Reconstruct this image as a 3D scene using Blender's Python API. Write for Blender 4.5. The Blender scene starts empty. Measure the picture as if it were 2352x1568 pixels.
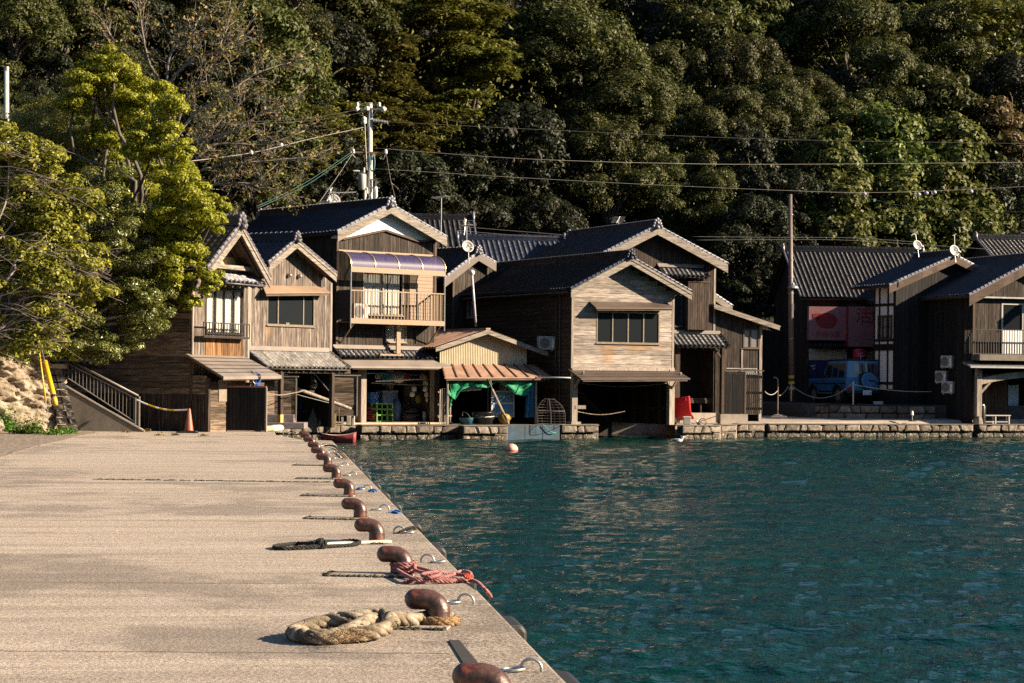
import bpy, math, random
import numpy as np
from mathutils import Vector, Matrix
R = math.radians
sc = bpy.context.scene
# ------------------------------------------------------------------ camera, sky, sun, exposure
ROLL = 0.01
HOR, FPX = 875.8, 4958.0            # eye level and focal length measured on a 2352 x 1568 view of the photo
CAMZ = 2.55
cam = bpy.data.cameras.new("camera"); cam_o = bpy.data.objects.new("camera", cam)
sc.collection.objects.link(cam_o); sc.camera = cam_o
cam.sensor_width = 36.0; cam.lens = FPX/2352*36.0
cam.shift_y = (HOR-784)/2352
cam.clip_start = 0.1; cam.clip_end = 3000
cam_o.location = (0, 0, CAMZ)
cam_o.rotation_euler = (Matrix.Rotation(-ROLL, 4, 'Y') @ Matrix.Rotation(R(90), 4, 'X')).to_euler()
SUN_AZ, SUN_EL = 97.0, 24.0         # degrees clockwise from +Y, degrees above the horizon
w = bpy.data.worlds.new("World"); sc.world = w; w.use_nodes = True
nt = w.node_tree; bg = nt.nodes["Background"]
sky = nt.nodes.new("ShaderNodeTexSky"); sky.sky_type = 'NISHITA'; sky.sun_disc = False
sky.sun_elevation = R(SUN_EL); sky.sun_rotation = R(SUN_AZ); sky.air_density = 1.0; sky.dust_density = 0.2; sky.ozone_density = 2.5
nt.links.new(sky.outputs[0], bg.inputs[0]); bg.inputs[1].default_value = 0.05
sun = bpy.data.lights.new("sun", 'SUN'); sun_o = bpy.data.objects.new("sun", sun); sc.collection.objects.link(sun_o)
sun.energy = 5.0; sun.angle = R(0.5); sun.color = (1.0, 0.81, 0.59)
sd = Vector((math.sin(R(SUN_AZ))*math.cos(R(SUN_EL)), math.cos(R(SUN_AZ))*math.cos(R(SUN_EL)), math.sin(R(SUN_EL))))
sun_o.rotation_euler = sd.to_track_quat('Z', 'Y').to_euler(); sun_o.location = (40, 20, 60)
vs = sc.view_settings; vs.view_transform = 'Standard'; vs.look = 'None'; vs.exposure = 1.5; vs.gamma = 1
sc.render.resolution_x = 1024; sc.render.resolution_y = 683
sc.cycles.max_bounces = 6; sc.cycles.diffuse_bounces = 3; sc.cycles.glossy_bounces = 3
sc.cycles.transparent_max_bounces = 12; sc.cycles.use_denoising = False
sc.cycles.caustics_reflective = False; sc.cycles.caustics_refractive = False
rnd = random.Random(7); npr = np.random.default_rng(7)

# ------------------------------------------------------------------ pixels of the photo -> points of the place
def ray(px, py):
    u, v = (px-1176)/FPX, -(py-HOR)/FPX
    return Vector((u-ROLL*v, 1.0, v+ROLL*u))
def at(px, py, Y):
    return Vector((0, 0, CAMZ)) + ray(px, py)*Y
def on_z(px, py, z):
    r = ray(px, py); return Vector((0, 0, CAMZ)) + r*((z-CAMZ)/r.z)
class Frame:
    """house axes: x along the front (to the right), y into the house, z up; rot degrees about z"""
    def __init__(s, px, Y, a, g):
        s.O = Vector(((px-1176)/FPX*Y, Y, g)); s.a = R(a)
        s.ux = Vector((math.cos(s.a), math.sin(s.a), 0)); s.uy = Vector((-math.sin(s.a), math.cos(s.a), 0))
    def p(s, px, py, d=0.0):
        r = ray(px, py); C0 = Vector((0, 0, CAMZ))
        n = s.uy; t = ((s.O+n*d-C0).dot(n))/r.dot(n)
        q = C0+r*t-s.O
        return q.dot(s.ux), q.z
    def side(s, px, py, x=0.0):
        r = ray(px, py); C0 = Vector((0, 0, CAMZ))
        n = s.ux; t = ((s.O+n*x-C0).dot(n))/r.dot(n)
        q = C0+r*t-s.O
        return q.dot(s.uy), q.z
    def world(s, x, y, z): return s.O+s.ux*x+s.uy*y+Vector((0, 0, z))

# ------------------------------------------------------------------ objects
def link(o, parent=None):
    sc.collection.objects.link(o)
    if parent is not None: o.parent = parent
    return o
def tag(o, label=None, cat=None, group=None, kind=None):
    if label: o['label'] = label
    if cat: o['category'] = cat
    if group: o['group'] = group
    if kind: o['kind'] = kind
    return o
def thing(name, label, cat, loc=(0, 0, 0), rotz=0.0, group=None):
    o = bpy.data.objects.new(name, None); o.empty_display_size = .3
    o.location = loc; o.rotation_euler = (0, 0, rotz)
    link(o); return tag(o, label, cat, group)
def fthing(F, name, label, cat, group=None): return thing(name, label, cat, F.O, F.a, group)
def copy_tree(o, parent=None):
    c = o.copy(); sc.collection.objects.link(c)
    if parent is not None: c.parent = parent
    for ch in list(o.children): copy_tree(ch, c)
    return c
class MB:
    def __init__(s): s.v = []; s.f = []
    def add(s, vs_, fs_):
        n = len(s.v); s.v.extend([tuple(q) for q in vs_]); s.f.extend([tuple(i+n for i in f) for f in fs_])
    def hexa(s, p): s.add(p, [(0, 3, 2, 1), (4, 5, 6, 7), (0, 1, 5, 4), (1, 2, 6, 5), (2, 3, 7, 6), (3, 0, 4, 7)])
    def box(s, x0, x1, y0, y1, z0, z1):
        s.hexa([(x0, y0, z0), (x1, y0, z0), (x1, y1, z0), (x0, y1, z0), (x0, y0, z1), (x1, y0, z1), (x1, y1, z1), (x0, y1, z1)])
    def beam(s, p, q, w, h, up=(0, 0, 1)):
        p, q = Vector(p), Vector(q); d = (q-p).normalized(); u = Vector(up)
        if abs(d.dot(u)) > .98: u = Vector((0, 1, 0))
        a = d.cross(u).normalized(); b = a.cross(d).normalized()
        a = a*(w/2); b = b*(h/2)
        s.hexa([p-a-b, p+a-b, p+a+b, p-a+b, q-a-b, q+a-b, q+a+b, q-a+b])
    def tube(s, pts, r, n=8, caps=True):
        pts = [Vector(q) for q in pts]; m = len(pts)
        rs = r if hasattr(r, '__len__') else [r]*m
        prev = None; rings = []
        for i, q in enumerate(pts):
            d = (pts[min(i+1, m-1)]-pts[max(i-1, 0)])
            d = d.normalized() if d.length > 1e-9 else Vector((0, 0, 1))
            if prev is None:
                a = d.cross(Vector((0, 0, 1)) if abs(d.z) < .9 else Vector((1, 0, 0))).normalized()
            else:
                a = prev-d*prev.dot(d); a = a.normalized() if a.length > 1e-6 else d.orthogonal().normalized()
            prev = a; b = d.cross(a)
            rings.append([q+(a*math.cos(2*math.pi*k/n)+b*math.sin(2*math.pi*k/n))*rs[i] for k in range(n)])
        vv = [x for g in rings for x in g]; ff = []
        for i in range(m-1):
            for k in range(n):
                k2 = (k+1) % n; ff.append((i*n+k, i*n+k2, (i+1)*n+k2, (i+1)*n+k))
        if caps: ff.append(tuple(range(n-1, -1, -1))); ff.append(tuple((m-1)*n+k for k in range(n)))
        s.add(vv, ff)
    def cyl(s, p, q, r, n=12, r2=None): s.tube([p, q], [r, r if r2 is None else r2], n)
    def lathe(s, c, prof, n=16):
        vv = []; ff = []; m = len(prof)
        for (r, z) in prof:
            for k in range(n):
                t = 2*math.pi*k/n; vv.append((c[0]+r*math.cos(t), c[1]+r*math.sin(t), c[2]+z))
        for i in range(m-1):
            for k in range(n):
                k2 = (k+1) % n; ff.append((i*n+k, i*n+k2, (i+1)*n+k2, (i+1)*n+k))
        ff.append(tuple(range(n-1, -1, -1))); ff.append(tuple((m-1)*n+k for k in range(n)))
        s.add(vv, ff)
    def ball(s, c, r, n=10, m=6):
        r = r if hasattr(r, '__len__') else (r, r, r)
        vv = []; ff = []
        for i in range(1, m):
            ph = math.pi*i/m
            for k in range(n):
                t = 2*math.pi*k/n
                vv.append((c[0]+r[0]*math.sin(ph)*math.cos(t), c[1]+r[1]*math.sin(ph)*math.sin(t), c[2]+r[2]*math.cos(ph)))
        vv += [(c[0], c[1], c[2]+r[2]), (c[0], c[1], c[2]-r[2])]; T = (m-1)*n
        for i in range(m-2):
            for k in range(n):
                k2 = (k+1) % n; ff.append((i*n+k, (i+1)*n+k, (i+1)*n+k2, i*n+k2))
        for k in range(n):
            k2 = (k+1) % n; ff.append((T, k, k2)); ff.append((T+1, (m-2)*n+k2, (m-2)*n+k))
        s.add(vv, ff)
    def prism(s, pts, off):
        n = len(pts); off = Vector(off); a = [Vector(q) for q in pts]
        s.add(a+[q+off for q in a], [tuple(range(n-1, -1, -1)), tuple(range(n, 2*n))]+[(i, (i+1) % n, n+(i+1) % n, n+i) for i in range(n)])
    def torus(s, c, Rr, r, ax=(0, 0, 1), n=20, m=8, t0=0, t1=2*math.pi):
        ax = Vector(ax).normalized(); a = ax.orthogonal().normalized(); b = ax.cross(a)
        full = abs(t1-t0-2*math.pi) < 1e-6
        k = n+1
        s.tube([Vector(c)+(a*math.cos(t0+(t1-t0)*i/n)+b*math.sin(t0+(t1-t0)*i/n))*Rr for i in range(k)], r, m, caps=not full)
    def build(s, name, m, parent=None, smooth=False, fix=True):
        me = bpy.data.meshes.new(name); me.from_pydata(s.v, [], s.f)
        if smooth: me.polygons.foreach_set('use_smooth', [True]*len(me.polygons))
        if m: me.materials.append(m)
        me.update()
        return link(bpy.data.objects.new(name, me), parent)
def bevel(o, wd=.01, seg=2):
    b = o.modifiers.new('edge', 'BEVEL'); b.width = wd; b.segments = seg; b.limit_method = 'ANGLE'; return o
def np_mesh(name, V, Q, m, parent=None, smooth=False):
    me = bpy.data.meshes.new(name); V = np.asarray(V, dtype=np.float32); Q = np.asarray(Q, dtype=np.int32); k = Q.shape[1]
    me.vertices.add(len(V)); me.vertices.foreach_set('co', V.ravel())
    me.loops.add(Q.size); me.loops.foreach_set('vertex_index', Q.ravel())
    me.polygons.add(len(Q)); me.polygons.foreach_set('loop_start', np.arange(0, Q.size, k, dtype=np.int32))
    if smooth: me.polygons.foreach_set('use_smooth', np.ones(len(Q), dtype=bool))
    me.update(calc_edges=True); me.validate()
    if m: me.materials.append(m)
    o = bpy.data.objects.new(name, me)
    return link(o, parent)
def text(name, s, m, parent, loc, rot, size, depth=.004, mirror=False, align='CENTER'):
    c = bpy.data.curves.new(name, 'FONT'); c.body = s; c.size = size; c.extrude = depth; c.align_x = align; c.align_y = 'CENTER'
    c.materials.append(m); o = bpy.data.objects.new(name, c); o.location = loc; o.rotation_euler = rot
    if mirror: o.scale = (-1, 1, 1)
    return link(o, parent)

# ------------------------------------------------------------------ materials
def new_mat(name):
    m = bpy.data.materials.new(name); m.use_nodes = True
    t = m.node_tree; return m, t, t.nodes["Principled BSDF"]
def ramp(t, src, stops):
    r = t.nodes.new("ShaderNodeValToRGB"); t.links.new(src, r.inputs[0]); e = r.color_ramp.elements
    while len(e) > 1: e.remove(e[-1])
    for i, (p, c) in enumerate(stops):
        q = e[0] if i == 0 else e.new(p)
        q.position = p; q.color = (c[0], c[1], c[2], 1)
    return r.outputs[0]
def noise(t, co, scale, detail=5, rough=.6, stretch=(1, 1, 1), dist=0.0):
    mp = t.nodes.new("ShaderNodeMapping"); mp.inputs['Scale'].default_value = stretch; t.links.new(co, mp.inputs[0])
    n = t.nodes.new("ShaderNodeTexNoise"); n.inputs['Scale'].default_value = scale; n.inputs['Detail'].default_value = detail
    n.inputs['Roughness'].default_value = rough; n.inputs['Distortion'].default_value = dist
    t.links.new(mp.outputs[0], n.inputs[0]); return n.outputs[0]
def mixc(t, fac, a, b, mode='MIX'):
    n = t.nodes.new("ShaderNodeMix"); n.data_type = 'RGBA'; n.blend_type = mode
    for sck, v in ((n.inputs[0], fac), (n.inputs[6], a), (n.inputs[7], b)):
        if hasattr(v, 'links'): t.links.new(v, sck)
        else: sck.default_value = v if not hasattr(v, '__len__') else (v[0], v[1], v[2], 1)
    return n.outputs[2]
def maprange(t, v, a, b, c, d):
    n = t.nodes.new("ShaderNodeMapRange"); t.links.new(v, n.inputs[0])
    for i, x in enumerate((a, b, c, d)): n.inputs[i+1].default_value = x
    return n.outputs[0]
def bump(t, h, strength, dist, bsdf):
    b = t.nodes.new("ShaderNodeBump"); b.inputs['Strength'].default_value = strength; b.inputs['Distance'].default_value = dist
    t.links.new(h, b.inputs['Height']); t.links.new(b.outputs[0], bsdf.inputs['Normal'])
def island(t, lo, hi):
    g = t.nodes.new("ShaderNodeNewGeometry"); return maprange(t, g.outputs['Random Per Island'], 0, 1, lo, hi)
def coords(t): return t.nodes.new("ShaderNodeTexCoord").outputs['Object']
def surf(name, stops, scale=3, rough=.7, stretch=(1, 1, 1), isl=None, bmp=(.3, .01, 30), metal=0.0, spec=.5, detail=6, coat=0):
    m, t, b = new_mat(name); co = coords(t)
    c = ramp(t, noise(t, co, scale, detail, .62, stretch), stops)
    if isl:
        v = island(t, isl[0], isl[1]); cv = t.nodes.new("ShaderNodeCombineColor")
        for i in range(3): t.links.new(v, cv.inputs[i])
        c = mixc(t, 1.0, c, cv.outputs[0], 'MULTIPLY')
    t.links.new(c, b.inputs['Base Color']); b.inputs['Roughness'].default_value = rough
    b.inputs['Metallic'].default_value = metal; b.inputs['Specular IOR Level'].default_value = spec; b.inputs['Coat Weight'].default_value = coat
    if bmp: bump(t, noise(t, co, bmp[2], 5, .6, stretch), bmp[0], bmp[1], b)
    return m
def plain(name, c, rough=.6, metal=0.0, var=.25, scale=6, spec=.5, coat=0):
    lo = tuple(x*(1-var) for x in c); hi = tuple(min(1, x*(1+var)) for x in c)
    return surf(name, [(.3, lo), (.7, hi)], scale, rough, metal=metal, bmp=(.12, .004, 40), spec=spec, coat=coat)
def wood(name, stops, axis, isl=(.65, 1.15), warm=None, rough=.8):
    """axis 'z': boards upright, 'h': boards lying"""
    m, t, b = new_mat(name); co = coords(t)
    st = (9, 9, .7) if axis == 'z' else (.7, .7, 9)
    g = noise(t, co, 2.2, 8, .68, st, .6)
    c = ramp(t, g, stops)
    if warm:
        f = noise(t, co, .55, 3, .5, (1, 1, .6) if axis == 'z' else (.6, 1, 1.3))
        f = maprange(t, f, warm[1], warm[1]+.12, 0, 1)
        wc = ramp(t, g, [(.25, tuple(x*.45 for x in warm[0])), (.7, warm[0])])
        c = mixc(t, f, c, wc)
    v = island(t, isl[0], isl[1]); cv = t.nodes.new("ShaderNodeCombineColor")
    for i in range(3): t.links.new(v, cv.inputs[i])
    c = mixc(t, 1.0, c, cv.outputs[0], 'MULTIPLY')
    kn = noise(t, co, 5.5, 2, .5, (1, 1, .5) if axis == 'z' else (.5, 1, 1))       # knots
    c = mixc(t, maprange(t, kn, .74, .8, 0, .75), c, (.02, .015, .01))
    t.links.new(c, b.inputs['Base Color']); b.inputs['Roughness'].default_value = rough; b.inputs['Specular IOR Level'].default_value = .25
    bump(t, g, .5, .01, b); return m
M = {}
GREY = [(.28, (.07, .06, .055)), (.5, (.24, .2, .175)), (.72, (.44, .385, .33))]
M['wood_v'] = wood('weathered_upright_boards', [(.32, (.032, .026, .022)), (.49, (.135, .107, .088)), (.62, (.28, .232, .193)), (.74, (.38, .325, .27))], 'z', warm=((.5, .3, .15), .56))
M['wood_v1'] = wood('grey_upright_boards', [(.32, (.03, .025, .021)), (.5, (.13, .105, .085)), (.68, (.29, .24, .195))], 'z', warm=((.36, .2, .09), .58))
M['wood_orange'] = wood('rain_washed_orange_boards', [(.32, (.05, .03, .02)), (.5, (.24, .12, .05)), (.68, (.5, .29, .12))], 'z', isl=(.3, 1.15))
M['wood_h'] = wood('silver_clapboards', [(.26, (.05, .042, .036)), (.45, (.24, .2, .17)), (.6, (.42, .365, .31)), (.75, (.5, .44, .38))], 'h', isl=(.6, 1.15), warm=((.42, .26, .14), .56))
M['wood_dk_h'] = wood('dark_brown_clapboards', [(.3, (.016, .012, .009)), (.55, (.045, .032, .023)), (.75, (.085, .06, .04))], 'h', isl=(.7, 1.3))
M['wood_br_h'] = wood('brown_clapboards', [(.36, (.03, .021, .015)), (.52, (.12, .088, .062)), (.66, (.22, .165, .12))], 'h', isl=(.3, 1.65))
M['wood_dk_v'] = wood('charred_upright_boards', [(.34, (.01, .008, .006)), (.52, (.038, .029, .022)), (.68, (.12, .092, .072))], 'z', isl=(.6, 1.3))
M['wood_br_v'] = wood('dark_brown_upright_boards', [(.34, (.018, .012, .009)), (.52, (.052, .036, .027)), (.68, (.11, .082, .063))], 'z', isl=(.7, 1.2))
M['wood_blk_v'] = wood('shade_black_boards', [(.3, (.006, .006, .006)), (.55, (.016, .015, .015)), (.75, (.045, .042, .04))], 'z', isl=(.6, 1.4))  # near-black colour also carries the deep shade of the right-hand houses
M['barge'] = wood('weathered_barge_boards', [(.3, (.05, .042, .035)), (.47, (.2, .17, .14)), (.62, (.34, .298, .25)), (.76, (.44, .39, .34))], 'h', isl=(.9, 1.05))
M['barge_dk'] = wood('brown_barge_boards', [(.3, (.05, .035, .025)), (.6, (.13, .09, .065))], 'h')
M['post'] = wood('grey_posts', [(.3, (.12, .1, .085)), (.52, (.3, .255, .21)), (.72, (.46, .4, .33))], 'z')
M['soffit'] = wood('soffit_boards', [(.3, (.04, .03, .02)), (.6, (.13, .095, .065))], 'h')
M['inside'] = wood('dark_inner_boards', [(.3, (.008, .006, .005)), (.6, (.03, .022, .016))], 'z')
def tilemat(name, lo, hi, rough, spec=.5, coat=0):
    m, t, b = new_mat(name); co = coords(t)
    c = ramp(t, noise(t, co, 2.3, 6, .7), [(.3, lo), (.7, hi)])
    t.links.new(c, b.inputs['Base Color']); b.inputs['Specular IOR Level'].default_value = spec; b.inputs['Coat Weight'].default_value = coat
    b.inputs['Coat Roughness'].default_value = .15
    t.links.new(maprange(t, noise(t, co, 5, 4), .3, .7, rough*.7, rough*1.4), b.inputs['Roughness'])
    bump(t, noise(t, co, 25, 3), .2, .006, b); return m
M['tile'] = tilemat('sky_tinted_black_tiles', (.013, .017, .03), (.032, .04, .068), .4, .4, .0)  # bluish base colour imitates sky sheen on the black tiles
M['tile_blk'] = tilemat('matt_black_tiles', (.007, .007, .009), (.018, .019, .024), .48, .25)
M['tile_old'] = tilemat('old_purple_grey_tiles', (.05, .047, .058), (.16, .15, .175), .45)
M['tile_moss'] = tilemat('weathered_grey_tiles', (.035, .032, .03), (.17, .155, .14), .6)
M['verge'] = tilemat('silver_glazed_verge_tiles', (.12, .12, .14), (.24, .24, .27), .3, .6)
M['rust'] = surf('faded_rust_sheet', [(.3, (.17, .095, .065)), (.5, (.29, .17, .115)), (.72, (.38, .25, .18))], 1.5, .6, isl=(.85, 1.1))
M['brownmetal'] = surf('brown_sheet_metal', [(.3, (.07, .05, .04)), (.7, (.11, .08, .065))], 1.2, .5)
M['tanmetal'] = surf('tan_sheet_metal', [(.3, (.22, .15, .1)), (.7, (.3, .21, .14))], 1.2, .5)
M['greymetal'] = surf('greybrown_sheet_metal', [(.3, (.16, .132, .112)), (.7, (.25, .21, .18))], 1.2, .55)
M['cream'] = surf('cream_corrugated_sheet', [(.3, (.36, .31, .2)), (.7, (.52, .46, .33))], 1.2, .6)
M['white'] = plain('white_painted_board', (.78, .77, .74), .5, var=.08)
M['plaster'] = plain('white_plaster', (.74, .7, .66), .85, var=.06)
M['yplaster'] = plain('yellow_plaster', (.6, .42, .15), .85, var=.15)
M['beige'] = plain('beige_siding', (.27, .19, .125), .6, var=.12)
M['bronze'] = plain('bronze_aluminium', (.2, .16, .12), .4, .3)
M['champagne'] = plain('champagne_aluminium', (.25, .175, .115), .4, .2, var=.08)
M['dkframe'] = plain('dark_window_frame', (.04, .034, .03), .45, .2)
M['galv'] = plain('galvanised_steel', (.46, .46, .44), .38, .75, var=.2)
M['steel'] = plain('dull_steel', (.3, .3, .29), .5, .6)
M['conc_pole'] = plain('pole_concrete', (.42, .41, .38), .8, var=.15)
M['polebr'] = plain('brown_painted_pole', (.14, .1, .085), .5)
M['black'] = plain('black_rubber', (.018, .018, .018), .6)
M['blackgloss'] = plain('black_plastic', (.015, .015, .016), .35)
M['ydk'] = plain('yellow_plastic', (.6, .38, .015), .4, var=.1)
M['red'] = plain('red_fabric', (.62, .012, .016), .7, var=.1)
M['redp'] = plain('red_plastic', (.5, .02, .03), .4)
M['green'] = plain('green_plastic', (.08, .25, .03), .4)
M['bluep'] = plain('blue_plastic', (.03, .13, .38), .4)
M['tealp'] = plain('teal_plastic', (.03, .25, .3), .4)
M['acwhite'] = plain('ivory_enamel', (.42, .395, .36), .4, var=.06)
M['ply'] = plain('yellow_plywood', (.62, .44, .2), .7)
M['plank'] = wood('grey_planks', [(.3, (.09, .07, .055)), (.7, (.26, .21, .16))], 'z')
M['foam'] = plain('white_foam_float', (.66, .6, .5), .8)
M['orangefloat'] = plain('faded_orange_float', (.75, .42, .3), .5)
M['cone'] = plain('orange_cone_plastic', (.3, .085, .045), .5)
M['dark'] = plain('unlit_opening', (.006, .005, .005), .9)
M['purple'] = None
def concrete(name, c, isl=None):
    return surf(name, [(.25, tuple(x*.6 for x in c)), (.5, c), (.75, tuple(x*1.25 for x in c))], 2.5, .9, bmp=(.4, .01, 35), spec=.25)
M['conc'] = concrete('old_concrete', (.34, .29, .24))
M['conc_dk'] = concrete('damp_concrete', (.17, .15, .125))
M['mortar'] = plain('dark_joint', (.025, .022, .02), .95)
M['stone'] = surf('granite_blocks', [(.3, (.09, .075, .06)), (.5, (.21, .175, .14)), (.68, (.34, .29, .235))], 5, .9, isl=(.55, 1.25), bmp=(.8, .03, 14), spec=.2)
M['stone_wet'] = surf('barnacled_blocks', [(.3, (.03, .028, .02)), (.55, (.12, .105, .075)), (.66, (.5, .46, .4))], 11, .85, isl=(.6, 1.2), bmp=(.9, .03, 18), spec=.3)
M['stone_dk'] = surf('dark_field_stones', [(.3, (.07, .055, .045)), (.7, (.24, .19, .15))], 4, .9, isl=(.5, 1.4), bmp=(.8, .03, 14), spec=.2)
def glass(name, c, rough=.04):
    m, t, b = new_mat(name); b.inputs['Base Color'].default_value = (*c, 1); b.inputs['Roughness'].default_value = rough
    b.inputs['Specular IOR Level'].default_value = .9
    bump(t, noise(t, coords(t), 1.3, 2), .05, .02, b); return m
M['glass'] = glass('dark_window_glass', (.016, .019, .022))
M['glass_g'] = glass('frosted_window_glass', (.16, .16, .15), .35)
def clear(name, tint, gl):
    m, t, b = new_mat(name); t.nodes.remove(b)
    tr = t.nodes.new("ShaderNodeBsdfTransparent"); tr.inputs[0].default_value = (*tint, 1)
    g = t.nodes.new("ShaderNodeBsdfGlossy"); g.inputs['Roughness'].default_value = .06
    mx = t.nodes.new("ShaderNodeMixShader"); mx.inputs[0].default_value = gl
    t.links.new(tr.outputs[0], mx.inputs[1]); t.links.new(g.outputs[0], mx.inputs[2])
    t.links.new(mx.outputs[0], t.nodes['Material Output'].inputs[0]); return m
M['clear'] = clear('clear_glass', (.95, .96, .96), .05)
m, t, b = new_mat('purple_polycarbonate'); b.inputs['Base Color'].default_value = (.1, .075, .15, 1); b.inputs['Roughness'].default_value = .45; b.inputs['Specular IOR Level'].default_value = .3
b.inputs['Alpha'].default_value = .78
co = coords(t); t.links.new(ramp(t, noise(t, co, 3, 4, .6, (6, 1, 1)), [(.3, (.03, .027, .085)), (.7, (.075, .06, .14))]), b.inputs['Base Color'])
M['purple'] = m
M['curtain'] = surf('white_curtain_cloth', [(.3, (.6, .56, .5)), (.7, (.85, .81, .74))], 5, .9, stretch=(6, 1, .2), bmp=(.5, .03, 6))
M['net_g'] = None
def netmat(name, c, hole):
    m, t, b = new_mat(name); co = coords(t)
    b.inputs['Base Color'].default_value = (*c, 1); b.inputs['Roughness'].default_value = .7
    t.links.new(maprange(t, noise(t, co, 22, 3, .6), hole-.03, hole+.03, 0, 1), b.inputs['Alpha']); return m
M['net_g'] = netmat('green_fishing_net', (.0, .2, .085), .4)
M['net_b'] = netmat('blue_net', (.05, .2, .65), .42)
M['net_k'] = netmat('dark_net', (.1, .08, .09), .47)
# ------------------------------------------------------------------ the setting: water, ground, quay, hillside
QZ, VZ = .85, .62                   # quay top, village ground
m, t, b = new_mat('sea_water'); co = coords(t)
b.inputs['Roughness'].default_value = .05; b.inputs['Specular IOR Level'].default_value = .31; b.inputs['IOR'].default_value = 1.33
c = ramp(t, noise(t, co, .09, 4, .6), [(.3, (.0007, .018, .019)), (.7, (.001, .028, .021))])
t.links.new(c, b.inputs['Base Color'])
h1 = noise(t, co, 3.0, 5, .62, (.5, 1, 1)); bump(t, h1, 1.0, .15, b)
M['water'] = m
def water():
    nr, ncol = 820, 470
    Y = 8.0*(112/8.0)**(np.arange(nr)/(nr-1)); u = np.linspace(0, 1, ncol)
    x0 = np.maximum(1.0-.111*Y, -14); x1 = .25*Y+8
    X = x0[:, None]+(x1-x0)[:, None]*u[None, :]; YY = np.repeat(Y[:, None], ncol, 1)
    sp = np.maximum((x1-x0)/ncol, np.gradient(Y))[:, None]
    Z = np.zeros_like(X); r = np.random.default_rng(3)
    for i in range(90):
        lam = .09*(32.0)**((i+r.random())/90); k = 2*math.pi/lam; a = R(-96+r.normal()*(20 if lam > .5 else 34))
        amp = lam/(2*math.pi)*(.06 if lam < .55 else .06)
        att = np.clip((lam/sp-1.6)/1.8, 0, 1)
        ph = k*(X*math.cos(a)+YY*math.sin(a))+r.random()*7
        if lam > .7: att = att*np.clip(YY/45, .3, 1)
        s = np.sin(ph+.8*np.sin(ph*.31+i)+.6*np.sin(X*.9/lam**.5+i*2)); Z += att*amp*(s+.3*(s*s-.5))*(.65+.6*np.sin(X*.35/lam**.4+i*1.7)*np.sin(YY*.23/lam**.4+i))
    g = .75+.35*np.sin(X*.12+1.3*np.sin(YY*.06))*np.sin(YY*.09+.7)      # gusty and calm patches
    Z *= g*np.clip((109-YY)/18, .35, 1)
    V = np.stack([X, YY, Z], -1).reshape(-1, 3)
    i = np.arange(nr-1)[:, None]*ncol+np.arange(ncol-1)[None, :]; i = i.ravel()
    Q = np.stack([i, i+1, i+ncol+1, i+ncol], 1)
    n = len(V); V = np.vstack([V, [[-200, -150, -.2], [600, -150, -.2], [600, 130, -.2], [-200, 130, -.2]]]); Q = np.vstack([Q, [[n, n+1, n+2, n+3]]])
    tag(np_mesh('water', V, Q, M['water'], smooth=True), kind='structure', label='dark teal rippled sea water of the bay')
water()
mb = MB(); mb.box(-900, 900, -600, 1500, -3.2, -3.0); tag(mb.build('ground', M['mortar']), kind='structure')

# hillside ----------------------------------------------------------
FX = [-80, -40, -30, -20, -14, -8, 0, 10, 18, 30, 60, 120]; FY = [58, 58, 64, 76, 92, 113, 121, 123, 126, 134, 140, 150]
def hill(x, y):
    yf = np.interp(x, FX, FY); d = np.maximum(0, y-yf)
    z = .66*d+.10*np.minimum(d, 12)
    z = 58*(1-np.exp(-z/48.))*1.12
    z = z+(np.sin(x*.21+1)*np.sin(y*.17)*1.2+np.sin(x*.5)*np.sin(y*.43+2)*.5)*np.clip(d/8, 0, 1)
    return VZ-.02+z
def hillside():
    xs = np.linspace(-110, 160, 220); ys = np.linspace(56, 330, 200)
    X, Y = np.meshgrid(xs, ys); Z = hill(X, Y)
    yf = np.interp(X, FX, FY); Z = np.where(Y < yf-.5, -2.5, Z)
    V = np.stack([X, Y, Z], -1).reshape(-1, 3); nc = len(xs); i = (np.arange(len(ys)-1)[:, None]*nc+np.arange(nc-1)[None, :]).ravel()
    mt = surf('forest_floor', [(.3, (.006, .006, .003)), (.7, (.016, .016, .008))], 1.5, .95)
    tag(np_mesh('hillside', V, np.stack([i, i+1, i+nc+1, i+nc], 1), mt, smooth=True), kind='structure', label='steep forest floor behind the village')
hillside()

# quay --------------------------------------------------------------
def EX(y): return 1.69-.111*y
m, t, b = new_mat('brushed_quay_concrete'); co = coords(t)
mp = t.nodes.new("ShaderNodeMapping"); mp.inputs['Rotation'].default_value = (0, 0, R(-6.3)); t.links.new(co, mp.inputs[0]); cr = mp.outputs[0]
big = noise(t, cr, .22, 4, .6, (.35, 1, 1)); st = noise(t, cr, 3.2, 5, .68, (.05, 1, 1)); fine = noise(t, cr, 38, 4, .75); spot = noise(t, cr, .5, 7, .66, (.8, .7, 1))
cA = ramp(t, st, [(.36, (.4, .33, .262)), (.5, (.5, .418, .332)), (.63, (.59, .5, .4))])
cA = mixc(t, maprange(t, big, .35, .65, 0, .4), cA, (.62, .53, .43))
cA = mixc(t, maprange(t, spot, .52, .6, 0, .55), cA, (.19, .16, .138))
edge_x = t.nodes.new("ShaderNodeSeparateXYZ"); t.links.new(cr, edge_x.inputs[0])
cA = mixc(t, maprange(t, noise(t, cr, 1.4, 6, .72, (.09, 1, 1)), .36, .52, .45, 0), cA, (.25, .208, .168))
fm = t.nodes.new("ShaderNodeMath"); fm.operation = 'MULTIPLY'; t.links.new(maprange(t, fine, .38, .6, 1, 0), fm.inputs[0]); t.links.new(maprange(t, edge_x.outputs[0], .75, 1.05, .6, .95), fm.inputs[1])
cB = mixc(t, fm.outputs[0], cA, (.1, .085, .07))
gn = ramp(t, noise(t, cr, 70, 3, .7), [(.3, (.35, .35, .35)), (.5, (1, 1, 1)), (.75, (1.25, 1.22, 1.2))])
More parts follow.
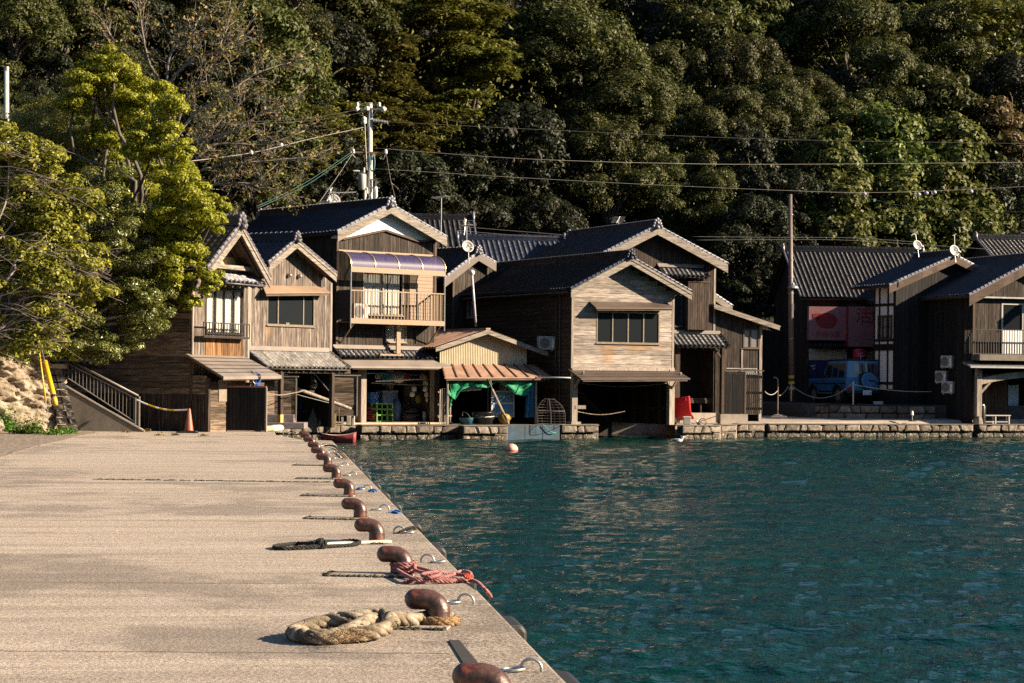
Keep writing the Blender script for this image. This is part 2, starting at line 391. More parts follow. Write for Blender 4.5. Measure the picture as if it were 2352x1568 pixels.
cB = mixc(t, .65, cB, gn, 'MULTIPLY')
t.links.new(cB, b.inputs['Base Color']); b.inputs['Roughness'].default_value = .92; b.inputs['Specular IOR Level'].default_value = .2
mx = t.nodes.new("ShaderNodeMath"); mx.operation = 'ADD'; t.links.new(fine, mx.inputs[0]); t.links.new(st, mx.inputs[1])
bump(t, mx.outputs[0], .8, .02, b)
M['quay'] = m
P = [(EX(-6), -6), (EX(60.2), 60.2), (-6.0, 61.2), (-7.2, 66), (-7.65, 69.75), (-14, 69.1), (-40, 67), (-60, 60), (-60, -6)]
mb = MB(); mb.prism([(x, y, -2.6) for x, y in P], (0, 0, 2.6+QZ))
q = tag(mb.build('quay', M['quay']), kind='structure', label='pale brushed concrete quay'); bevel(q, .025, 2)
soil = surf('leafy_soil', [(.36, (.07, .055, .04)), (.5, (.19, .15, .11)), (.62, (.36, .29, .21))], 9, .95, bmp=(.8, .03, 12))
mb = MB(); pts = [on_z(px, py, QZ) for px, py in ((-900, 1110), (0, 1052), (75, 1028), (190, 1000), (225, 994), (190, 986), (60, 985), (-900, 980))]
mb.prism([(p.x, p.y, QZ+.004) for p in pts], (0, 0, .012)); tag(mb.build('soil_strip', soil), kind='structure', label='strip of leafy soil along the left of the quay')
moss = surf('mossy_joint', [(.3, (.02, .022, .015)), (.6, (.07, .065, .045)), (.75, (.2, .17, .13))], 14, .95, bmp=(1, .03, 20))
def lumps(name, a, bb, wd, h, n, parent=None):
    mb = MB(); a, bb = Vector(a), Vector(bb); d = bb-a
    for i in range(n):
        f = rnd.random(); q = a+d*f
        mb.ball((q.x+rnd.uniform(-.3, .3)*wd, q.y+rnd.uniform(-.4, .4)*wd, q.z), (rnd.uniform(.9, 2.6)*d.length/n, rnd.uniform(.25, .6)*wd, h*rnd.uniform(.3, 1.1)), 6, 4)
    return mb.build(name, moss, parent)
p0 = on_z(130, 1100, QZ); p1 = on_z(765, 1108, QZ)
p0 = on_z(215, 1101, QZ); tag(lumps('mossy_joint', p0, p1, .10, .022, 150), kind='structure', label='mossy expansion joint running across the quay')
q0 = on_z(1043, 1472, QZ); q1 = on_z(1082, 1526, QZ)
mb = MB(); dv = (q1-q0).normalized(); nv = Vector((dv.y, -dv.x, 0))
mb.prism([q0-nv*.035+Vector((0, 0, .004)), q0+nv*.035+Vector((0, 0, .004)), q1+nv*.045+Vector((0, 0, .004)), q1-nv*.045+Vector((0, 0, .004))], (0, 0, .004))
tag(mb.build('open_joint', M['mortar']), kind='structure'); 

for k, (ya, yb_, lb) in enumerate(((1497, 1501, 'thin pour joint in the quay near the nearest bollard'), (1338, 1341, 'thin pour joint in the quay level with the pink rope'), (1196, 1198, 'thin pour joint in the quay beyond the black rope'))):
    a_, b__ = on_z(-700, ya-6, QZ), on_z((1035, 760, 700)[k], yb_, QZ); mb = MB(); nseg = 60; vv = []
    for i in range(nseg+1): q = a_.lerp(b__, i/nseg); wj = .006+.004*rnd.random(); dy = .012*math.sin(i*.9)+rnd.uniform(-.008, .008); vv += [(q.x, q.y+dy-wj, QZ+.004), (q.x, q.y+dy+wj, QZ+.004)]
    mb.add(vv, [(2*i, 2*i+2, 2*i+3, 2*i+1) for i in range(nseg)]); tag(mb.build('pour_joint', M['conc_dk']), kind='structure', label=lb)
# bollards, rings, fenders, pads ------------------------------------
rust_m, t, b = new_mat('rusty_iron'); co = coords(t)
c = ramp(t, noise(t, co, 9, 7, .65), [(.36, (.026, .015, .012)), (.48, (.07, .035, .025)), (.58, (.125, .06, .04)), (.68, (.19, .11, .085))])
c = mixc(t, maprange(t, noise(t, co, 6, 5, .6), .57, .68, 0, .85), c, (.42, .09, .035))
c = mixc(t, maprange(t, noise(t, co, 60, 3, .6), .62, .7, 0, .7), c, (.05, .03, .028))
t.links.new(c, b.inputs['Base Color']); b.inputs['Roughness'].default_value = .36; b.inputs['Specular IOR Level'].default_value = .8; b.inputs['Metallic'].default_value = .3
bump(t, noise(t, co, 34, 6, .7), .4, .008, b); t.links.new(maprange(t, noise(t, co, 14, 5), .35, .65, .25, .55), b.inputs['Roughness'])
qa = R(6.34)
def bollard_mesh():
    mb = MB(); path = [(0, 0, -.02), (0, 0, .05), (0, 0, .09)]; rad = [.083, .083, .083]
    for i in range(1, 9):
        tt = i/8*math.pi/2; path.append((-.1*(1-math.cos(tt)), 0, .09+.088*math.sin(tt))); rad.append(.083-.011*i/8)
    for x in (-.13, -.155, -.172): path.append((x, 0, .178)); rad.append(.0725)
    for i in range(1, 7):
        tt = i/6*math.pi/2*.97; path.append((-.172-.068*math.sin(tt), 0, .178)); rad.append(.0725*math.cos(tt))
    mb.tube(path, rad, 22); return mb
BT = [(1145, 1522.8), (1007.8, 1353), (928, 1254), (866, 1190), (828, 1143.6), (802.6, 1099), (772.6, 1065.5), (753, 1039.7), (739, 1025.8), (730, 1013.6), (717.7, 1001.6), (710, 993.4), (706, 989.3)]
BL = ['nearest bollard, cut off by the bottom edge, shiny red rust on its top', 'rusty bollard standing in the frayed cream rope', 'rusty bollard wrapped at its foot in pink rope', 'rusty bollard beside the black rope loop, on a white strip',
      'rusty bollard next beyond the black rope', 'rusty bollard second beyond the black rope, level with a blue-tied ring', 'rusty bollard at the mossy joint across the quay, just past it', 'second rusty bollard beyond the mossy joint', 'orange-streaked bollard, third beyond the mossy joint',
      'fourth rusty bollard beyond the mossy joint', 'fifth rusty bollard beyond the mossy joint', 'last but one rusty bollard at the far quay end', 'farthest rusty bollard at the quay end']
BW = []; root0 = None
pad_m = concrete('pad_concrete', (.3, .25, .2))
for i, ((px, py), lb) in enumerate(zip(BT, BL)):
    p = on_z(px, py, QZ+.25); p.z = QZ; BW.append(p)
    if root0 is None:
        root0 = thing('bollard', lb, 'bollard', p, -qa, 'bent iron bollards along the quay')
        o = bollard_mesh().build('post', rust_m, root0, smooth=True); root = root0
        mb = MB(); mb.lathe((0, 0, 0), [(.115, -.01), (.112, .012), (.09, .02)], 20); mb.build('base_flange', rust_m, root0)
    else: root = copy_tree(root0); root['label'] = lb; root.location = p; root.rotation_euler.z = -qa+rnd.uniform(-.06, .06)
PADL = {1: 'under the cream rope', 2: 'in front of the pink rope', 3: 'behind the white strip and black rope', 4: 'second before the mossy joint', 5: 'nearest before the mossy joint', 6: 'at the mossy joint', 7: 'just past the mossy joint'}
for i in range(1, 8):
    p = BW[i]; ux = Vector((math.cos(-qa), math.sin(-qa), 0)); uy = Vector((-ux.y, ux.x, 0)) 
    pr = thing('concrete_pad', 'low concrete pad with a mossy front edge '+PADL[i], 'concrete pad', p, -qa+R(0.0), 'mossy pads beside the bollards')
    mb = MB(); mb.box(-.62, .1, -.30, .05, -.02, .014); mb.build('slab', pad_m, pr)
    lumps('mossy_edge', (-.62, -.31, .0), (.12, -.31, .0), .05, .026, 70, pr); lumps('mossy_edge', (-.63, -.3, 0), (-.63, .05, 0), .04, .025, 16, pr)
RG = [(1219.7, 1543, 'beside the nearest bollard'), (1069.5, 1387, 'beside the bollard with the cream rope'), (981.6, 1292, 'beside the bollard with the pink rope'), (917, 1224.5, 'with black rope tied to it'),
      (883, 1172, 'with a blue cord end on its right'), (843.6, 1125, 'tied on both sides with blue cord'), (811, 1093, 'just past the mossy joint'), (792, 1071, 'second past the mossy joint'), (776.6, 1053.6, 'third past the mossy joint'),
      (761.7, 1039.8, 'with pale rope running to the edge'), (745, 1025, 'near the far end with dark rope')]
ring0 = None; RW = []
for i, (px, py, lb) in enumerate(RG):
    p = on_z(px, py, QZ); p.z = QZ; RW.append(p); lab = 'steel mooring ring on its arch '+lb
    if ring0 is None:
        ring0 = thing('mooring_ring', lab, 'mooring ring', p, -qa, 'mooring rings along the quay edge')
        mb = MB(); pts = [(-.062, 0, -.02), (-.062, 0, .015)]+[(-.062*math.cos(a), 0, .018+.058*math.sin(a)) for a in np.linspace(.1, math.pi-.1, 12)]+[(.062, 0, .015), (.062, 0, -.02)]
        mb.tube(pts, .0095, 8); mb.build('arch', M['galv'], ring0, smooth=True)
        mb = MB(); mb.torus((0, 0, 0), .068, .0095, (0, 0, 1), 26, 8); lr = mb.build('ring', M['galv'], ring0, smooth=True)
        lr.location = (-.105, .0, .014); lr.rotation_euler = (0, R(-4), 0); root = ring0
    else:
        root = copy_tree(ring0); root['label'] = lab; root.location = p
        s = 1 if i in (2, 3) else -1
        root.children[1].location = (s*.105, .0, .014)
fen0 = None
FL = [(13.0, 'nearest in view'), (16.1, 'under the pink rope end'), (20.0, 'level with the pink-roped bollard'), (23.4, 'beside the ring with black rope'), (27.2, 'level with the ring with blue cord'), (31.3, 'before the mossy joint'), (34.4, 'level with the mossy joint'), (37.3, 'first past the mossy joint'), (41, 'second past the mossy joint'), (45, 'third past the mossy joint'), (49, 'fourth past the mossy joint')]
for y, lb in FL:
    lab = 'black rubber fender on the quay edge, '+lb
    if fen0 is None:
        fen0 = thing('rubber_fender', lab, 'fender', (EX(y), y, QZ-.1), qa, 'rubber fenders along the quay edge'); root = fen0
        mb = MB(); mb.prism([(-.01, -.32, -.62), (.2, -.27, -.6), (.2, -.27, -.03), (.15, -.3, .02), (-.01, -.34, .02)], (0, .62, 0))
        o = mb.build('rubber_block', M['black'], root); bevel(o, .03, 3)
        mb = MB(); mb.box(-.005, .03, -.42, .4, -.6, -.05); mb.build('mounting_plate', M['steel'], root)
    else: root = copy_tree(fen0); root['label'] = lab; root.location = (EX(y), y, QZ-.1)

# ropes -------------------------------------------------------------
def smooth_path(pts, step, closed=False):
    pts = [Vector(p) for p in pts]; n = len(pts); out = []
    rng = range(n if closed else n-1)
    for i in rng:
        p0 = pts[(i-1) % n] if closed or i > 0 else pts[0]; p1 = pts[i]; p2 = pts[(i+1) % n]; p3 = pts[(i+2) % n] if closed or i+2 < n else pts[-1]
        k = max(2, int((p2-p1).length/step))
        for j in range(k):
            s = j/k
            out.append(.5*((2*p1)+(p2-p0)*s+(2*p0-5*p1+4*p2-p3)*s*s+(3*p1-p0-3*p2+p3)*s**3))
    if not closed: out.append(pts[-1])
    return out
def rope(mb, pts, r, strands=3, closed=False, pitch=7, fuzz=0):
    path = smooth_path(pts, r*.55, closed); m_ = len(path); a = None; fr = []
    for i in range(m_):
        d = (path[(i+1) % m_ if closed else min(i+1, m_-1)]-path[(i-1) % m_ if closed else max(i-1, 0)]).normalized()
        if a is None: a = d.orthogonal().normalized()
        a = (a-d*a.dot(d)).normalized(); fr.append((a, d.cross(a)))
    L = 0; ph = [0]
    for i in range(1, m_): L += (path[i]-path[i-1]).length; ph.append(L)
    for k in range(strands):
        pp = []
        for i in range(m_):
            th = 2*math.pi*(ph[i]/(r*pitch)+k/strands)
            pp.append(path[i]+(fr[i][0]*math.cos(th)+fr[i][1]*math.sin(th))*r*.52)
        mb.tube(pp, r*.56, 6)
    for i in range(fuzz):
        q = path[rnd.randrange(m_)]; d = Vector((rnd.gauss(0, 1), rnd.gauss(0, 1), abs(rnd.gauss(0, .8)))).normalized()
        mb.tube([q+d*r*.7, q+d*r*1.2+Vector((rnd.uniform(-1, 1), rnd.uniform(-1, 1), -.2))*r*.5, q+d*r*1.5+Vector((rnd.uniform(-1, 1), rnd.uniform(-1, 1), -.5))*r*.9], r*.05, 3)
def G(px, py, h=0.0): return on_z(px, py, QZ+h)
creamr = surf('frayed_cream_rope', [(.34, (.08, .06, .035)), (.5, (.22, .175, .12)), (.66, (.36, .31, .235))], 9, .95, isl=(.85, 1.15), bmp=(.8, .01, 60))
tanr = surf('tan_frayed_rope', [(.3, (.13, .075, .03)), (.7, (.36, .23, .11))], 14, .95, bmp=(.9, .01, 60))
ct = thing('mooring_rope', 'thick frayed cream mooring rope with an eye loop, on the quay beside a bollard', 'rope', BW[1])
def local(o, pts): return [Vector(p)-o.location for p in pts]
RR = .048
mb = MB(); B1 = BW[1]
lp = [G(672, 1454, RR), G(700, 1440, RR+.02), G(750, 1427, .09), (G(812, 1418, .12)), (G(862, 1412, .13)), (G(892, 1420, .12)), G(890, 1440, .08), G(850, 1452, RR+.02), G(790, 1461, RR), G(725, 1464, RR)]
rope(mb, local(ct, lp), RR, 4, True, 8, 80)
rope(mb, local(ct, [G(752, 1464, RR*.9), G(800, 1448, .075), G(850, 1425, .11), G(905, 1420, .075), G(950, 1424, RR), G(985, 1417, RR), G(1035, 1420, RR)]), RR, 4, False, 8, 40)
mb.build('eye_loop', creamr, ct, smooth=True)
mb = MB(); rope(mb, local(ct, [(B1.x+.122*math.cos(a), B1.y+.122*math.sin(a), QZ+.034) for a in np.linspace(0, 2*math.pi, 14)[:-1]]), .034, 4, True, 7, 200); mb.build('bollard_turn', tanr, ct, smooth=True)
mb = MB()
for i in range(420):
    q = G(rnd.gauss(800, 22), rnd.gauss(1458, 7), RR*rnd.uniform(.2, 2)); d = Vector((rnd.uniform(-1, 1), rnd.uniform(-1, 1), rnd.uniform(-.2, .8)))*.055
    mb.tube(local(ct, [q, q+d*.5+Vector((0, 0, .01)), q+d]), .0016, 3)
tag(mb.build('frayed_end', tanr, ct), kind='stuff')
pinkr = surf('faded_pink_rope', [(.3, (.16, .06, .06)), (.6, (.34, .15, .145)), (.75, (.45, .24, .22))], 12, .9, isl=(.85, 1.15))
pr = thing('mooring_rope', 'pink twisted rope coiled round a bollard and trailing over the quay edge', 'rope', BW[2]); B2 = BW[2]; mb = MB(); rp = .0165
sp = []
for i in range(40):
    a = i/12*2*math.pi+.4; rr = .105+.006*math.sin(i*.7); sp.append((B2.x+rr*math.cos(a), B2.y+rr*math.sin(a), QZ+.02+.030*i/12+.004*math.sin(i)))
rope(mb, local(pr, sp), rp)
rope(mb, local(pr, [(B2.x-.05, B2.y-.12, QZ+.05), G(950, 1329, .045), G(985, 1333, .03), G(1030, 1335, .02), G(1075, 1332, .02), G(1096, 1337, .02), G(1112, 1352, .01), G(1120, 1360, -.03), G(1127, 1370, -.12)]), rp)
rope(mb, local(pr, [(B2.x+.1, B2.y-.02, QZ+.09), G(955, 1309, .07), G(985, 1318, .06), G(1005, 1327, .03), G(1035, 1322, .035), G(1060, 1312, .05), G(1080, 1316, .05), G(1076, 1330, .03), G(1040, 1331, .03), G(1000, 1333, .03), G(960, 1333, .02), G(930, 1336, .02)]), rp)
rope(mb, local(pr, [(B2.x+.09, B2.y+.03, QZ+.07), G(985, 1310, .06), G(1010, 1318, .055), G(990, 1326, .06), G(970, 1320, .07), G(1000, 1314, .07), G(1045, 1318, .04), G(1085, 1323, .04)]), rp)
mb.build('twisted_strands', pinkr, pr, smooth=True)
mb = MB()
for i in range(60):
    q = G(1076+rnd.uniform(-6, 6), 1327+rnd.uniform(-3, 3), .04); mb.tube(local(pr, [q, q+Vector((rnd.uniform(-1, 1), rnd.uniform(-1, 1), rnd.uniform(0, 1)))*.035]), .003, 3)
mb.build('red_whipping', plain('orange_twine', (.75, .09, .03), .6), pr)
blackr = surf('black_rope', [(.3, (.005, .005, .005)), (.7, (.02, .021, .019))], 10, .9, isl=(.7, 1.3))
br = thing('mooring_rope', 'black twisted rope loop with a fat knot, on the quay left of a bollard', 'rope', BW[3]); mb = MB(); rb = .02
rope(mb, local(br, [G(632, 1254, rb), G(680, 1248, rb), G(722, 1247, .04), G(760, 1245, rb+.01), G(805, 1241, .04), G(826, 1244, .035), G(812, 1251, rb), G(765, 1254, rb), G(722, 1255, .03), G(670, 1259, rb), G(640, 1259, rb)]), rb, 3, True)
kc = G(737, 1249, .05)
for k in range(4):
    ax = Vector((math.cos(k*.8), math.sin(k*.8)*.4, .4-.2*k)).normalized(); u = ax.orthogonal().normalized(); v = ax.cross(u)
    rope(mb, local(br, [kc+(u*math.cos(a)+v*math.sin(a))*.045 for a in np.linspace(0, 2*math.pi, 9)[:-1]]), rb*.95, 3, True)
mb.build('twisted_strands', blackr, br, smooth=True)
mb = MB(); a = G(745, 1252, 0); c_ = G(896, 1247, 0); mb.beam((a.x, a.y-.02, QZ+.02), (c_.x, c_.y-.02, QZ+.02), .11, .028)
o = tag(mb.build('foam_strip', plain('white_foam_strip', (.62, .56, .47), .9)), 'white foam strip lying at the foot of a bollard under the black rope', 'foam strip'); bevel(o, .01)
bluer = plain('blue_cord', (.03, .16, .4), .8)
for k, (pts, lb, mt) in enumerate([([G(893, 1176, .01), G(905, 1175, .015), G(914, 1178, .012)], 'blue cord end beside the fifth ring from the front', bluer),
        ([G(819, 1123, .01), G(827, 1121, .03), G(834, 1122, .012)], 'blue cord bunched left of the ring tied on both sides', bluer), ([G(845, 1127, .012), G(854, 1126, .02), G(861, 1129, .01)], 'blue cord end right of the ring tied on both sides', bluer),
        ([G(917, 1222, .02), G(930, 1216, .045), G(941, 1213, .04), G(949, 1212, .03), G(955, 1216, .0), G(962, 1224, -.05)], 'black rope tied to a ring and dropping over the edge', blackr),
        ([G(763, 1039, .02), G(776, 1038, .03), G(785, 1045, .03), G(794, 1053, .01), G(799, 1058, -.1)], 'pale rope from a ring over the far quay edge', creamr),
        ([G(745, 1024, .02), G(757, 1023, .04), G(770, 1027, .03), G(783, 1040, 0), G(787, 1045, -.1)], 'dark rope from the farthest ring over the edge', blackr)]):
    mb = MB(); rope(mb, pts, .014); rope(mb, [p+Vector((.03, .03, .015)) for p in pts], .012); tag(mb.build('rope_end', mt, smooth=True), lb, 'rope')

# seawall and village ground ----------------------------------------
def stonewall(name, A, B, z0, z1, mat_, rows, wmean, out=.06, parent=None, jit=.25, back=.35):
    """blocks laid along A->B (left to right seen from the water) on a dark core"""
    A, B = Vector(A), Vector(B); d = B-A; d.z = 0; L = d.length; d.normalize(); n = Vector((d.y, -d.x, 0))
    core = MB(); core.prism([A+n*.0-d*0+Vector((0, 0, z0-A.z)), B+Vector((0, 0, z0-B.z)), B-n*back+Vector((0, 0, z0-B.z)), A-n*back+Vector((0, 0, z0-A.z))], (0, 0, z1-z0-.012))
    core.build('core', M['mortar'], parent)
    mb = MB(); H = (z1-z0)/rows
    def pt(u, z, o): q = A+d*u+n*o; return (q.x, q.y, z)
    for r in range(rows):
        u = 0; tops = H*r; lean = 0
        cuts = [0]
        while cuts[-1] < L-wmean*.6: cuts.append(cuts[-1]+wmean*rnd.uniform(.55, 1.45))
        cuts[-1] = L
        sk = [0]+[rnd.uniform(-1, 1)*jit*wmean for _ in cuts[1:-1]]+[0]
        for i in range(len(cuts)-1):
            g = .012; zb = z0+tops+g*.6; zt = z0+tops+H-g*.6; ua, ub = cuts[i], cuts[i+1]
            zt2 = zt; q = [(ua-sk[i]*.5+g, zb+rnd.uniform(0, .02)), (ub-sk[i+1]*.5-g, zb+rnd.uniform(0, .02)), (ub+sk[i+1]*.5-g, zt-rnd.uniform(0, .025)), (ua+sk[i]*.5+g, zt-rnd.uniform(0, .025))]
            # chip a corner so blocks read as five- or six-sided
            if rnd.random() < .6:
                k = rnd.randrange(4); a_, b_, c_2 = q[(k-1) % 4], q[k], q[(k+1) % 4]; f = rnd.uniform(.2, .4)
                q = q[:k]+[(b_[0]+(a_[0]-b_[0])*f, b_[1]+(a_[1]-b_[1])*f), (b_[0]+(c_2[0]-b_[0])*f, b_[1]+(c_2[1]-b_[1])*f)]+q[k+1:]
            cu = sum(x for x, _ in q)/len(q); cz = sum(z for _, z in q)/len(q); o1 = out*rnd.uniform(.6, 1.2); nq = len(q)
            v = [pt(x, z, -.03) for x, z in q]+[pt(x+(cu-x)*.06, z+(cz-z)*.08, o1*.7) for x, z in q]+[pt(x+(cu-x)*.3, z+(cz-z)*.3, o1+rnd.uniform(-.012, .012)) for x, z in q]+[pt(cu, cz, o1+.008)]
            f = []
            for k in range(nq):
                k2 = (k+1) % nq; f += [(k, k2, nq+k2, nq+k), (nq+k, nq+k2, 2*nq+k2, 2*nq+k), (2*nq+k, 2*nq+k2, 3*nq)]
            mb.add(v, f)
    return mb.build(name, mat_, parent)
SW = [(556, 818, 89.0, 92.4, 'stone seawall section below the crane pole and plank house', 1), (830, 1055, 91.7, 93.5, 'stone seawall section below the open workshop', 1), (1064, 1166, 92.0, 92.9, 'short stone seawall section in front of the green net', 1),
      (1290, 1375, 96.0, 96.8, 'short stone seawall section with the wire fish trap', 1), (1567, 1655, 97.4, 98.6, 'stone seawall section below the red chair', 1), (1655, 1692, 100.2, 100.8, 'narrow set-back seawall piece right of the red chair', 1),
      (1694, 1757, 102.6, 103.2, 'small dark seawall piece below the slatted gate', 1), (1764, 2236, 103.6, 107.7, 'longest stone seawall section under the sunlit apron', 1), (2248, 2600, 107.9, 111.5, 'stone seawall section at the far right', 1)]
SWP = []
for px0, px1, Y0, Y1, lb, _ in SW:
    A = Vector(((px0-1176)/FPX*Y0, Y0, VZ)); B = Vector(((px1-1176)/FPX*Y1, Y1, VZ)); SWP.append((A, B))
    r = thing('seawall', lb, 'seawall', (0, 0, 0), 0, 'stone seawall sections')
    stonewall('top_course', A, B, .28, VZ, M['stone'], 1, .58 if px0 < 1500 else .62, .09, r)
    d = (B-A).normalized(); n = Vector((d.y, -d.x, 0))
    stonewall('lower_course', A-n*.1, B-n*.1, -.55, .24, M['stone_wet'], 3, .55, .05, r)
    mb = MB(); mb.prism([A+n*.1, B+n*.1, B-n*.5, A-n*.5], (0, 0, .035)); mb.build('coping', M['conc_dk'], r)
def slab(name, pts, z0, z1, mt, label=None):
    mb = MB(); mb.prism([(p[0], p[1], z0) for p in pts], (0, 0, z1-z0)); return tag(mb.build(name, mt), label, kind='structure')
def XY(px, Y): return ((px-1176)/FPX*Y, Y)
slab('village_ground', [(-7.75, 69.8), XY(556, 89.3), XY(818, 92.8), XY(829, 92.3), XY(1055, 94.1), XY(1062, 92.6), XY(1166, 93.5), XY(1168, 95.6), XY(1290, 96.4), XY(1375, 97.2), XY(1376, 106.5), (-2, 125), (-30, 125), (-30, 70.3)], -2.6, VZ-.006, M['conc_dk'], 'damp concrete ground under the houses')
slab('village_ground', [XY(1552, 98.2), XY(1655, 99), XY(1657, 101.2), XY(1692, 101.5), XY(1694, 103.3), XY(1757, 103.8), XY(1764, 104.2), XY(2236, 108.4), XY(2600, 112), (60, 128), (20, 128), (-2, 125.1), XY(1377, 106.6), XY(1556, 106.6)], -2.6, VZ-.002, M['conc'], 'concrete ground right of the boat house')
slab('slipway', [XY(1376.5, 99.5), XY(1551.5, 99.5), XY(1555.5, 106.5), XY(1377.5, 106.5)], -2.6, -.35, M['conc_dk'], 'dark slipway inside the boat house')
# apron rising to the road on the right
mb = MB(); a0, a1 = XY(1700, 106.2), XY(2236, 110.2); b0, b1 = XY(1690, 112.5), XY(2200, 112.5)
mb.hexa([(a0[0], a0[1], VZ-.3), (a1[0], a1[1], VZ-.3), (b1[0]+6, b1[1], VZ-.3), (b0[0], b0[1], VZ-.3), (a0[0], a0[1], VZ+.004), (a1[0], a1[1], VZ+.004), (b1[0]+6, b1[1], .9), (b0[0], b0[1], .9)])
tag(mb.build('apron', M['conc']), kind='structure', label='sunlit concrete apron ramp behind the seawall')
asph = surf('asphalt', [(.3, (.035, .034, .034)), (.7, (.065, .062, .06))], 6, .9)
slab('road', [XY(1500, 117.5), XY(1790, 112.6), XY(1850, 111.4), XY(2250, 111.6), (60, 113), (60, 126), XY(1600, 126)], .3, 1.55, asph, 'dark asphalt road behind the low stone wall')
# ------------------------------------------------------------------ house building kit (local axes: x along the front, y into the house, z up)
def face_front(y0=0.0): return lambda u, z, o: (u, y0-o, z)
def face_left(x0=0.0): return lambda u, z, o: (x0-o, u, z)
def face_right(x1): return lambda u, z, o: (x1+o, u, z)
def face_back(y1): return lambda u, z, o: (u, y1+o, z)
def boards(mb, Mf, u0, u1, z0, z1, kind, wd, holes=(), top=None, t=.022, jit=.008, lap=.0, seed=1, cuts=True):
    rr = random.Random(seed)
    T = top or (lambda u: z1)
    def piece(ua, ub, za, zb, zc, o, o2=None):
        if zb-za < .004 and zc-za < .004: return
        o2 = o if o2 is None else o2
        zb, zc = max(zb, za+.002), max(zc, za+.002)
        pts = [Mf(ua, za, 0), Mf(ub, za, 0), Mf(ub, zc, 0), Mf(ua, zb, 0), Mf(ua, za, o2), Mf(ub, za, o2), Mf(ub, zc, o), Mf(ua, zb, o)]
        mb.add(pts, [(0, 1, 2, 3), (4, 7, 6, 5), (0, 4, 5, 1), (1, 5, 6, 2), (2, 6, 7, 3), (3, 7, 4, 0)])
    if kind == 'v':
        n = max(1, round((u1-u0)/wd)); g = .0075
        for i in range(n):
            ua, ub = u0+(u1-u0)*i/n, u0+(u1-u0)*(i+1)/n; o = t+rr.uniform(0, jit)
            us = sorted({ua+g, ub-g}|{h for H in holes for h in H[:2] if ua+g < h < ub-g})
            for a, b_ in zip(us[:-1], us[1:]):
                segs = [(z0, None)]; mid = (a+b_)/2
                hs = sorted((H[2], H[3]) for H in holes if H[0] <= mid <= H[1]); cur = z0; out = []
                for h0, h1 in hs:
                    if h0 > cur: out.append((cur, h0))
                    cur = max(cur, h1)
                for p, q in out: piece(a, b_, p, min(q, T(a)), min(q, T(b_)), o)
                if min(T(a), T(b_)) > cur-.3: piece(a, b_, cur, T(a), T(b_), o)
    else:
        tops = [T(u0+(u1-u0)*k/60) for k in range(61)]; zm = max(tops); n = max(1, math.ceil((zm-z0)/wd)); g = .005
        for i in range(n):
            za, zb = z0+i*wd+g, z0+(i+1)*wd-g; o = t+rr.uniform(0, jit)
            zs = sorted({za, zb}|{h for H in holes for h in H[2:4] if za < h < zb})
            for a, b_ in zip(zs[:-1], zs[1:]):
                mid = (a+b_)/2
                ok = [k for k in range(61) if tops[k] > b_-.02]
                if not ok: continue
                s0, s1 = u0+(u1-u0)*min(ok)/60, u0+(u1-u0)*max(ok)/60
                hs = sorted((H[0], H[1]) for H in holes if H[2] <= mid <= H[3]); cur = s0; spans = []
                for h0, h1 in hs:
                    if h0 > cur: spans.append((cur, min(h0, s1)))
                    cur = max(cur, h1)
                if cur < s1: spans.append((cur, s1))
                for p, q in spans:
                    if q-p < .01: continue
                    c_ = [p]
                    if cuts:
                        x = p+rr.uniform(.8, 3.5)
                        while x < q-.6: c_.append(x); x += rr.uniform(1.5, 3.8)
                    c_.append(q)
                    for x0, x1 in zip(c_[:-1], c_[1:]): piece(x0+.0015, x1-.0015, a, b_, b_, o, o+lap)
def sheet(Mf, u0, u1, z0, z1, mt, name, parent, holes=(), top=None, o=0.0, t=.03):
    """plain wall behind the boards, with openings"""
    mb = MB(); us = sorted({u0, u1}|{h for H in holes for h in H[:2] if u0 < h < u1}); n2 = []
    for a, b_ in zip(us[:-1], us[1:]):
        k = max(1, int((b_-a)/.4)); n2 += [a+(b_-a)*i/k for i in range(k)]
    us = n2+[us[-1]]; T = top or (lambda u: z1)
    for a, b_ in zip(us[:-1], us[1:]):
        mid = (a+b_)/2; cur = z0; segs = []
        for h0, h1 in sorted((H[2], H[3]) for H in holes if H[0] <= mid <= H[1]):
            if h0 > cur: segs.append((cur, h0, h0))
            cur = max(cur, h1)
        if min(T(a), T(b_)) > cur: segs.append((cur, T(a), T(b_)))
        for p, q, r in segs:
            mb.hexa([Mf(a, p, o), Mf(b_, p, o), Mf(b_, p, o-t), Mf(a, p, o-t), Mf(a, q, o), Mf(b_, r, o), Mf(b_, r, o-t), Mf(a, q, o-t)])
    return mb.build(name, mt, parent)
def wall(name, root, Mf, u0, u1, z0, z1, kind, wd, mt, holes=(), top=None, seed=1, inner=True, lap=.0, jit=.008):
    mb = MB(); boards(mb, Mf, u0, u1, z0, z1, kind, wd, holes, top, lap=lap, seed=seed, jit=jit); o = mb.build(name, mt, root)
    if inner:
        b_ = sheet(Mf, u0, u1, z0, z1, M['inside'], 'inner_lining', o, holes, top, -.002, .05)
    return o
TW, TR = .265, .235
PROF = [(0, .0), (.14, -.016), (.34, -.022), (.52, -.012), (.62, .008), (.72, .024), (.8, .028), (.9, .018)]
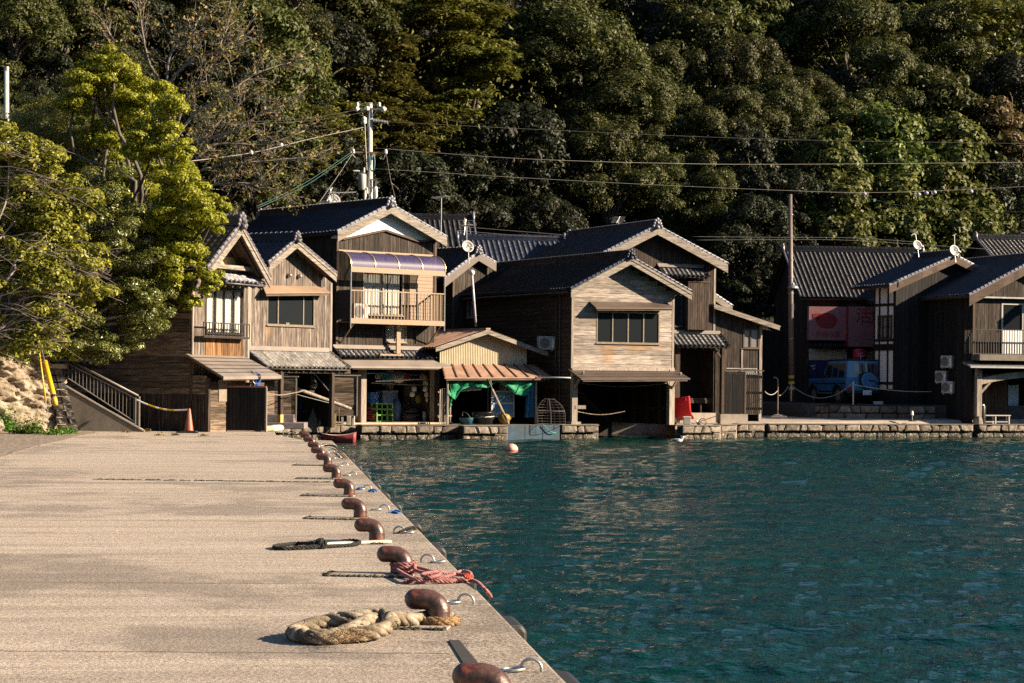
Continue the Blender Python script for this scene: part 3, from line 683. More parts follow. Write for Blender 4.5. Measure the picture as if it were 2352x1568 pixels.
def tiles(P0, U, D, lu, lv, name, mt, parent, seed=1, hgt=1.0, tw=TW, tr=TR, sag=0.0):
    """wavy pan tiles: P0 a corner on the ridge, U along the ridge, D down the slope (unit vectors)"""
    P0, U, D = Vector(P0), Vector(U).normalized(), Vector(D).normalized(); N = U.cross(D)
    if N.z < 0: N = -N
    nc = max(1, round(lu/tw)); tw = lu/nc; nr = max(1, round(lv/tr)); tr = lv/nr; k = len(PROF); rg = np.random.default_rng(seed)
    uu = np.array([(i+f)*tw for i in range(nc) for f, _ in PROF]+[lu]); ph = np.array([h for i in range(nc) for _, h in PROF]+[PROF[0][1]])*hgt
    jit = rg.normal(0, .004, (nr, nc)); jj = np.concatenate([np.repeat(jit, k, 1), jit[:, -1:]], 1)
    tl = rg.normal(0, .006, (nr, nc)); tt = np.concatenate([np.repeat(tl, k, 1), tl[:, -1:]], 1)
    rows_v, rows_h = [], []
    for r in range(nr):
        rows_v += [np.full_like(uu, r*tr), (r+1)*tr-.004+np.abs(ph)*.2]; rows_h += [ph+.0+jj[r], ph+.042+jj[r]+tt[r]]
    v = np.array(rows_v); h = np.array(rows_h)
    if sag: h = h-sag*np.sin(np.pi*np.clip(v/lv, 0, 1))
    P = np.array(P0)[None, None]+np.array(U)[None, None]*uu[None, :, None]+np.array(D)[None, None]*v[..., None]+np.array(N)[None, None]*(h+.03)[..., None]
    n = len(uu); i = (np.arange(v.shape[0]-1)[:, None]*n+np.arange(n-1)[None, :]).ravel()
    V = P.reshape(-1, 3); Q = np.stack([i, i+1, i+n+1, i+n], 1); o = np_mesh(name, V, Q, mt, parent)
    # round end caps along the eave
    mb = MB(); E = P[-1]
    for c_ in range(nc):
        q = E[c_*k+5]; mb.ball((q[0]+D.x*.005, q[1]+D.y*.005, q[2]-.012), .047, 7, 5)
    mb.prism([P0+D*lv-N*.035, P0+U*lu+D*lv-N*.035, P0+U*lu+D*lv+N*.02, P0+D*lv+N*.02], D*.02)
    mb.build('eave_tiles', mt, o, smooth=True)
    return o
def oni(mb, c, s, fy):
    """ridge-end ornament of scrolls and a round boss, facing fy (-1 front)"""
    x, y, z = c
    mb.box(x-.13*s, x+.13*s, y-.04, y+.06, z-.12*s, z+.12*s)
    for dx, dz, r in ((-.13, -.02, .075), (.13, -.02, .075), (-.1, .1, .065), (.1, .1, .065), (0, .16, .075), (-.18, -.12, .06), (.18, -.12, .06)):
        mb.ball((x+dx*s, y+fy*.05, z+dz*s), (r*s, .05, r*s), 8, 6)
    mb.cyl((x, y, z+.02*s), (x, y+fy*.12, z+.02*s), .075*s, 10)
    mb.cyl((x-.03*s, y+fy*.02, z-.17*s), (x-.03*s, y+fy*.2, z-.17*s), .075*s, 10)
def gable_roof(root, prof, y0, y1, tile='tile', barge='barge', bh=.3, verge='verge', layers=2, seed=1, wallx=None, back=True, ridge=True, onis=1.0, soff=True, sagb=.0):
    """prof = (sL,zL, sP,zP, sR,zR) of the roof surface at the verge; y0 front verge, y1 back end"""
    sL, zL, sP, zP, sR, zR = prof; W_ = None
    ro = thing_part('roof', root)
    for sd, (s, z) in enumerate(((sL, zL), (sR, zR))):
        D = Vector((s-sP, 0, z-zP)); lv = D.length; D.normalize(); N = Vector((D.z, 0, -D.x)); N = N if N.z > 0 else -N
        tiles((sP, y0+.09, zP), (0, 1, 0), D, y1-y0-.18, lv, 'roof_tiles', M[tile], ro, seed+sd)
        mb = MB(); a = Vector((sP, y0+.07, zP))-N*.07; mb.prism([a, a+D*(lv-.05), a+D*(lv-.05)-N*.06, a-N*.06], (0, y1-y0-.14, 0))
        for k in range(int((y1-y0)/.45)): mb.beam(a+Vector((0, .2+k*.45, 0))-N*.09, a+D*(lv-.06)+Vector((0, .2+k*.45, 0))-N*.09, .06, .07)
        mb.build('soffit', M['soffit'], ro)
        # barge board: two laid boards
        mb = MB(); nn = 14
        for yb, hh, dz, tk in ((y0, bh, .02, .05),)+(((y0-.028, bh*.33, .02, .03),) if layers > 1 else ()):
            top_, bot = [], []
            for i in range(nn+1):
                q = Vector((sP, yb, zP))+D*(lv*i/nn)*1.01-N*dz-N*(sagb*math.sin(math.pi*i/nn))
                wv = hh*(1+.12*(i/nn)**2); top_.append(q); bot.append(q-Vector((0, 0, wv)))
            for i in range(nn): mb.prism([top_[i], top_[i+1], bot[i+1], bot[i]], (0, tk, 0))
        mb.build('barge_board', M[barge], ro)
        # verge tiles
        mb = MB(); nv = max(2, round(lv/.25))
        for i in range(nv):
            p = Vector((sP, y0+.06, zP))+D*(lv*i/nv)+N*.045; q = Vector((sP, y0+.06, zP))+D*(lv*(i+.97)/nv)+N*.06
            mb.tube([p, q], [.058, .066], 8); 
            q2 = q+N*.005; mb.ball((q2.x, q2.y-.05, q2.z-.01), (.05, .035, .05), 7, 5)
            mb.prism([p+Vector((0, -.055, -.02)), q+Vector((0, -.055, -.02)), q+Vector((0, -.055, -.15)), p+Vector((0, -.055, -.15))], (0, .03, 0))
        mb.build('verge_tiles', M[verge], ro, smooth=False)
    if ridge:
        mb = MB(); h = .0
        for k, (w_, hh) in enumerate(((.3, .07), (.26, .07), (.24, .07), (.22, .06))):
            mb.box(sP-w_/2, sP+w_/2, y0+.05, y1-.05, zP+h, zP+h+hh-.012); mb.box(sP-w_/2+.02, sP+w_/2-.02, y0+.06, y1-.06, zP+h+hh-.012, zP+h+hh); h += hh
        n = max(2, round((y1-y0)/.27))
        for i in range(n):
            a = y0+.04+(y1-y0-.08)*i/n; b_ = a+(y1-y0-.08)/n
            mb.tube([(sP, a, zP+h), (sP, b_-.03, zP+h), (sP, b_-.028, zP+h), (sP, b_, zP+h)], [.1, .1, .118, .118], 10)
        mb.build('ridge_tiles', M[tile], ro, smooth=False)
        if onis:
            for yy, fy in ((y0+.02, -1), (y1-.02, 1)): mb = MB(); oni(mb, (sP, yy, zP+.16), onis, fy); mb.build('ridge_ornament', M[verge], ro, smooth=True)
    return ro
def thing_part(name, parent, loc=(0, 0, 0)):
    o = bpy.data.objects.new(name, None); o.empty_display_size = .2; o.location = loc; return link(o, parent)
def zr(prof, dz=.16):
    sL, zL, sP, zP, sR, zR = prof
    return lambda s: (zP+(s-sP)*(zL-zP)/(sL-sP) if s < sP else zP+(s-sP)*(zR-zP)/(sR-sP))-dz
def canopy(root, F, TL, TR_, EL, ER, o, kind, name='canopy', mt=None, y0=0.0, seed=1, brackets=(), ribs=0, seams=0, edge=.05, dz=0):
    """lean-to roof on the front: wall line TL-TR at y0, eave EL-ER at y0-o (pixels)"""
    a = F.p(*TL, y0); b_ = F.p(*TR_, y0); c_ = F.p(*EL, y0-o); d_ = F.p(*ER, y0-o)
    zt = (a[1]+b_[1])/2; ze = (c_[1]+d_[1])/2; sl, sr = (min(a[0], c_[0]) if kind == 'tile' else a[0]), (max(b_[0], d_[0]) if kind == 'tile' else b_[0])
    r = thing_part(name, root)
    if kind == 'tile':
        sl, sr = (a[0]+c_[0])/2, (b_[0]+d_[0])/2
        D = Vector((0, -o, ze-zt)); lv = D.length
        tiles((sl, y0, zt), (1, 0, 0), D, sr-sl, lv, 'roof_tiles', M[mt or 'tile'], r, seed)
        mb = MB(); N = Vector((0, D.z, o)).normalized(); a0 = Vector((sl+.04, y0, zt))-N*.04; Dn = D.normalized()
        mb.prism([a0, a0+Dn*(lv-.04), a0+Dn*(lv-.04)-N*.05, a0-N*.05], (sr-sl-.08, 0, 0))
        k = max(2, int((sr-sl)/.42))
        for i in range(k+1): mb.beam(a0+Vector(((sr-sl-.14)*i/k+.03, 0, 0))-N*.08, a0+Dn*(lv-.03)+Vector(((sr-sl-.14)*i/k+.03, 0, 0))-N*.08, .06, .07)
        mb.build('soffit', M['soffit'], r)
        mb = MB(); mb.box(sl-.02, sr+.02, y0-.12, y0, zt+.0, zt+.1); mb.box(sl-.02, sr+.02, y0-.07, y0, zt+.1, zt+.17); mb.build('flashing', M['greymetal'], r)
        nv = max(2, round(lv/.25))
        for s in (sl-.02, sr+.02):
            mb = MB()
            for i in range(nv):
                p = Vector((s, y0, zt))+Dn*(lv*i/nv)+N*.06; q = Vector((s, y0, zt))+Dn*(lv*(i+.97)/nv)+N*.075; mb.tube([p, q], [.055, .064], 8)
            mb.build('verge_tiles', M[mt or 'tile'], r)
    else:
        mb = MB(); q = [Vector((a[0], y0, a[1])), Vector((b_[0], y0, b_[1])), Vector((d_[0], y0-o, d_[1])), Vector((c_[0], y0-o, c_[1]))]
        N = (q[1]-q[0]).cross(q[3]-q[0]).normalized(); N = N if N.z > 0 else -N
        k = max(1, seams)
        for i in range(k):
            f0, f1 = i/k, (i+1)/k; A0, A1 = q[0].lerp(q[3], f0), q[1].lerp(q[2], f0); B0, B1 = q[0].lerp(q[3], f1), q[1].lerp(q[2], f1)
            up = N*(.012 if seams else 0)
            mb.add([A0, A1, B1+up, B0+up, A0-N*.03, A1-N*.03, B1-N*.03, B0-N*.03], [(0, 1, 2, 3), (7, 6, 5, 4), (0, 4, 5, 1), (1, 5, 6, 2), (2, 6, 7, 3), (3, 7, 4, 0)])
        mb.prism([q[3], q[2], q[2]-Vector((0, 0, edge)), q[3]-Vector((0, 0, edge))], (0, -.02, 0))
        mb.build('sheet', M[mt], r)
        if seams:
            mb = MB()
            for i in range(1, k): mb.beam(q[0].lerp(q[3], i/k)+N*.012, q[1].lerp(q[2], i/k)+N*.012, .022, .012, N)
            mb.build('seam', M['dkframe'], r)
        if ribs:
            mb = MB()
            for i in range(ribs+1):
                f = (i+.02)/(ribs+.04); mb.beam(q[0].lerp(q[1], f)+N*.02, q[3].lerp(q[2], f)+N*.02, .05, .05, N)
            mb.build('batten', M['dkframe'] if mt != 'rust' else plain('rust_brown_batten', (.1, .05, .035), .6), r)
        mb = MB()
        for f in (.03, .5, .97):
            A0, A1 = q[0].lerp(q[1], f)-N*.07, q[3].lerp(q[2], f)-N*.07; mb.beam(A0, A1, .06, .07)
        mb.beam(q[3].lerp(q[2], .02)+Vector((0, .06, -.09)), q[3].lerp(q[2], .98)+Vector((0, .06, -.09)), .07, .08)
        mb.build('rafter', M['soffit'], r)
    r['_b'] = 0; del r['_b']
    return r, (a, b_, c_, d_)
def window(root, Mf, u0, u1, z0, z1, cuts, frame='bronze', gl='glass', fw=.055, name='window', dep=.07, curtain=None, rail=None, out=.05, sill=True):
    f = MB(); 
    def bx(a, b_, c_, d_, o0, o1):
        p = [Mf(a, c_, o0), Mf(b_, c_, o0), Mf(b_, c_, o1), Mf(a, c_, o1), Mf(a, d_, o0), Mf(b_, d_, o0), Mf(b_, d_, o1), Mf(a, d_, o1)]; f.hexa(p)
    bx(u0, u0+fw, z0, z1, -.03, out); bx(u1-fw, u1, z0, z1, -.03, out); bx(u0+fw, u1-fw, z0, z0+fw, -.03, out); bx(u0+fw, u1-fw, z1-fw, z1, -.03, out)
    for i, c_ in enumerate(cuts): bx(u0+(u1-u0)*c_-fw*.5, u0+(u1-u0)*c_+fw*.5, z0+fw, z1-fw, -.025, out-.012)
    if rail: bx(u0+fw, u1-fw, z0+(z1-z0)*rail-.02, z0+(z1-z0)*rail+.02, -.02, out-.02)
    if sill: bx(u0-.03, u1+.03, z0-.035, z0-.002, -.02, out+.05)
    fo = f.build(name, M[frame], root)
    g = MB(); edges = [0]+list(cuts)+[1]
    for i in range(len(edges)-1):
        a, b_ = u0+(u1-u0)*edges[i]+.02, u0+(u1-u0)*edges[i+1]-.02; o = .012 if i % 2 else -.006
        g.hexa([Mf(a, z0+.02, o-.006), Mf(b_, z0+.02, o-.006), Mf(b_, z0+.02, o), Mf(a, z0+.02, o), Mf(a, z1-.02, o-.006), Mf(b_, z1-.02, o-.006), Mf(b_, z1-.02, o), Mf(a, z1-.02, o)])
    g.build('pane', M[gl], fo)
    if curtain:
        c_ = MB()
        for (a, b_) in curtain:
            n = int((b_-a)*(u1-u0)/.02)+2; vv = []
            for i in range(n+1):
                u = u0+(u1-u0)*(a+(b_-a)*i/n); o = -.06+.02*math.sin(i*.9)+.012*math.sin(i*.37+1)
                vv += [Mf(u, z0+.02, o), Mf(u, z1-.02, o*.9)]
            c_.add(vv, [(2*i, 2*i+2, 2*i+3, 2*i+1) for i in range(n)])
        c_.build('curtain', M['curtain'], fo, smooth=True)
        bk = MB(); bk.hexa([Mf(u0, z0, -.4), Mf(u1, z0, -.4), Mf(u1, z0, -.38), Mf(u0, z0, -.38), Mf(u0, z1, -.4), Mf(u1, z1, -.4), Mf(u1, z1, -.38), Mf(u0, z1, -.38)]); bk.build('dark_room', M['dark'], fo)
    return fo
def hp(F, x0, y0, x1, y1, d=0.0):
    """pixel rectangle on the front -> (u0,u1,z0,z1)"""
    a = F.p(x0, (y0+y1)/2, d)[0]; b_ = F.p(x1, (y0+y1)/2, d)[0]; zt = F.p((x0+x1)/2, y0, d)[1]; zb = F.p((x0+x1)/2, y1, d)[1]
    return (a, b_, zb, zt)
def railing(root, A, B, z0, z1, n, mt, name='railing', bw=.02, top=.05, bottom=True):
    mb = MB(); A, B = Vector(A), Vector(B)
    def P_(f, z): q = A.lerp(B, f); return Vector((q.x, q.y, z))
    mb.beam(P_(0, z1), P_(1, z1), top, top*.7)
    if bottom: mb.beam(P_(0, z0), P_(1, z0), top*.8, top*.6)
    for i in range(n+1): mb.beam(P_(i/n, z0), P_(i/n, z1), bw, bw, (1, 0, 0))
    return mb.build(name, M[mt], root)
def ac_unit(loc, rotz, label, w_=.8, h=.62, d=.3, group='outdoor air conditioner units'):
    r = thing('air_conditioner', label, 'air conditioner', loc, rotz, group)
    mb = MB(); mb.box(-w_/2, w_/2, 0, d, 0, h); o = mb.build('casing', M['acwhite'], r); bevel(o, .015, 2)
    mb = MB(); mb.torus((-w_*.14, -.006, h/2), h*.37, .008, (0, 1, 0), 24, 6)
    for k in range(1, 5): mb.torus((-w_*.14, -.006, h/2), h*.37*k/5, .005, (0, 1, 0), 20, 4)
    mb.cyl((-w_*.14, -.004, h/2), (-w_*.14, .002, h/2), h*.36, 24); mb.build('fan_grille', plain('grille_grey', (.16, .15, .14), .6), r)
    mb = MB(); mb.box(w_*.3, w_*.46, -.012, -.001, h*.12, h*.75); mb.build('side_panel', M['white'], r)
    mb = MB(); mb.box(-w_*.38, -w_*.3, .02, d-.02, -.06, 0); mb.box(w_*.3, w_*.38, .02, d-.02, -.06, 0); mb.build('foot', M['steel'], r)
    return r
def box_house(root, F, s0, s1, L, z0, prof, front=True): pass
# ------------------------------------------------------------------ the houses
def prof_of(F, peak, left, right, d):
    p, l, r = F.p(*peak, d), F.p(*left, d), F.p(*right, d); return (l[0], l[1], p[0], p[1], r[0], r[1])
def house_shell(root, F, s0, s1, L, z0, prof, front, left, right='inside', holes=(), fk='v', fw=.2, lk='h', lw=.2, seed=1, lholes=(), frontname='front_wall', fz=None, lz=None, inner=True, lap=0):
    top = zr(prof)
    if front: wall(frontname, root, face_front(0), s0, s1, z0 if fz is None else fz, 0, fk, fw, M[front], holes, top, seed, inner, lap)
    zl = top(s0); zr_ = top(s1)
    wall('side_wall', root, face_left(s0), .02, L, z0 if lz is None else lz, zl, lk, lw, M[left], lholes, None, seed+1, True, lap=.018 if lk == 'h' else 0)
    sheet(face_right(s1), .02, L, z0, zr_, M[right], 'side_wall', root)
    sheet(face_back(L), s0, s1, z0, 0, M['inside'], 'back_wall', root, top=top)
    for s in (s0-.012, s1-.1): mb = MB(); mb.box(s, s+.112, -.045, .06, z0 if fz is None else fz, top(s)-.05); mb.build('corner_post', M['post'] if front != 'wood_dk_v' else M['barge_dk'], root)

# 1 leftmost plank house ---------------------------------------------------
F = Frame(438, 68.8, 65, QZ-.01)
root = fthing(F, 'wooden_house', 'leftmost plank house half hidden by the tree, white curtains behind its window', 'house')
pf = prof_of(F, (555.7, 517), (480, 617), (621, 636), -.9); s1 = F.p(571, 700)[0]; L1 = 7.5
win = hp(F, 470.5, 664, 556.5, 766)
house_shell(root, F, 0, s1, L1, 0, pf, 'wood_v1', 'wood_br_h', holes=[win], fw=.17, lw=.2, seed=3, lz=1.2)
gable_roof(root, pf, -.9, L1+.4, 'tile_old', 'barge', .28, 'tile_old', 2, 11, onis=1.25)
wall('panel', root, face_front(-.02), win[0], win[1], F.p(510, 822)[1], F.p(510, 771)[1], 'v', .13, M['wood_orange'], seed=5, inner=False)
window(root, face_front(), *win, (.27, .5, .76), 'dkframe', 'clear', .05, curtain=[(0.02, .98)])
yz = hp(F, 500, 598, 558, 622); mb = MB(); mb.box(yz[0], min(yz[1], s1), -.05, -.03, yz[2]-.1, yz[3]+.1); mb.build('plaster_panel', M['yplaster'], root)
mb = MB(); z_ = F.p(520, 612)[1]; mb.box(.1, s1, -.5, -.02, z_-.12, z_+.02); mb.beam((s1*.45, -.05, z_), (s1*.45, -.05, z_+1.2), .1, .1); mb.build('tie_beam', M['barge'], root)
canopy(root, F, (490.5, 624), (560, 627.5), (499, 649), (607, 655), .85, 'tile', 'window_hood', 'tile_old', seed=4)
cr, _ = canopy(root, F, (427.2, 812), (558.6, 817), (512.2, 864.3), (645.6, 862.3), 1.35, 'sheet', 'awning', 'greymetal', seams=6, edge=.1)
ra = F.p(468, 740, -.35); rb_ = F.p(573, 744, -.35); rz0 = F.p(468, 771, -.35)[1]
railing(root, (ra[0], -.35, 0), (rb_[0], -.35, 0), rz0, ra[1], 16, 'dkframe', bw=.025)
mb = MB(); mb.box(ra[0], rb_[0], -.36, -.02, rz0-.05, rz0); mb.build('rail_shelf', M['dkframe'], root)
lo_ = MB(); zz_ = F.p(477, 868)[1]; boards(lo_, face_left(0), -.62, .0, 1.2, zz_+.25, 'h', .2, seed=6, lap=.018, cuts=False); boards(lo_, face_front(-.62), 0, s1, 0, zz_-.1, 'h', .2, seed=7); lo_.build('ground_floor_wall', M['wood_br_h'], root)
mb = MB(); mb.box(.6, 2.2, -.68, -.65, zz_-.75, zz_-.05); mb.build('beige_panel', plain('dull_beige_panel', (.2, .165, .125), .8), root)
sl = MB(); boards(sl, face_left(0), -.62, L1, 0, 1.2, 'v', .07, jit=.02, seed=9); sl.build('slatted_panel', M['wood_dk_v'], root)
mb = MB(); q = F.p(477, 900, 0); mb.box(-.06, .06, -.72, -.6, 0, F.p(477, 868)[1]); mb.tube([(-.05, -.05, 1.0), (-.05, -.05, 4.6)], .035, 8); mb.build('drain_post', M['wood_br_v'], root)

# 2 second plank house --------------------------------------------------------
F = Frame(570, 84, 55, VZ)
root = fthing(F, 'wooden_house', 'second plank house from the left with a tan hood over a three-pane window', 'house')
pf = prof_of(F, (683, 552), (619, 605), (773, 628), -.6); s1 = F.p(761, 700)[0]; L2 = 8.5
win = hp(F, 611.5, 667, 720.5, 748.5); zb = F.p(660, 806)[1]
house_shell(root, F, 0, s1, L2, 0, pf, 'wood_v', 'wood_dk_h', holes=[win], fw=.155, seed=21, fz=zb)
gable_roof(root, pf, -.6, L2+.3, 'tile', 'barge', .28, 'tile_old', 2, 31, onis=1.05)
wf = window(root, face_front(), *win, (.235, .77), 'bronze', 'glass', .06)
tx = F.p(660, 743.5); text('lettering', 'INE', M['acwhite'], wf, (tx[0], -.022, tx[1]), (R(90), 0, 0), .13, .004, True)
canopy(root, F, (603, 653.5), (744, 657.5), (610, 672), (757.5, 671), .42, 'sheet', 'window_hood', 'tanmetal', edge=.035)
canopy(root, F, (564, 806), (762, 806), (613, 847), (793, 848.5), 1.15, 'tile', 'lower_roof', 'tile_moss', seed=23)
mb = MB()
for x, y in ((678.6, 632), (702, 634)):
    q = F.p(x-18, y); mb.cyl((q[0], -.02, q[1]), (q[0], -.13, q[1]), .085, 12); mb.ball((q[0], -.13, q[1]), .085, 10, 6)
mb.build('vent_hood', M['steel'], root, smooth=True)
mb = MB()
for (x, yb) in ((644.5, 977), (762, 972)):
    q = F.p(x, 900, -.9); mb.box(q[0]-.08, q[0]+.08, -.98, -.82, 0, zb-.75)
mb.beam((0, -.9, zb-.8), (s1+.1, -.9, zb-.8), .12, .14); mb.build('porch_post', M['wood_br_v'], root)
q = F.p(644.5, 900, -.9); mb = MB(); mb.box(q[0]-.083, q[0]+.083, -.984, -.816, 0, .55); mb.build('post_wrap', plain('yellow_post_wrap', (.5, .36, .1), .7), root)
wall('back_partition', root, face_front(1.6), 0, s1, 0, zb, 'v', .2, M['wood_dk_v'], seed=25, inner=False)
q0, q1 = F.p(600, 900, .5)[0], F.p(668, 900, .5)[0]
wall('partition', root, face_front(.5), q0, q1, .35, zb-.5, 'h', .22, M['wood_br_h'], seed=26, inner=False)
# 3 house with the balcony -----------------------------------------------
F = Frame(770, 93.5, 40, VZ)
root = fthing(F, 'wooden_house', 'tall house with a white gable, purple balcony roof and open workshop below', 'house'); F3 = F
pf = prof_of(F, (898.5, 471), (777, 533), (1026, 545), -.5); s1 = F.p(1000, 700)[0]; L3 = 9.5
zt = F.p(880, 800)[1]; win = hp(F, 884, 747.6, 932, 786); door = hp(F, 832, 624, 926, 724)
house_shell(root, F, 0, s1, L3, 0, pf, 'wood_dk_v', 'wood_dk_v', holes=[win, door], fw=.2, lk='v', seed=41, fz=zt)
gable_roof(root, pf, -.5, L3+.3, 'tile', 'barge', .34, 'verge', 1, 51, onis=1.2, sagb=.0)
top = zr(pf, .18); pts = [F.p(x, y, -.03) for x, y in ((786, 549), (883, 528.7), (958.8, 553.4), (1003, 552))]
mb = MB(); us = np.linspace(-.3, s1+.3, 30)
for a, b_ in zip(us[:-1], us[1:]):
    za, zb_ = [float(np.interp(u, [p[0] for p in pts], [p[1] for p in pts])) for u in (a, b_)]
    ta, tb = max(top(a), za+.01), max(top(b_), zb_+.01); mb.hexa([(a, -.06, za), (b_, -.06, zb_), (b_, -.03, zb_), (a, -.03, za), (a, -.06, ta), (b_, -.06, tb), (b_, -.03, tb), (a, -.03, ta)])
g_ = mb.build('gable_panel', M['white'], root)
mb = MB()
for a, b_ in zip(pts[:-1], pts[1:]): mb.beam((a[0], -.09, a[1]), (b_[0], -.09, b_[1]), .07, .09)
mb.build('drip_board', M['barge_dk'], g_)
mb = MB()
for i in range(1, 6):
    u = s1*i/6; mb.box(u-.008, u+.008, -.066, -.06, float(np.interp(u, [p[0] for p in pts], [p[1] for p in pts]))+.05, top(u)-.1)
mb.build('joint_strip', M['steel'], g_)
window(root, face_front(), *win, (.5,), 'champagne', 'glass_g', .045)
window(root, face_front(), *door, (.5,), 'bronze', 'clear', .07, curtain=[(.03, .62), (.64, .93)])
bs = hp(F, 940, 624, 992, 735); wall('siding_panel', root, face_front(-.03), bs[0]-.02, min(bs[1], s1), bs[2], bs[3], 'h', .16, M['beige'], seed=44, inner=False)
# balcony
OB = .95
bl = F.p(806, 700, -OB); brr = F.p(1019, 700, -OB); zr1 = F.p(806, 666, -OB)[1]; zf = F.p(806, 740, -OB)[1]; zc = F.p(806, 617, -OB)[1]
bal = thing_part('balcony', root)
railing(bal, (bl[0], -OB, 0), (brr[0], -OB, 0), zf+.16, zr1, 28, 'champagne', 'railing', .025, .07)
railing(bal, (brr[0], -OB, 0), (brr[0], 0, 0), zf+.16, zr1, 7, 'champagne', 'railing', .025, .07)
railing(bal, (bl[0], -OB, 0), (bl[0], 0, 0), zf+.16, zr1, 7, 'bronze', 'railing', .025, .07)
mb = MB(); mb.box(bl[0]-.04, brr[0]+.04, -OB-.05, -OB+.03, zf-.04, zf+.16); mb.box(bl[0], brr[0], -OB+.03, 0, zf, zf+.06); mb.build('floor_beam', M['champagne'], bal)
for x in (bl[0]-.03, brr[0]+.03): mb = MB(); mb.tube([(x, -OB-.02, zf-.25), (x, -OB-.02, zc)], .035, 8); mb.build('post', M['galv'], bal)
mb = MB(); mb.box(bl[0]-.05, brr[0]+.05, -OB-.06, -OB+.02, zc-.13, zc+.1); mb.box(bl[0]-.1, brr[0]+.1, -.03, .0, F.p(880, 581)[1]-.03, F.p(880, 581)[1]+.05); mb.build('roof_beam', M['champagne'], bal)
mb = MB(); ztp = F.p(880, 583)[1]
for x0 in (bl[0]+.15, brr[0]-.15): mb.beam((x0, -OB, zf-.04), (x0, 0, zf-.9), .05, .05)
mb.box(*[F.p(899, 780, -.1)[0], F.p(908, 780, -.1)[0]], -.5, -.42, F.p(905, 812, -.4)[1], zf); mb.box(*[F.p(873, 816, -.5)[0], F.p(927, 816, -.5)[0]], -.52, -.4, F.p(905, 817, -.5)[1], F.p(905, 813, -.5)[1]); mb.build('bracket', M['champagne'], bal)
def arc(x, t0=0, t1=1, n=12, dr=0.0):
    out = []
    for i in range(n+1):
        a = math.pi/2*(t0+(t1-t0)*i/n); out.append((x, -(OB+.05)*math.sin(a)**.9-dr*math.sin(a), zc+.08+(ztp-zc-.08)*math.cos(a)**.8+dr*math.cos(a)))
    return out
mb = MB(); A0, A1 = arc(bl[0]-.04), arc(brr[0]+.04); n_ = len(A0); mb.add(A0+A1, [(i, n_+i, n_+i+1, i+1) for i in range(n_-1)]); mb.build('curved_roof', M['purple'], bal, smooth=True)
mb = MB()
for k in range(5): mb.tube(arc(bl[0]-.04+(brr[0]-bl[0]+.08)*k/4, dr=.012), .025, 6)
mb.build('roof_rib', plain('gilt_aluminium', (.6, .45, .25), .3, .5), bal)
mb = MB(); mb.add([(bl[0]-.03, -OB, zf+.16), (bl[0]-.03, 0, zf+.16), (bl[0]-.03, 0, zr1), (bl[0]-.03, -OB, zr1), (bl[0]-.05, -OB, zf+.16), (bl[0]-.05, 0, zf+.16), (bl[0]-.05, 0, zr1), (bl[0]-.05, -OB, zr1)], [(0, 1, 2, 3), (7, 6, 5, 4), (0, 4, 5, 1), (1, 5, 6, 2), (2, 6, 7, 3), (3, 7, 4, 0)]); mb.build('end_panel', M['barge_dk'], bal)
# lower roof, awning, open workshop
canopy(root, F, (762, 800), (1003, 804.5), (784, 823), (1026, 824), .6, 'tile', 'lower_roof', 'tile_blk', seed=45)
canopy(root, F, (786, 826), (1016, 827), (806, 840.5), (1039, 842.5), .55, 'sheet', 'awning', 'greymetal', y0=-.62+.05, edge=.08)
zc0 = F.p(900, 826)[1]
for px in (831.5, 997.5): u = F.p(px, 900, -.25)[0]; mb = MB(); mb.box(u-.14, u+.14, -.39, -.11, 0, zc0); mb.build('workshop_post', M['post'], root)
u = F.p(895.5, 900, 1.6)[0]; mb = MB(); mb.box(u-.13, u+.13, 1.5, 1.76, 0, zc0); mb.build('inner_post', M['post'], root)
mb = MB(); mb.beam((-.1, -.25, zc0+.05), (s1+.2, -.25, zc0+.05), .24, .25); mb.box(0, s1, 0, L3, zc0+.2, zc0+.26); mb.build('ceiling_beam', M['inside'], root)
u = F.p(975, 930, 2.2)[0]; mb = MB(); mb.box(u-.4, s1-.03, 2.2, 2.3, 0, 1.75); mb.box(s1-.08, s1-.03, -.1, 2.2, 0, 1.75); mb.build('low_wall', concrete('pale_low_wall', (.34, .28, .22)), root)
mb = MB(); u0 = F.p(787, 968, -.9)[0]; mb.box(u0, s1+.35, -.9, 4, -.0, .075); mb.build('floor_slab', concrete('pale_floor_slab', (.46, .37, .27)), root)
sheet(face_front(4.2), 0, s1, 0, zc0, M['wood_dk_v'], 'back_partition', root)

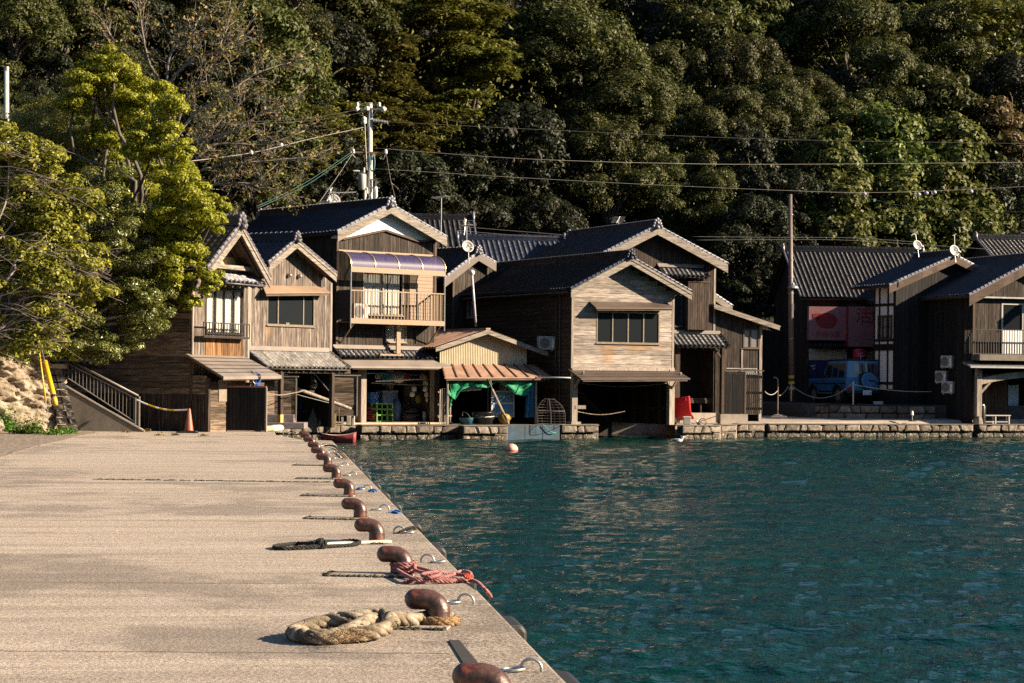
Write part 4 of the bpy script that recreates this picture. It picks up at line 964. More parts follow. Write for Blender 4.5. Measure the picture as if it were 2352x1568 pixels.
# 4 shed with the rust coloured roof --------------------------------------
F = Frame(1009, 96.2, 33, VZ); F4 = F
root = fthing(F, 'boat_shed', 'low shed with rust coloured sheet roof, cream gable and green net', 'shed')
pf = prof_of(F, (1120.6, 756), (1001, 797), (1259, 808), -.55); s1 = F.p(1210, 830)[0]; L4 = 6.5; zt = F.p(1110, 838)[1]; top = zr(pf, .1)
mb = MB(); us = np.arange(0, s1, .0225); 
vv, ff = [], []
for i, u in enumerate(us): vv += [(u, -.012-.014*math.sin(i*math.pi/2), zt-.1), (u, -.012-.014*math.sin(i*math.pi/2), top(u))]
mb.add(vv, [(2*i, 2*i+2, 2*i+3, 2*i+1) for i in range(len(us)-1)]); mb.build('corrugated_gable', M['cream'], root)
ro = thing_part('roof', root)
for sd, (s, z) in enumerate(((pf[0], pf[1]), (pf[4], pf[5]))):
    D = Vector((s-pf[2], 0, z-pf[3])); lv = D.length; D.normalize(); mb = MB(); n_ = int((L4+.9)/.06); vv = []
    N = Vector((D.z, 0, -D.x)); N = N if N.z > 0 else -N
    for i in range(n_+1):
        y = -.55+(L4+.9)*i/n_; h = .03 if i % 4 in (0, 1) else 0.0
        vv += [Vector((pf[2], y, pf[3]))+N*h, Vector((pf[2], y, pf[3]))+D*lv+N*h]
    mb.add(vv, [(2*i, 2*i+2, 2*i+3, 2*i+1) for i in range(n_)]); mb.build('roof_sheet', M['rust'], ro)
    mb = MB(); a = Vector((pf[2], -.5, pf[3]))-N*.03; mb.prism([a, a+D*lv, a+D*lv-N*.05, a-N*.05], (0, L4+.7, 0)); mb.build('soffit', M['soffit'], ro)
    mb = MB(); a = Vector((pf[2], -.56, pf[3]-.01)); mb.prism([a, a+D*lv, a+D*lv-Vector((0, 0, .2)), a-Vector((0, 0, .2))], (0, .04, 0)); mb.build('barge_board', M['barge'], ro)
mb = MB(); mb.box(pf[2]-.12, pf[2]+.12, -.58, L4+.4, pf[3]-.02, pf[3]+.06); mb.build('ridge_cap', M['rust'], ro)
canopy(root, F, (1014, 837), (1226.5, 837), (1021, 866.7), (1268, 865.8), 1.3, 'sheet', 'awning', 'rust', edge=.05, ribs=9)
sheet(face_left(0), 0, L4, 0, top(0), M['wood_dk_v'], 'side_wall', root); sheet(face_right(s1), 1.5, L4, 0, top(s1), M['wood_dk_v'], 'side_wall', root); sheet(face_back(L4), 0, s1, 0, 0, M['inside'], 'back_wall', root, top=top)
for px, y_ in ((1027.6, -1.0), (1231, -1.0)): u = F.p(px, 920, y_)[0]; mb = MB(); mb.tube([(u, y_, 0), (u, y_, F.p(px, 869, y_)[1])], .05, 8); mb.build('post', M['post'], root)
mb = MB()
u = F.p(1026, 900, -.9)[0]; mb.beam((u-.35, -.8, .3), (u+.35, -.9, F.p(1026, 868)[1]-.1), .07, .07)
mb.build('post', M['post'], root)
mb = MB(); z_ = F.p(1110, 869, -1.05)[1]; mb.beam((-.1, -1.05, z_-.03), (s1+.3, -1.05, z_-.03), .1, .16); mb.build('eave_beam', M['soffit'], root)

# 5 silver boat house -------------------------------------------------------
F = Frame(1311, 97.5, 28, VZ); F5 = F
root = fthing(F, 'boat_house', 'boat house with silver clapboard gable over a dark water slip', 'boat house')
pf = prof_of(F, (1449.4, 591), (1313, 664), (1588.5, 670), -.7); s1 = F.p(1547, 750)[0]; L5 = 11.5; zt = F.p(1420, 847)[1]
win = hp(F, 1369, 716, 1514, 789); lw = (4.9+.6, 6.1+.6, F.side(1080, 729.6)[1], F.side(1080, 692)[1])
sy = [F.side(1094.5, 710)[0], F.side(1074, 710)[0]]; lw = (min(sy), max(sy), lw[2], lw[3])
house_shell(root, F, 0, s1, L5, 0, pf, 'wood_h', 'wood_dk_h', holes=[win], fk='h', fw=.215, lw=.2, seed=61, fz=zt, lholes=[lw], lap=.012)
gable_roof(root, pf, -.7, L5+.4, 'tile_blk', 'barge', .3, 'tile', 2, 71, onis=1.1)
window(root, face_front(), *win, (.255, .5, .745), 'bronze', 'glass', .06)
window(root, face_left(0), *lw, (.5,), 'acwhite', 'glass_g', .05)
canopy(root, F, (1352.6, 691), (1532, 695), (1369, 706), (1547, 706.5), .55, 'sheet', 'window_hood', 'brownmetal', edge=.06)
canopy(root, F, (1305, 847.5), (1555, 850.5), (1334.8, 869.5), (1584.8, 868.7), 1.15, 'sheet', 'awning', 'brownmetal', seams=5, edge=.05)
mb = MB()
for px in (1318, 1541):
    u = F.p(px, 900, -.05)[0]; mb.box(u-.14, u+.14, -.16, .1, .0, zt); mb.box(u-.25, u+.25, -.3, .15, 0, .14) if px < 1400 else None
mb.build('front_post', M['post'], root)
mb = MB()
for px, dx in ((1318, .55), (1541, -.45), (1541, .5)):
    u = F.p(px, 900, -.05)[0]; mb.beam((u, -.1, zt-.95), (u+dx, -.1, zt-.05), .09, .09) if px > 1400 and dx < 0 else mb.beam((u, -.12, zt-.9), (u+.1, -.75, zt-.15), .08, .08)
mb.beam((0, -.05, zt-.12), (s1, -.05, zt-.02), .16, .22); u = F.p(1318, 940, -.05)[0]; mb.box(u, u+.55, -.18, -.02, .72, .88); mb.build('brace', M['post'], root)
mb = MB(); 
for i in range(7): mb.box(s1-.2, s1-.06, .8+i*1.2, .95+i*1.2, 0, zt)
mb.beam((s1-.1, .5, .75), (s1-.1, 8, .75), .1, .16); mb.beam((.8, 2.5, zt-.2), (3.9, 3.2, .1), .12, .2); mb.build('inner_frame', M['wood_br_v'], root)
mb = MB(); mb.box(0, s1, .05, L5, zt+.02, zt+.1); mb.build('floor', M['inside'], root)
mb = MB(); mb.box(.1, s1-.3, 5.0, 5.1, -1.2, zt); mb.box(.22, .3, .3, 5.0, -1.2, .0); mb.build('slip_shade_panel', M['inside'], root)  # near-black panels added to paint the deep shade of the slip
mb = MB(); A_ = F.side(1230, 668, -.5); mb.tube([(pf[0]-.05, -.5, pf[1]-.12), (pf[0]-.05, L5, pf[1]-.14)], .055, 8); mb.tube([(-.08, .9, pf[1]-.2), (-.08, .9, 0)], .04, 8); mb.tube([(-.08, 1.25, pf[1]-.3), (-.08, 1.25, 0)], .03, 8); mb.build('gutter', M['dkframe'], root)
for k, (zs, d_) in enumerate(((zt-.42, .0), (zt-.62, .02))):
    mb = MB(); pts = [(.15+(s1-.5)*i/14, -.1, zs-.18*math.sin(math.pi*i/14)*(1 if k else .6)+.15*(1-i/14)*(0 if k else .6)) for i in range(15)]; mb.tube(pts, .018, 6); tag(mb.build('sagging_rope', creamr, root))
mb = MB(); mb.tube([(.2+2.6*i/10, -.1, .62-.16*math.sin(math.pi*i/10)) for i in range(11)], .018, 6); mb.build('sagging_rope', creamr, root)

# 6 brown house behind the boat house ------------------------------------------
F = Frame(1370, 104, 25, VZ); F6 = F
root = fthing(F, 'wooden_house', 'tall dark brown house with silver verge tiles behind the boat house', 'house')
pf = prof_of(F, (1510, 520), (1350, 601), (1671, 606), -.7); s1 = F.p(1642, 700)[0]; L6 = 8.5
win = hp(F, 1546, 645, 1580, 749.6); lo = F.p(1600, 766)[1]
house_shell(root, F, 0, s1, L6, 0, pf, 'wood_br_v', 'wood_dk_v', 'wood_dk_v', holes=[win], fw=.14, lk='v', seed=81, fz=lo-.2)
gable_roof(root, pf, -.7, L6+.3, 'tile', 'barge', .36, 'verge', 1, 91, onis=1.2)
window(root, face_front(), *win, (.55,), 'dkframe', 'glass', .06)
canopy(root, F, (1505, 613), (1612, 615), (1528, 635), (1629, 637), .6, 'tile', 'window_hood', 'tile_blk', seed=83)
sb = hp(F, 1580, 648, 1628, 757, -.35); mb = MB(); boards(mb, face_front(-.33), sb[0], sb[1], sb[2], sb[3], 'v', .13, seed=84); o = mb.build('shutter_box', M['wood_br_v'], root)
mb = MB(); mb.box(sb[0], sb[1], -.335, 0, sb[2], sb[3]); mb.box(sb[0]-.05, sb[1]+.05, -.4, 0, sb[3], sb[3]+.05); mb.build('box_frame', M['barge_dk'], o)
canopy(root, F, (1500, 766), (1643, 766), (1528, 797), (1683, 795.5), .95, 'tile', 'lower_roof', 'tile_blk', seed=85)
mb = MB()
for px in (1554, 1661):
    u = F.p(px, 880, -.45)[0]; mb.box(u-.13, u+.13, -.55, -.3, 0, lo-.5)
u = F.p(1661, 880, -.45)[0]; mb.beam((u, -.45, lo-1.3), (u-.75, -.45, lo-.55), .12, .1)
mb.build('porch_post', M['wood_br_v'], root)
mb = MB(); u0, u1 = F.p(1553, 955, -.4)[0], F.p(1664, 955, -.4)[0]; mb.box(u0, u1, -.4, 2, 0, .48); mb.build('plinth', M['conc'], root)
mb = MB(); mb.box(u0+.1, u1-.4, .2, .8, 1.12, 1.2); mb.box(u0+.1, u1-.4, .18, .2, .95, 1.12); mb.box(u1-1.0, u1-.9, .3, .4, .48, 1.12); mb.build('bench_shelf', M['wood_br_v'], root)
sheet(face_front(1.4), 0, s1, .0, lo, M['inside'], 'back_partition', root)
# 6b lean-to on its right
F = Frame(1642, 106.8, 20, VZ)
root = fthing(F, 'lean_to_house', 'grey plank lean-to with a single-pitch roof right of the brown house', 'house')
s1 = F.p(1749, 800)[0]; a = F.p(1640, 697, -.5); b_ = F.p(1793, 748, -.5); L7 = 6; sl_ = (b_[1]-a[1])/(b_[0]-a[0]); top = lambda u: a[1]-.22+(u-a[0])*sl_
win = hp(F, 1706, 755, 1743, 800); win2 = hp(F, 1664, 845, 1738, 858)
wall('front_wall', root, face_front(), 0, s1, .4, 0, 'v', .17, M['wood_dk_v'], [win, win2], top, 101)
sheet(face_right(s1), .02, L7, 0, top(s1), M['wood_dk_v'], 'side_wall', root); sheet(face_left(0), .02, L7, 0, top(0), M['wood_dk_v'], 'side_wall', root); sheet(face_back(L7), 0, s1, 0, 0, M['inside'], 'back_wall', root, top=top)
window(root, face_front(), *win, (.47,), 'barge_dk', 'glass_g', .07); window(root, face_front(), *win2, (.5,), 'steel', 'glass_g', .05)
mb = MB(); D = Vector((b_[0]-a[0], 0, b_[1]-a[1])); A_ = Vector((a[0], -.5, a[1])); mb.prism([A_, A_+D, A_+D-Vector((0, 0, .07)), A_-Vector((0, 0, .07))], (0, L7+.6, 0)); mb.build('roof', M['greymetal'], root)
mb = MB(); mb.prism([A_-Vector((0, .02, .075)), A_+D*.985-Vector((0, .02, .075)), A_+D*.985-Vector((0, .02, .24)), A_-Vector((0, .02, .24))], (0, .05, 0)); mb.build('barge_board', M['barge'], root)
mb = MB(); mb.box(s1-.14, s1+.01, -.06, .04, 0, top(s1)); mb.box(win[0]-.1, win[0], -.06, 0, .4, win[2]); mb.build('corner_post', M['post'], root)
# small gabled roof glimpsed behind the lean-to
F = Frame(1600, 116, 25, VZ); root = fthing(F, 'wooden_house', 'small gabled house glimpsed above the lean-to roof', 'house')
pf = prof_of(F, (1610, 655), (1540, 690), (1682, 703), -.4); s1 = F.p(1672, 720)[0]
house_shell(root, F, -.5, s1, 4, 0, pf, 'wood_orange', 'wood_dk_v', seed=111); gable_roof(root, pf, -.4, 4.3, 'tile', 'barge', .3, 'verge', 1, 112, onis=.9)

# 7-9 roofs between the houses -----------------------------------------------
def cross_house(name, label, F, x0, x1, xe0, xe1, yr, ye, depth, tile, seed, wallm='wood_dk_v', lower=None, onis=1.0):
    """house whose long tiled slope faces the sea: ridge pixels (x0..x1, yr), eave (xe0..xe1, ye)"""
    root = fthing(F, name, label, 'house'); 
    a = F.p(x0, yr, depth); b_ = F.p(x1, yr, depth); c_ = F.p(xe0, ye, -.5); d_ = F.p(xe1, ye, -.5)
    zt = (a[1]+b_[1])/2; ze = (c_[1]+d_[1])/2; sa, sb_ = min(a[0], c_[0]), max(b_[0], d_[0])
    ro = thing_part('roof', root); D = Vector((0, -.5-depth, ze-zt)); lv = D.length
    tiles((sa, depth, zt), (1, 0, 0), D, sb_-sa, lv, 'roof_tiles', M[tile], ro, seed)
    D2 = Vector((0, depth+.5, ze-zt)); tiles((sa, depth, zt), (1, 0, 0), D2, sb_-sa, lv, 'roof_tiles', M[tile], ro, seed+1)
    mb = MB(); N = Vector((0, D.z, depth+.5)).normalized(); N = Vector((0, -(zt-ze), depth+.5)).normalized()
    Dn = D.normalized(); n_ = Vector((0, Dn.z, -Dn.y)); n_ = n_ if n_.z > 0 else -n_
    p = Vector((sa+.05, depth, zt))-n_*.06; mb.prism([p, p+Dn*lv, p+Dn*lv-n_*.06, p-n_*.06], (sb_-sa-.1, 0, 0)); mb.build('soffit', M['soffit'], ro)
    mb = MB(); h = 0
    for (w_, hh) in ((.3, .08), (.26, .08), (.24, .08)): mb.box(sa+.05, sb_-.05, depth-w_/2, depth+w_/2, zt+h, zt+h+hh-.012); mb.box(sa+.06, sb_-.06, depth-w_/2+.02, depth+w_/2-.02, zt+h+hh-.012, zt+h+hh); h += hh
    nn = max(2, round((sb_-sa)/.27))
    for i in range(nn):
        u = sa+.04+(sb_-sa-.08)*i/nn; v = u+(sb_-sa-.08)/nn; mb.tube([(u, depth, zt+h), (v-.03, depth, zt+h), (v-.028, depth, zt+h), (v, depth, zt+h)], [.1, .1, .118, .118], 10)
    mb.build('ridge_tiles', M[tile], ro)
    for s in (sa, sb_):
        mb = MB(); mb.box(s-.07, s+.07, depth-.2, depth+.2, zt-.1, zt+.34); mb.ball((s, depth, zt+.36), (.08, .18, .12), 8, 6); mb.ball((s, depth-.2, zt+.08), (.08, .1, .1), 8, 6); mb.ball((s, depth+.2, zt+.08), (.08, .1, .1), 8, 6); mb.build('ridge_ornament', M['verge'], ro, smooth=True)
    nv = round(lv/.25)
    for s in (sa+.02, sb_-.02):
        mb = MB()
        for i in range(nv): q = Vector((s, depth, zt))+Dn*(lv*i/nv)+n_*.07; mb.tube([q, q+Dn*(lv*.97/nv)+n_*.01], [.06, .07], 8)
        mb.build('verge_tiles', M['verge'], ro)
    top = lambda y: zt-.15-abs(y-depth)*(zt-ze)/(depth+.5)
    s0_, s1_ = sa+.4, sb_-.4
    sheet(face_front(0), s0_, s1_, 0, ze, M[wallm], 'front_wall', root, top=lambda u: top(0)); sheet(face_left(s0_), 0, 2*depth, 0, 0, M[wallm], 'side_wall', root, top=top)
    sheet(face_right(s1_), 0, 2*depth, 0, 0, M[wallm], 'side_wall', root, top=top); sheet(face_back(2*depth), s0_, s1_, 0, 0, M[wallm], 'back_wall', root, top=lambda u: top(0))
    return root, (s0_, s1_, sa, sb_, ze, zt)
cross_house('tiled_house', 'house behind with a long sunlit ridge, between the two tall gables', Frame(1180, 111, 6, VZ), 1076, 1296, 1062, 1300, 553, 606, 3.0, 'tile', 121)
cross_house('tiled_house', 'farther house whose dark roof shows right of the white gable', Frame(1000, 114.5, 6, VZ), 900, 1052, 880, 1100, 504, 575, 3.2, 'tile_blk', 131)
F = Frame(1030, 106, 42, VZ); root = fthing(F, 'tiled_house', 'small gabled house with a brown verge board behind the satellite dish', 'house')
pf = prof_of(F, (1100, 581), (1022, 640), (1140, 604), -.4); s1 = F.p(1150, 650)[0]
house_shell(root, F, .2, max(s1, pf[4]-.4), 5, 0, pf, 'wood_dk_v', 'wood_dk_v', seed=141); gable_roof(root, pf, -.4, 5.3, 'tile', 'brownmetal', .36, 'verge', 1, 142, onis=1.1)

# 10 restaurant with red and pink signs ------------------------------------------
F = Frame(1842, 119.5, 4, VZ+.8); F10 = F
root, (s0, s1, sa, sb_, ze, zt) = cross_house('restaurant', 'restaurant with a broad grey tiled roof and pink sign boards, behind the blue car', F, 1798, 2118, 1838, 2120, 579, 685, 4.6, 'tile_blk', 151)
mb = MB(); q = hp(F, 1858, 801, 1945, 827, -.1); mb.box(q[0], q[1], -.14, -.05, q[2], q[3]); q = hp(F, 1975, 805, 2008, 825, -.1); mb.box(q[0], q[1], -.14, -.05, q[2], q[3]); mb.build('plaster_panel', plain('buff_plaster', (.5, .4, .28), .8), root)
pink = plain('faded_pink_board', (.3, .13, .14), .7, var=.12); redl = plain('faded_red_paint', (.25, .015, .02), .6, var=.15)
q = hp(F, 1857, 704, 1945, 781, -.6); sg = thing_part('sign_board', root)
mb = MB(); mb.box(q[0], q[1], -.7, -.2, q[2], q[3]); o = mb.build('panel', pink, sg)
mb = MB(); cx, cz = (q[0]+q[1])/2-.1, (q[2]+q[3])/2+.15; W2, H2 = (q[1]-q[0]), (q[3]-q[2])
pts = [(cx+W2*.27*math.cos(t)*(1.08 if math.cos(t) > 0 else 1), -.705, cz+H2*.24*math.sin(t)) for t in np.linspace(0, 2*math.pi, 26)[:-1]]
mb.prism(pts, (0, -.006, 0)); mb.prism([(cx-W2*.36, -.705, cz+H2*.1), (cx-W2*.2, -.705, cz+H2*.0), (cx-W2*.15, -.705, cz+H2*.22), (cx-W2*.36, -.705, cz+H2*.2)], (0, -.006, 0)); mb.build('emblem', redl, sg)
text('lettering', '伊根の家', redl, sg, (cx+.1, -.71, q[2]+H2*.17), (R(90), 0, 0), .36)
q = hp(F, 1949, 704, 2022, 796, -1.2); sg = thing_part('sign_board', root); mb = MB(); mb.box(q[0], q[1], -1.2, -.1, q[2], q[3]); mb.build('panel', pink, sg)
mb = MB(); mb.box(q[0]-.012, q[0], -1.2, -.1, q[2], q[3]); mb.build('side_face', redl, sg)
p_ = F.p(1983, 727, -1.2); text('lettering', '活', redl, sg, (p_[0], -1.21, p_[1]), (R(90), 0, 0), .92, .004); p_ = F.p(2012, 728, -1.2); text('lettering', '魚', redl, sg, (p_[0]+.12, -1.21, p_[1]), (R(90), 0, 0), .92, .004)
q = hp(F, 1960, 800.5, 1987, 830, -1.25); sg = thing_part('red_lantern', root); mb = MB(); cx = (q[0]+q[1])/2; mb.lathe((cx, -1.25, q[2]), [(.2, 0), (.33, .06), (.35, (q[3]-q[2])*.5), (.33, q[3]-q[2]-.06), (.2, q[3]-q[2])], 16); mb.build('paper_body', plain('lantern_red', (.6, .02, .06), .5), sg, smooth=True)
text('lettering', '千', M['white'], sg, (cx, -1.62, (q[2]+q[3])/2-.1), (R(90), 0, 0), .42, .004)
q = hp(F, 1859, 827, 1946, 868, -.3); mb = MB(); n_ = 40; vv = []
for i in range(n_+1):
    u = q[0]+(q[1]-q[0])*i/n_; o_ = -.3+.05*math.sin(i*.8); vv += [(u, o_, q[2]), (u, -.3, q[3])]
mb.add(vv, [(2*i, 2*i+2, 2*i+3, 2*i+1) for i in range(n_)]); cu = mb.build('door_curtain', plain('indigo_cloth', (.02, .02, .085), .9), root)
mb = MB(); q2 = hp(F, 1861, 838, 1873, 841, -.42)
for (x0, x1, y0, y1) in ((1862, 1864.5, 838, 842), (1866, 1868.5, 838, 842), (1870, 1872.5, 837, 841), (1866.5, 1868.5, 844, 849), (1870, 1872, 844, 848)):
    r_ = hp(F, x0, y0, x1, y1, -.42); mb.box(r_[0], r_[1], -.43, -.42, r_[2], r_[3])
mb.build('curtain_print', M['acwhite'], cu)
canopy(root, F, (1866, 781), (1975, 783), (1864, 798), (1958, 799), .7, 'tile', 'lower_roof', 'tile_blk', seed=155)

# 11 half-timbered house ------------------------------------------------------------
F = Frame(2055, 112.5, 24, VZ+.3); F11 = F
root = fthing(F, 'half_timbered_house', 'narrow house with white plaster panels and dark timbers beside the blue car', 'house')
pf = prof_of(F, (2196, 588), (2044, 655), (2350, 668), -.5); s1 = pf[4]-.5; L8 = 1.0
top = zr(pf); lh = F.side(2012, 760)
sy = lambda x: F.side(x, 760)[0]; y0_, y1_ = 0.02, sy(2009)
wn = (sy(2050), sy(2017), F.side(2033, 779)[1], F.side(2033, 724)[1]); wn = (min(wn[:2]), max(wn[:2]), wn[2], wn[3])
sheet(face_left(0), y0_, y1_, 0, top(0), M['plaster'], 'plaster_wall', root, [wn])
mb = MB()
for f in (0.0, .3, .72, .97):
    y = y0_+(y1_-y0_)*f; mb.box(-.05, .0, y, y+.1, 0, top(0))
for yy in (700, 781, 793, 880): z_ = F.side(2033, yy)[1]; mb.box(-.045, 0, y0_, y1_, z_-.07, z_+.07)
z_ = F.side(2033, 795)[1]; mb.box(-.06, 0, y0_, y1_, z_-.22, z_+.05); mb.box(-.03, 0, y0_, y1_, 0, F.side(2033, 893)[1])
mb.build('timber_frame', M['wood_blk_v'], root)
window(root, face_left(0), *wn, (.35, .65), 'dkframe', 'glass_g', .12, rail=.5)
wall('front_wall', root, face_front(), 0, s1, 0, 0, 'v', .2, M['wood_blk_v'], (), top, 161); sheet(face_right(s1), 0, L8, 0, top(s1), M['wood_blk_v'], 'side_wall', root); sheet(face_back(max(L8, y1_)), 0, s1, 0, 0, M['inside'], 'back_wall', root, top=top)
gable_roof(root, pf, -.5, 3.3, 'tile', 'barge_dk', .35, 'verge', 1, 162, onis=1.0)

# 12 dark house at the right edge ------------------------------------------------------
F = Frame(2233, 109.3, 20, VZ); F12 = F
root = fthing(F, 'wooden_house', 'dark house at the right edge with a railed balcony over an arched boat opening', 'house')
pf = prof_of(F, (2385, 594), (2228, 678), (2560, 690), -.6); s1 = pf[4]-.5; L9 = 9.5; zt = F.p(2300, 836)[1]
win = hp(F, 2299, 696, 2350, 818)
lw1 = F.side(2172, 735); lwin = (F.side(2172, 735)[0], F.side(2150, 735)[0]); lwin = (min(lwin), max(lwin), F.side(2160, 768)[1], F.side(2160, 715)[1])
house_shell(root, F, 0, s1, L9, 0, pf, 'wood_dk_v', 'wood_blk_v', 'wood_blk_v', holes=[win], fw=.22, lk='v', seed=171, fz=zt, lholes=[lwin])  # black side boards hold shade in their colour, front boards stay lighter
gable_roof(root, pf, -.6, L9+.4, 'tile', 'barge_dk', .45, 'verge', 1, 172, onis=1.1)
window(root, face_front(), *win, (), 'acwhite', 'glass', .09, rail=.42); window(root, face_left(0), *lwin, (.5,), 'dkframe', 'glass', .06)
pn = hp(F, 2301, 757, 2348, 816, -.03); mb = MB(); mb.box(pn[0], pn[1], -.05, -.02, pn[2], pn[3]); mb.build('window_panel', M['white'], root)
a = F.p(2234, 756, -.7); z0_ = F.p(2260, 812, -.7)[1]
railing(root, (a[0], -.7, 0), (s1, -.7, 0), z0_, a[1], 52, 'dkframe', 'railing', .03, .06)
railing(root, (a[0], -.7, 0), (a[0], 0, 0), z0_, a[1], 5, 'dkframe', 'railing', .03, .06)
mb = MB(); z_ = F.p(2280, 822, -.7)[1]; mb.box(a[0]+.4, s1, -.75, 0, z_-.12, z_+.18); mb.build('balcony_slab', M['conc_dk'], root)
mb = MB(); z2 = F.p(2280, 711)[1]; z2 = F.p(2300, 700, -.3)[1]; zz = F.p(2290, 682, -.3)[1]; mb.box(.3, s1, -.3, 0, zz-.06, zz+.02); mb.build('eave_strip', M['steel'], root)
mb = MB(); z3 = F.p(2290, 840, -.7)[1]; mb.prism([(a[0]-.15, -.8, z3-.03), (a[0]-.15, 0, z3+.2), (a[0]-.15, 0, z3+.12), (a[0]-.15, -.8, z3-.11)], (s1, 0, 0)); mb.build('awning', M['steel'], root)
mb = MB(); u = F.p(2247, 900, -.1)[0]; zb_ = F.p(2300, 858, -.1)[1]
mb.box(u-.14, u+.14, -.22, .06, .4, zt); mb.box(s1-.3, s1, -.22, .06, 0, zt)
n_ = 16; x1_ = s1-.3; xs = np.linspace(u+.14, x1_, n_+1)
for p, q in zip(xs[:-1], xs[1:]):
    f = lambda x: zb_+.05-.42*(2*(x-u)/(x1_-u)-1)**2+.1
    mb.prism([(p, -.2, f(p)-.32), (q, -.2, f(q)-.32), (q, -.2, f(q)), (p, -.2, f(p))], (0, .2, 0))
mb.beam((u+.1, -.1, zb_-1.0), (u+.8, -.1, zb_-.3), .14, .12); mb.build('arched_beam', M['post'], root)
mb = MB(); mb.lathe((u, -.08, 0), [(.26, 0), (.24, .2), (.16, .42)], 10); mb.build('post_stone', M['stone'], root)
mb = MB(); boards(mb, face_front(1.2), u, F.p(2313, 900, 1.2)[0], .0, zb_, 'v', .2, seed=174); mb.build('inner_boards', M['wood_br_v'], root)
mb = MB(); mb.box(u, s1, 2.4, 2.45, 0, zb_); mb.build('back_partition', M['inside'], root)
mb = MB(); mb.box(0, s1, .05, L9, zt, zt+.1); mb.build('floor', M['inside'], root)
# 13 roof behind at the upper right, and an unseen house added beyond the frame to shade this corner
cross_house('tiled_house', 'dark tiled roof behind, at the upper right edge', Frame(2330, 128, 10, VZ+3.5), 2312, 2460, 2292, 2480, 552, 612, 3.0, 'tile_blk', 181)
F = Frame(2620, 109.6, 10, VZ); root = fthing(F, 'wooden_house', 'unseen dark plank house added beyond the right edge to cast shade', 'house')
pf = (-.5, 8.2, 3.2, 10.6, 7.0, 8.2); house_shell(root, F, 0, 6.5, 9, 0, pf, 'wood_blk_v', 'wood_blk_v', 'wood_blk_v', seed=191); gable_roof(root, pf, -.6, 9.4, 'tile', 'barge_dk', .4, 'verge', 1, 192)
# ------------------------------------------------------------------ trees
def leafmat(name, c1, c2, c3, rough=.55, trans=.22, spec=.3):
    m, t, b = new_mat(name); g = t.nodes.new("ShaderNodeNewGeometry"); oi = t.nodes.new("ShaderNodeObjectInfo")
    c = ramp(t, g.outputs['Random Per Island'], [(.0, c1), (.5, c2), (.93, c3), (1.0, tuple(min(1, x*1.5) for x in c3))])
    hs = t.nodes.new("ShaderNodeHueSaturation"); t.links.new(c, hs.inputs['Color'])
    t.links.new(maprange(t, oi.outputs['Random'], 0, 1, .485, .515), hs.inputs['Hue']); t.links.new(maprange(t, oi.outputs['Random'], 0, 1, .75, 1.25), hs.inputs['Value'])
    t.links.new(hs.outputs[0], b.inputs['Base Color']); b.inputs['Roughness'].default_value = rough; b.inputs['Specular IOR Level'].default_value = spec
    tr = t.nodes.new("ShaderNodeBsdfTranslucent"); t.links.new(hs.outputs[0], tr.inputs[0]); mx = t.nodes.new("ShaderNodeMixShader"); mx.inputs[0].default_value = trans
    t.links.new(b.outputs[0], mx.inputs[1]); t.links.new(tr.outputs[0], mx.inputs[2]); t.links.new(mx.outputs[0], t.nodes['Material Output'].inputs[0]); return m
LM = {'olive': leafmat('olive_leaves', (.026, .03, .006), (.048, .054, .01), (.082, .084, .017)),
      'dark': leafmat('shade_dark_leaves', (.006, .009, .003), (.015, .02, .006), (.032, .038, .011)),  # near-black green stands in for shaded gaps between the crowns
      'green': leafmat('green_leaves', (.034, .042, .007), (.058, .067, .011), (.09, .097, .02)),
      'tier': leafmat('yellow_green_leaves', (.08, .082, .014), (.13, .13, .023), (.19, .182, .04), trans=.28),
      'vine': leafmat('climber_leaves', (.056, .075, .012), (.092, .115, .018), (.14, .15, .03), trans=.25),
      'red': leafmat('reddening_leaves', (.05, .048, .014), (.1, .082, .026), (.17, .1, .04)),
      'bright': leafmat('bright_yellow_green_leaves', (.12, .14, .008), (.27, .29, .02), (.44, .45, .05), .45, .4),
      'glossy': leafmat('glossy_mid_green_leaves', (.065, .088, .014), (.15, .185, .03), (.27, .3, .07), .35, .22, .6),
      'arch': leafmat('bush_leaves', (.1, .12, .014), (.23, .25, .028), (.4, .38, .06), .45, .3),
      'fine': leafmat('fine_light_leaves', (.09, .1, .018), (.2, .21, .042), (.34, .33, .09), .45, .3),
      'autumn': leafmat('autumn_leaves', (.14, .09, .03), (.26, .2, .07), (.4, .26, .08), .5, .3),
      'weed': leafmat('weed_leaves', (.05, .12, .01), (.1, .22, .02), (.18, .32, .05), .5, .3)}
BARK = wood('tree_bark', [(.3, (.05, .04, .03)), (.55, (.13, .11, .09)), (.75, (.24, .21, .18))], 'z')
BARKP = wood('pale_twig_bark', [(.3, (.14, .115, .095)), (.55, (.3, .255, .22)), (.75, (.44, .39, .34))], 'z')
def leaves(C, N, size, rg, asp=.5, cup=.15):
    n = len(C); N = N/np.linalg.norm(N, axis=1, keepdims=True); T = rg.normal(size=(n, 3)); T -= N*np.sum(T*N, 1, keepdims=True); T /= np.linalg.norm(T, axis=1, keepdims=True)
    B = np.cross(N, T); s = (size*rg.uniform(.6, 1.3, n))[:, None]
    V = np.stack([C-T*s*.5, C+B*s*asp*.5+N*s*cup, C+T*s*.55-N*s*cup*.3, C-B*s*asp*.5+N*s*cup], 1).reshape(-1, 3)
    return V, np.arange(4*n).reshape(-1, 4)
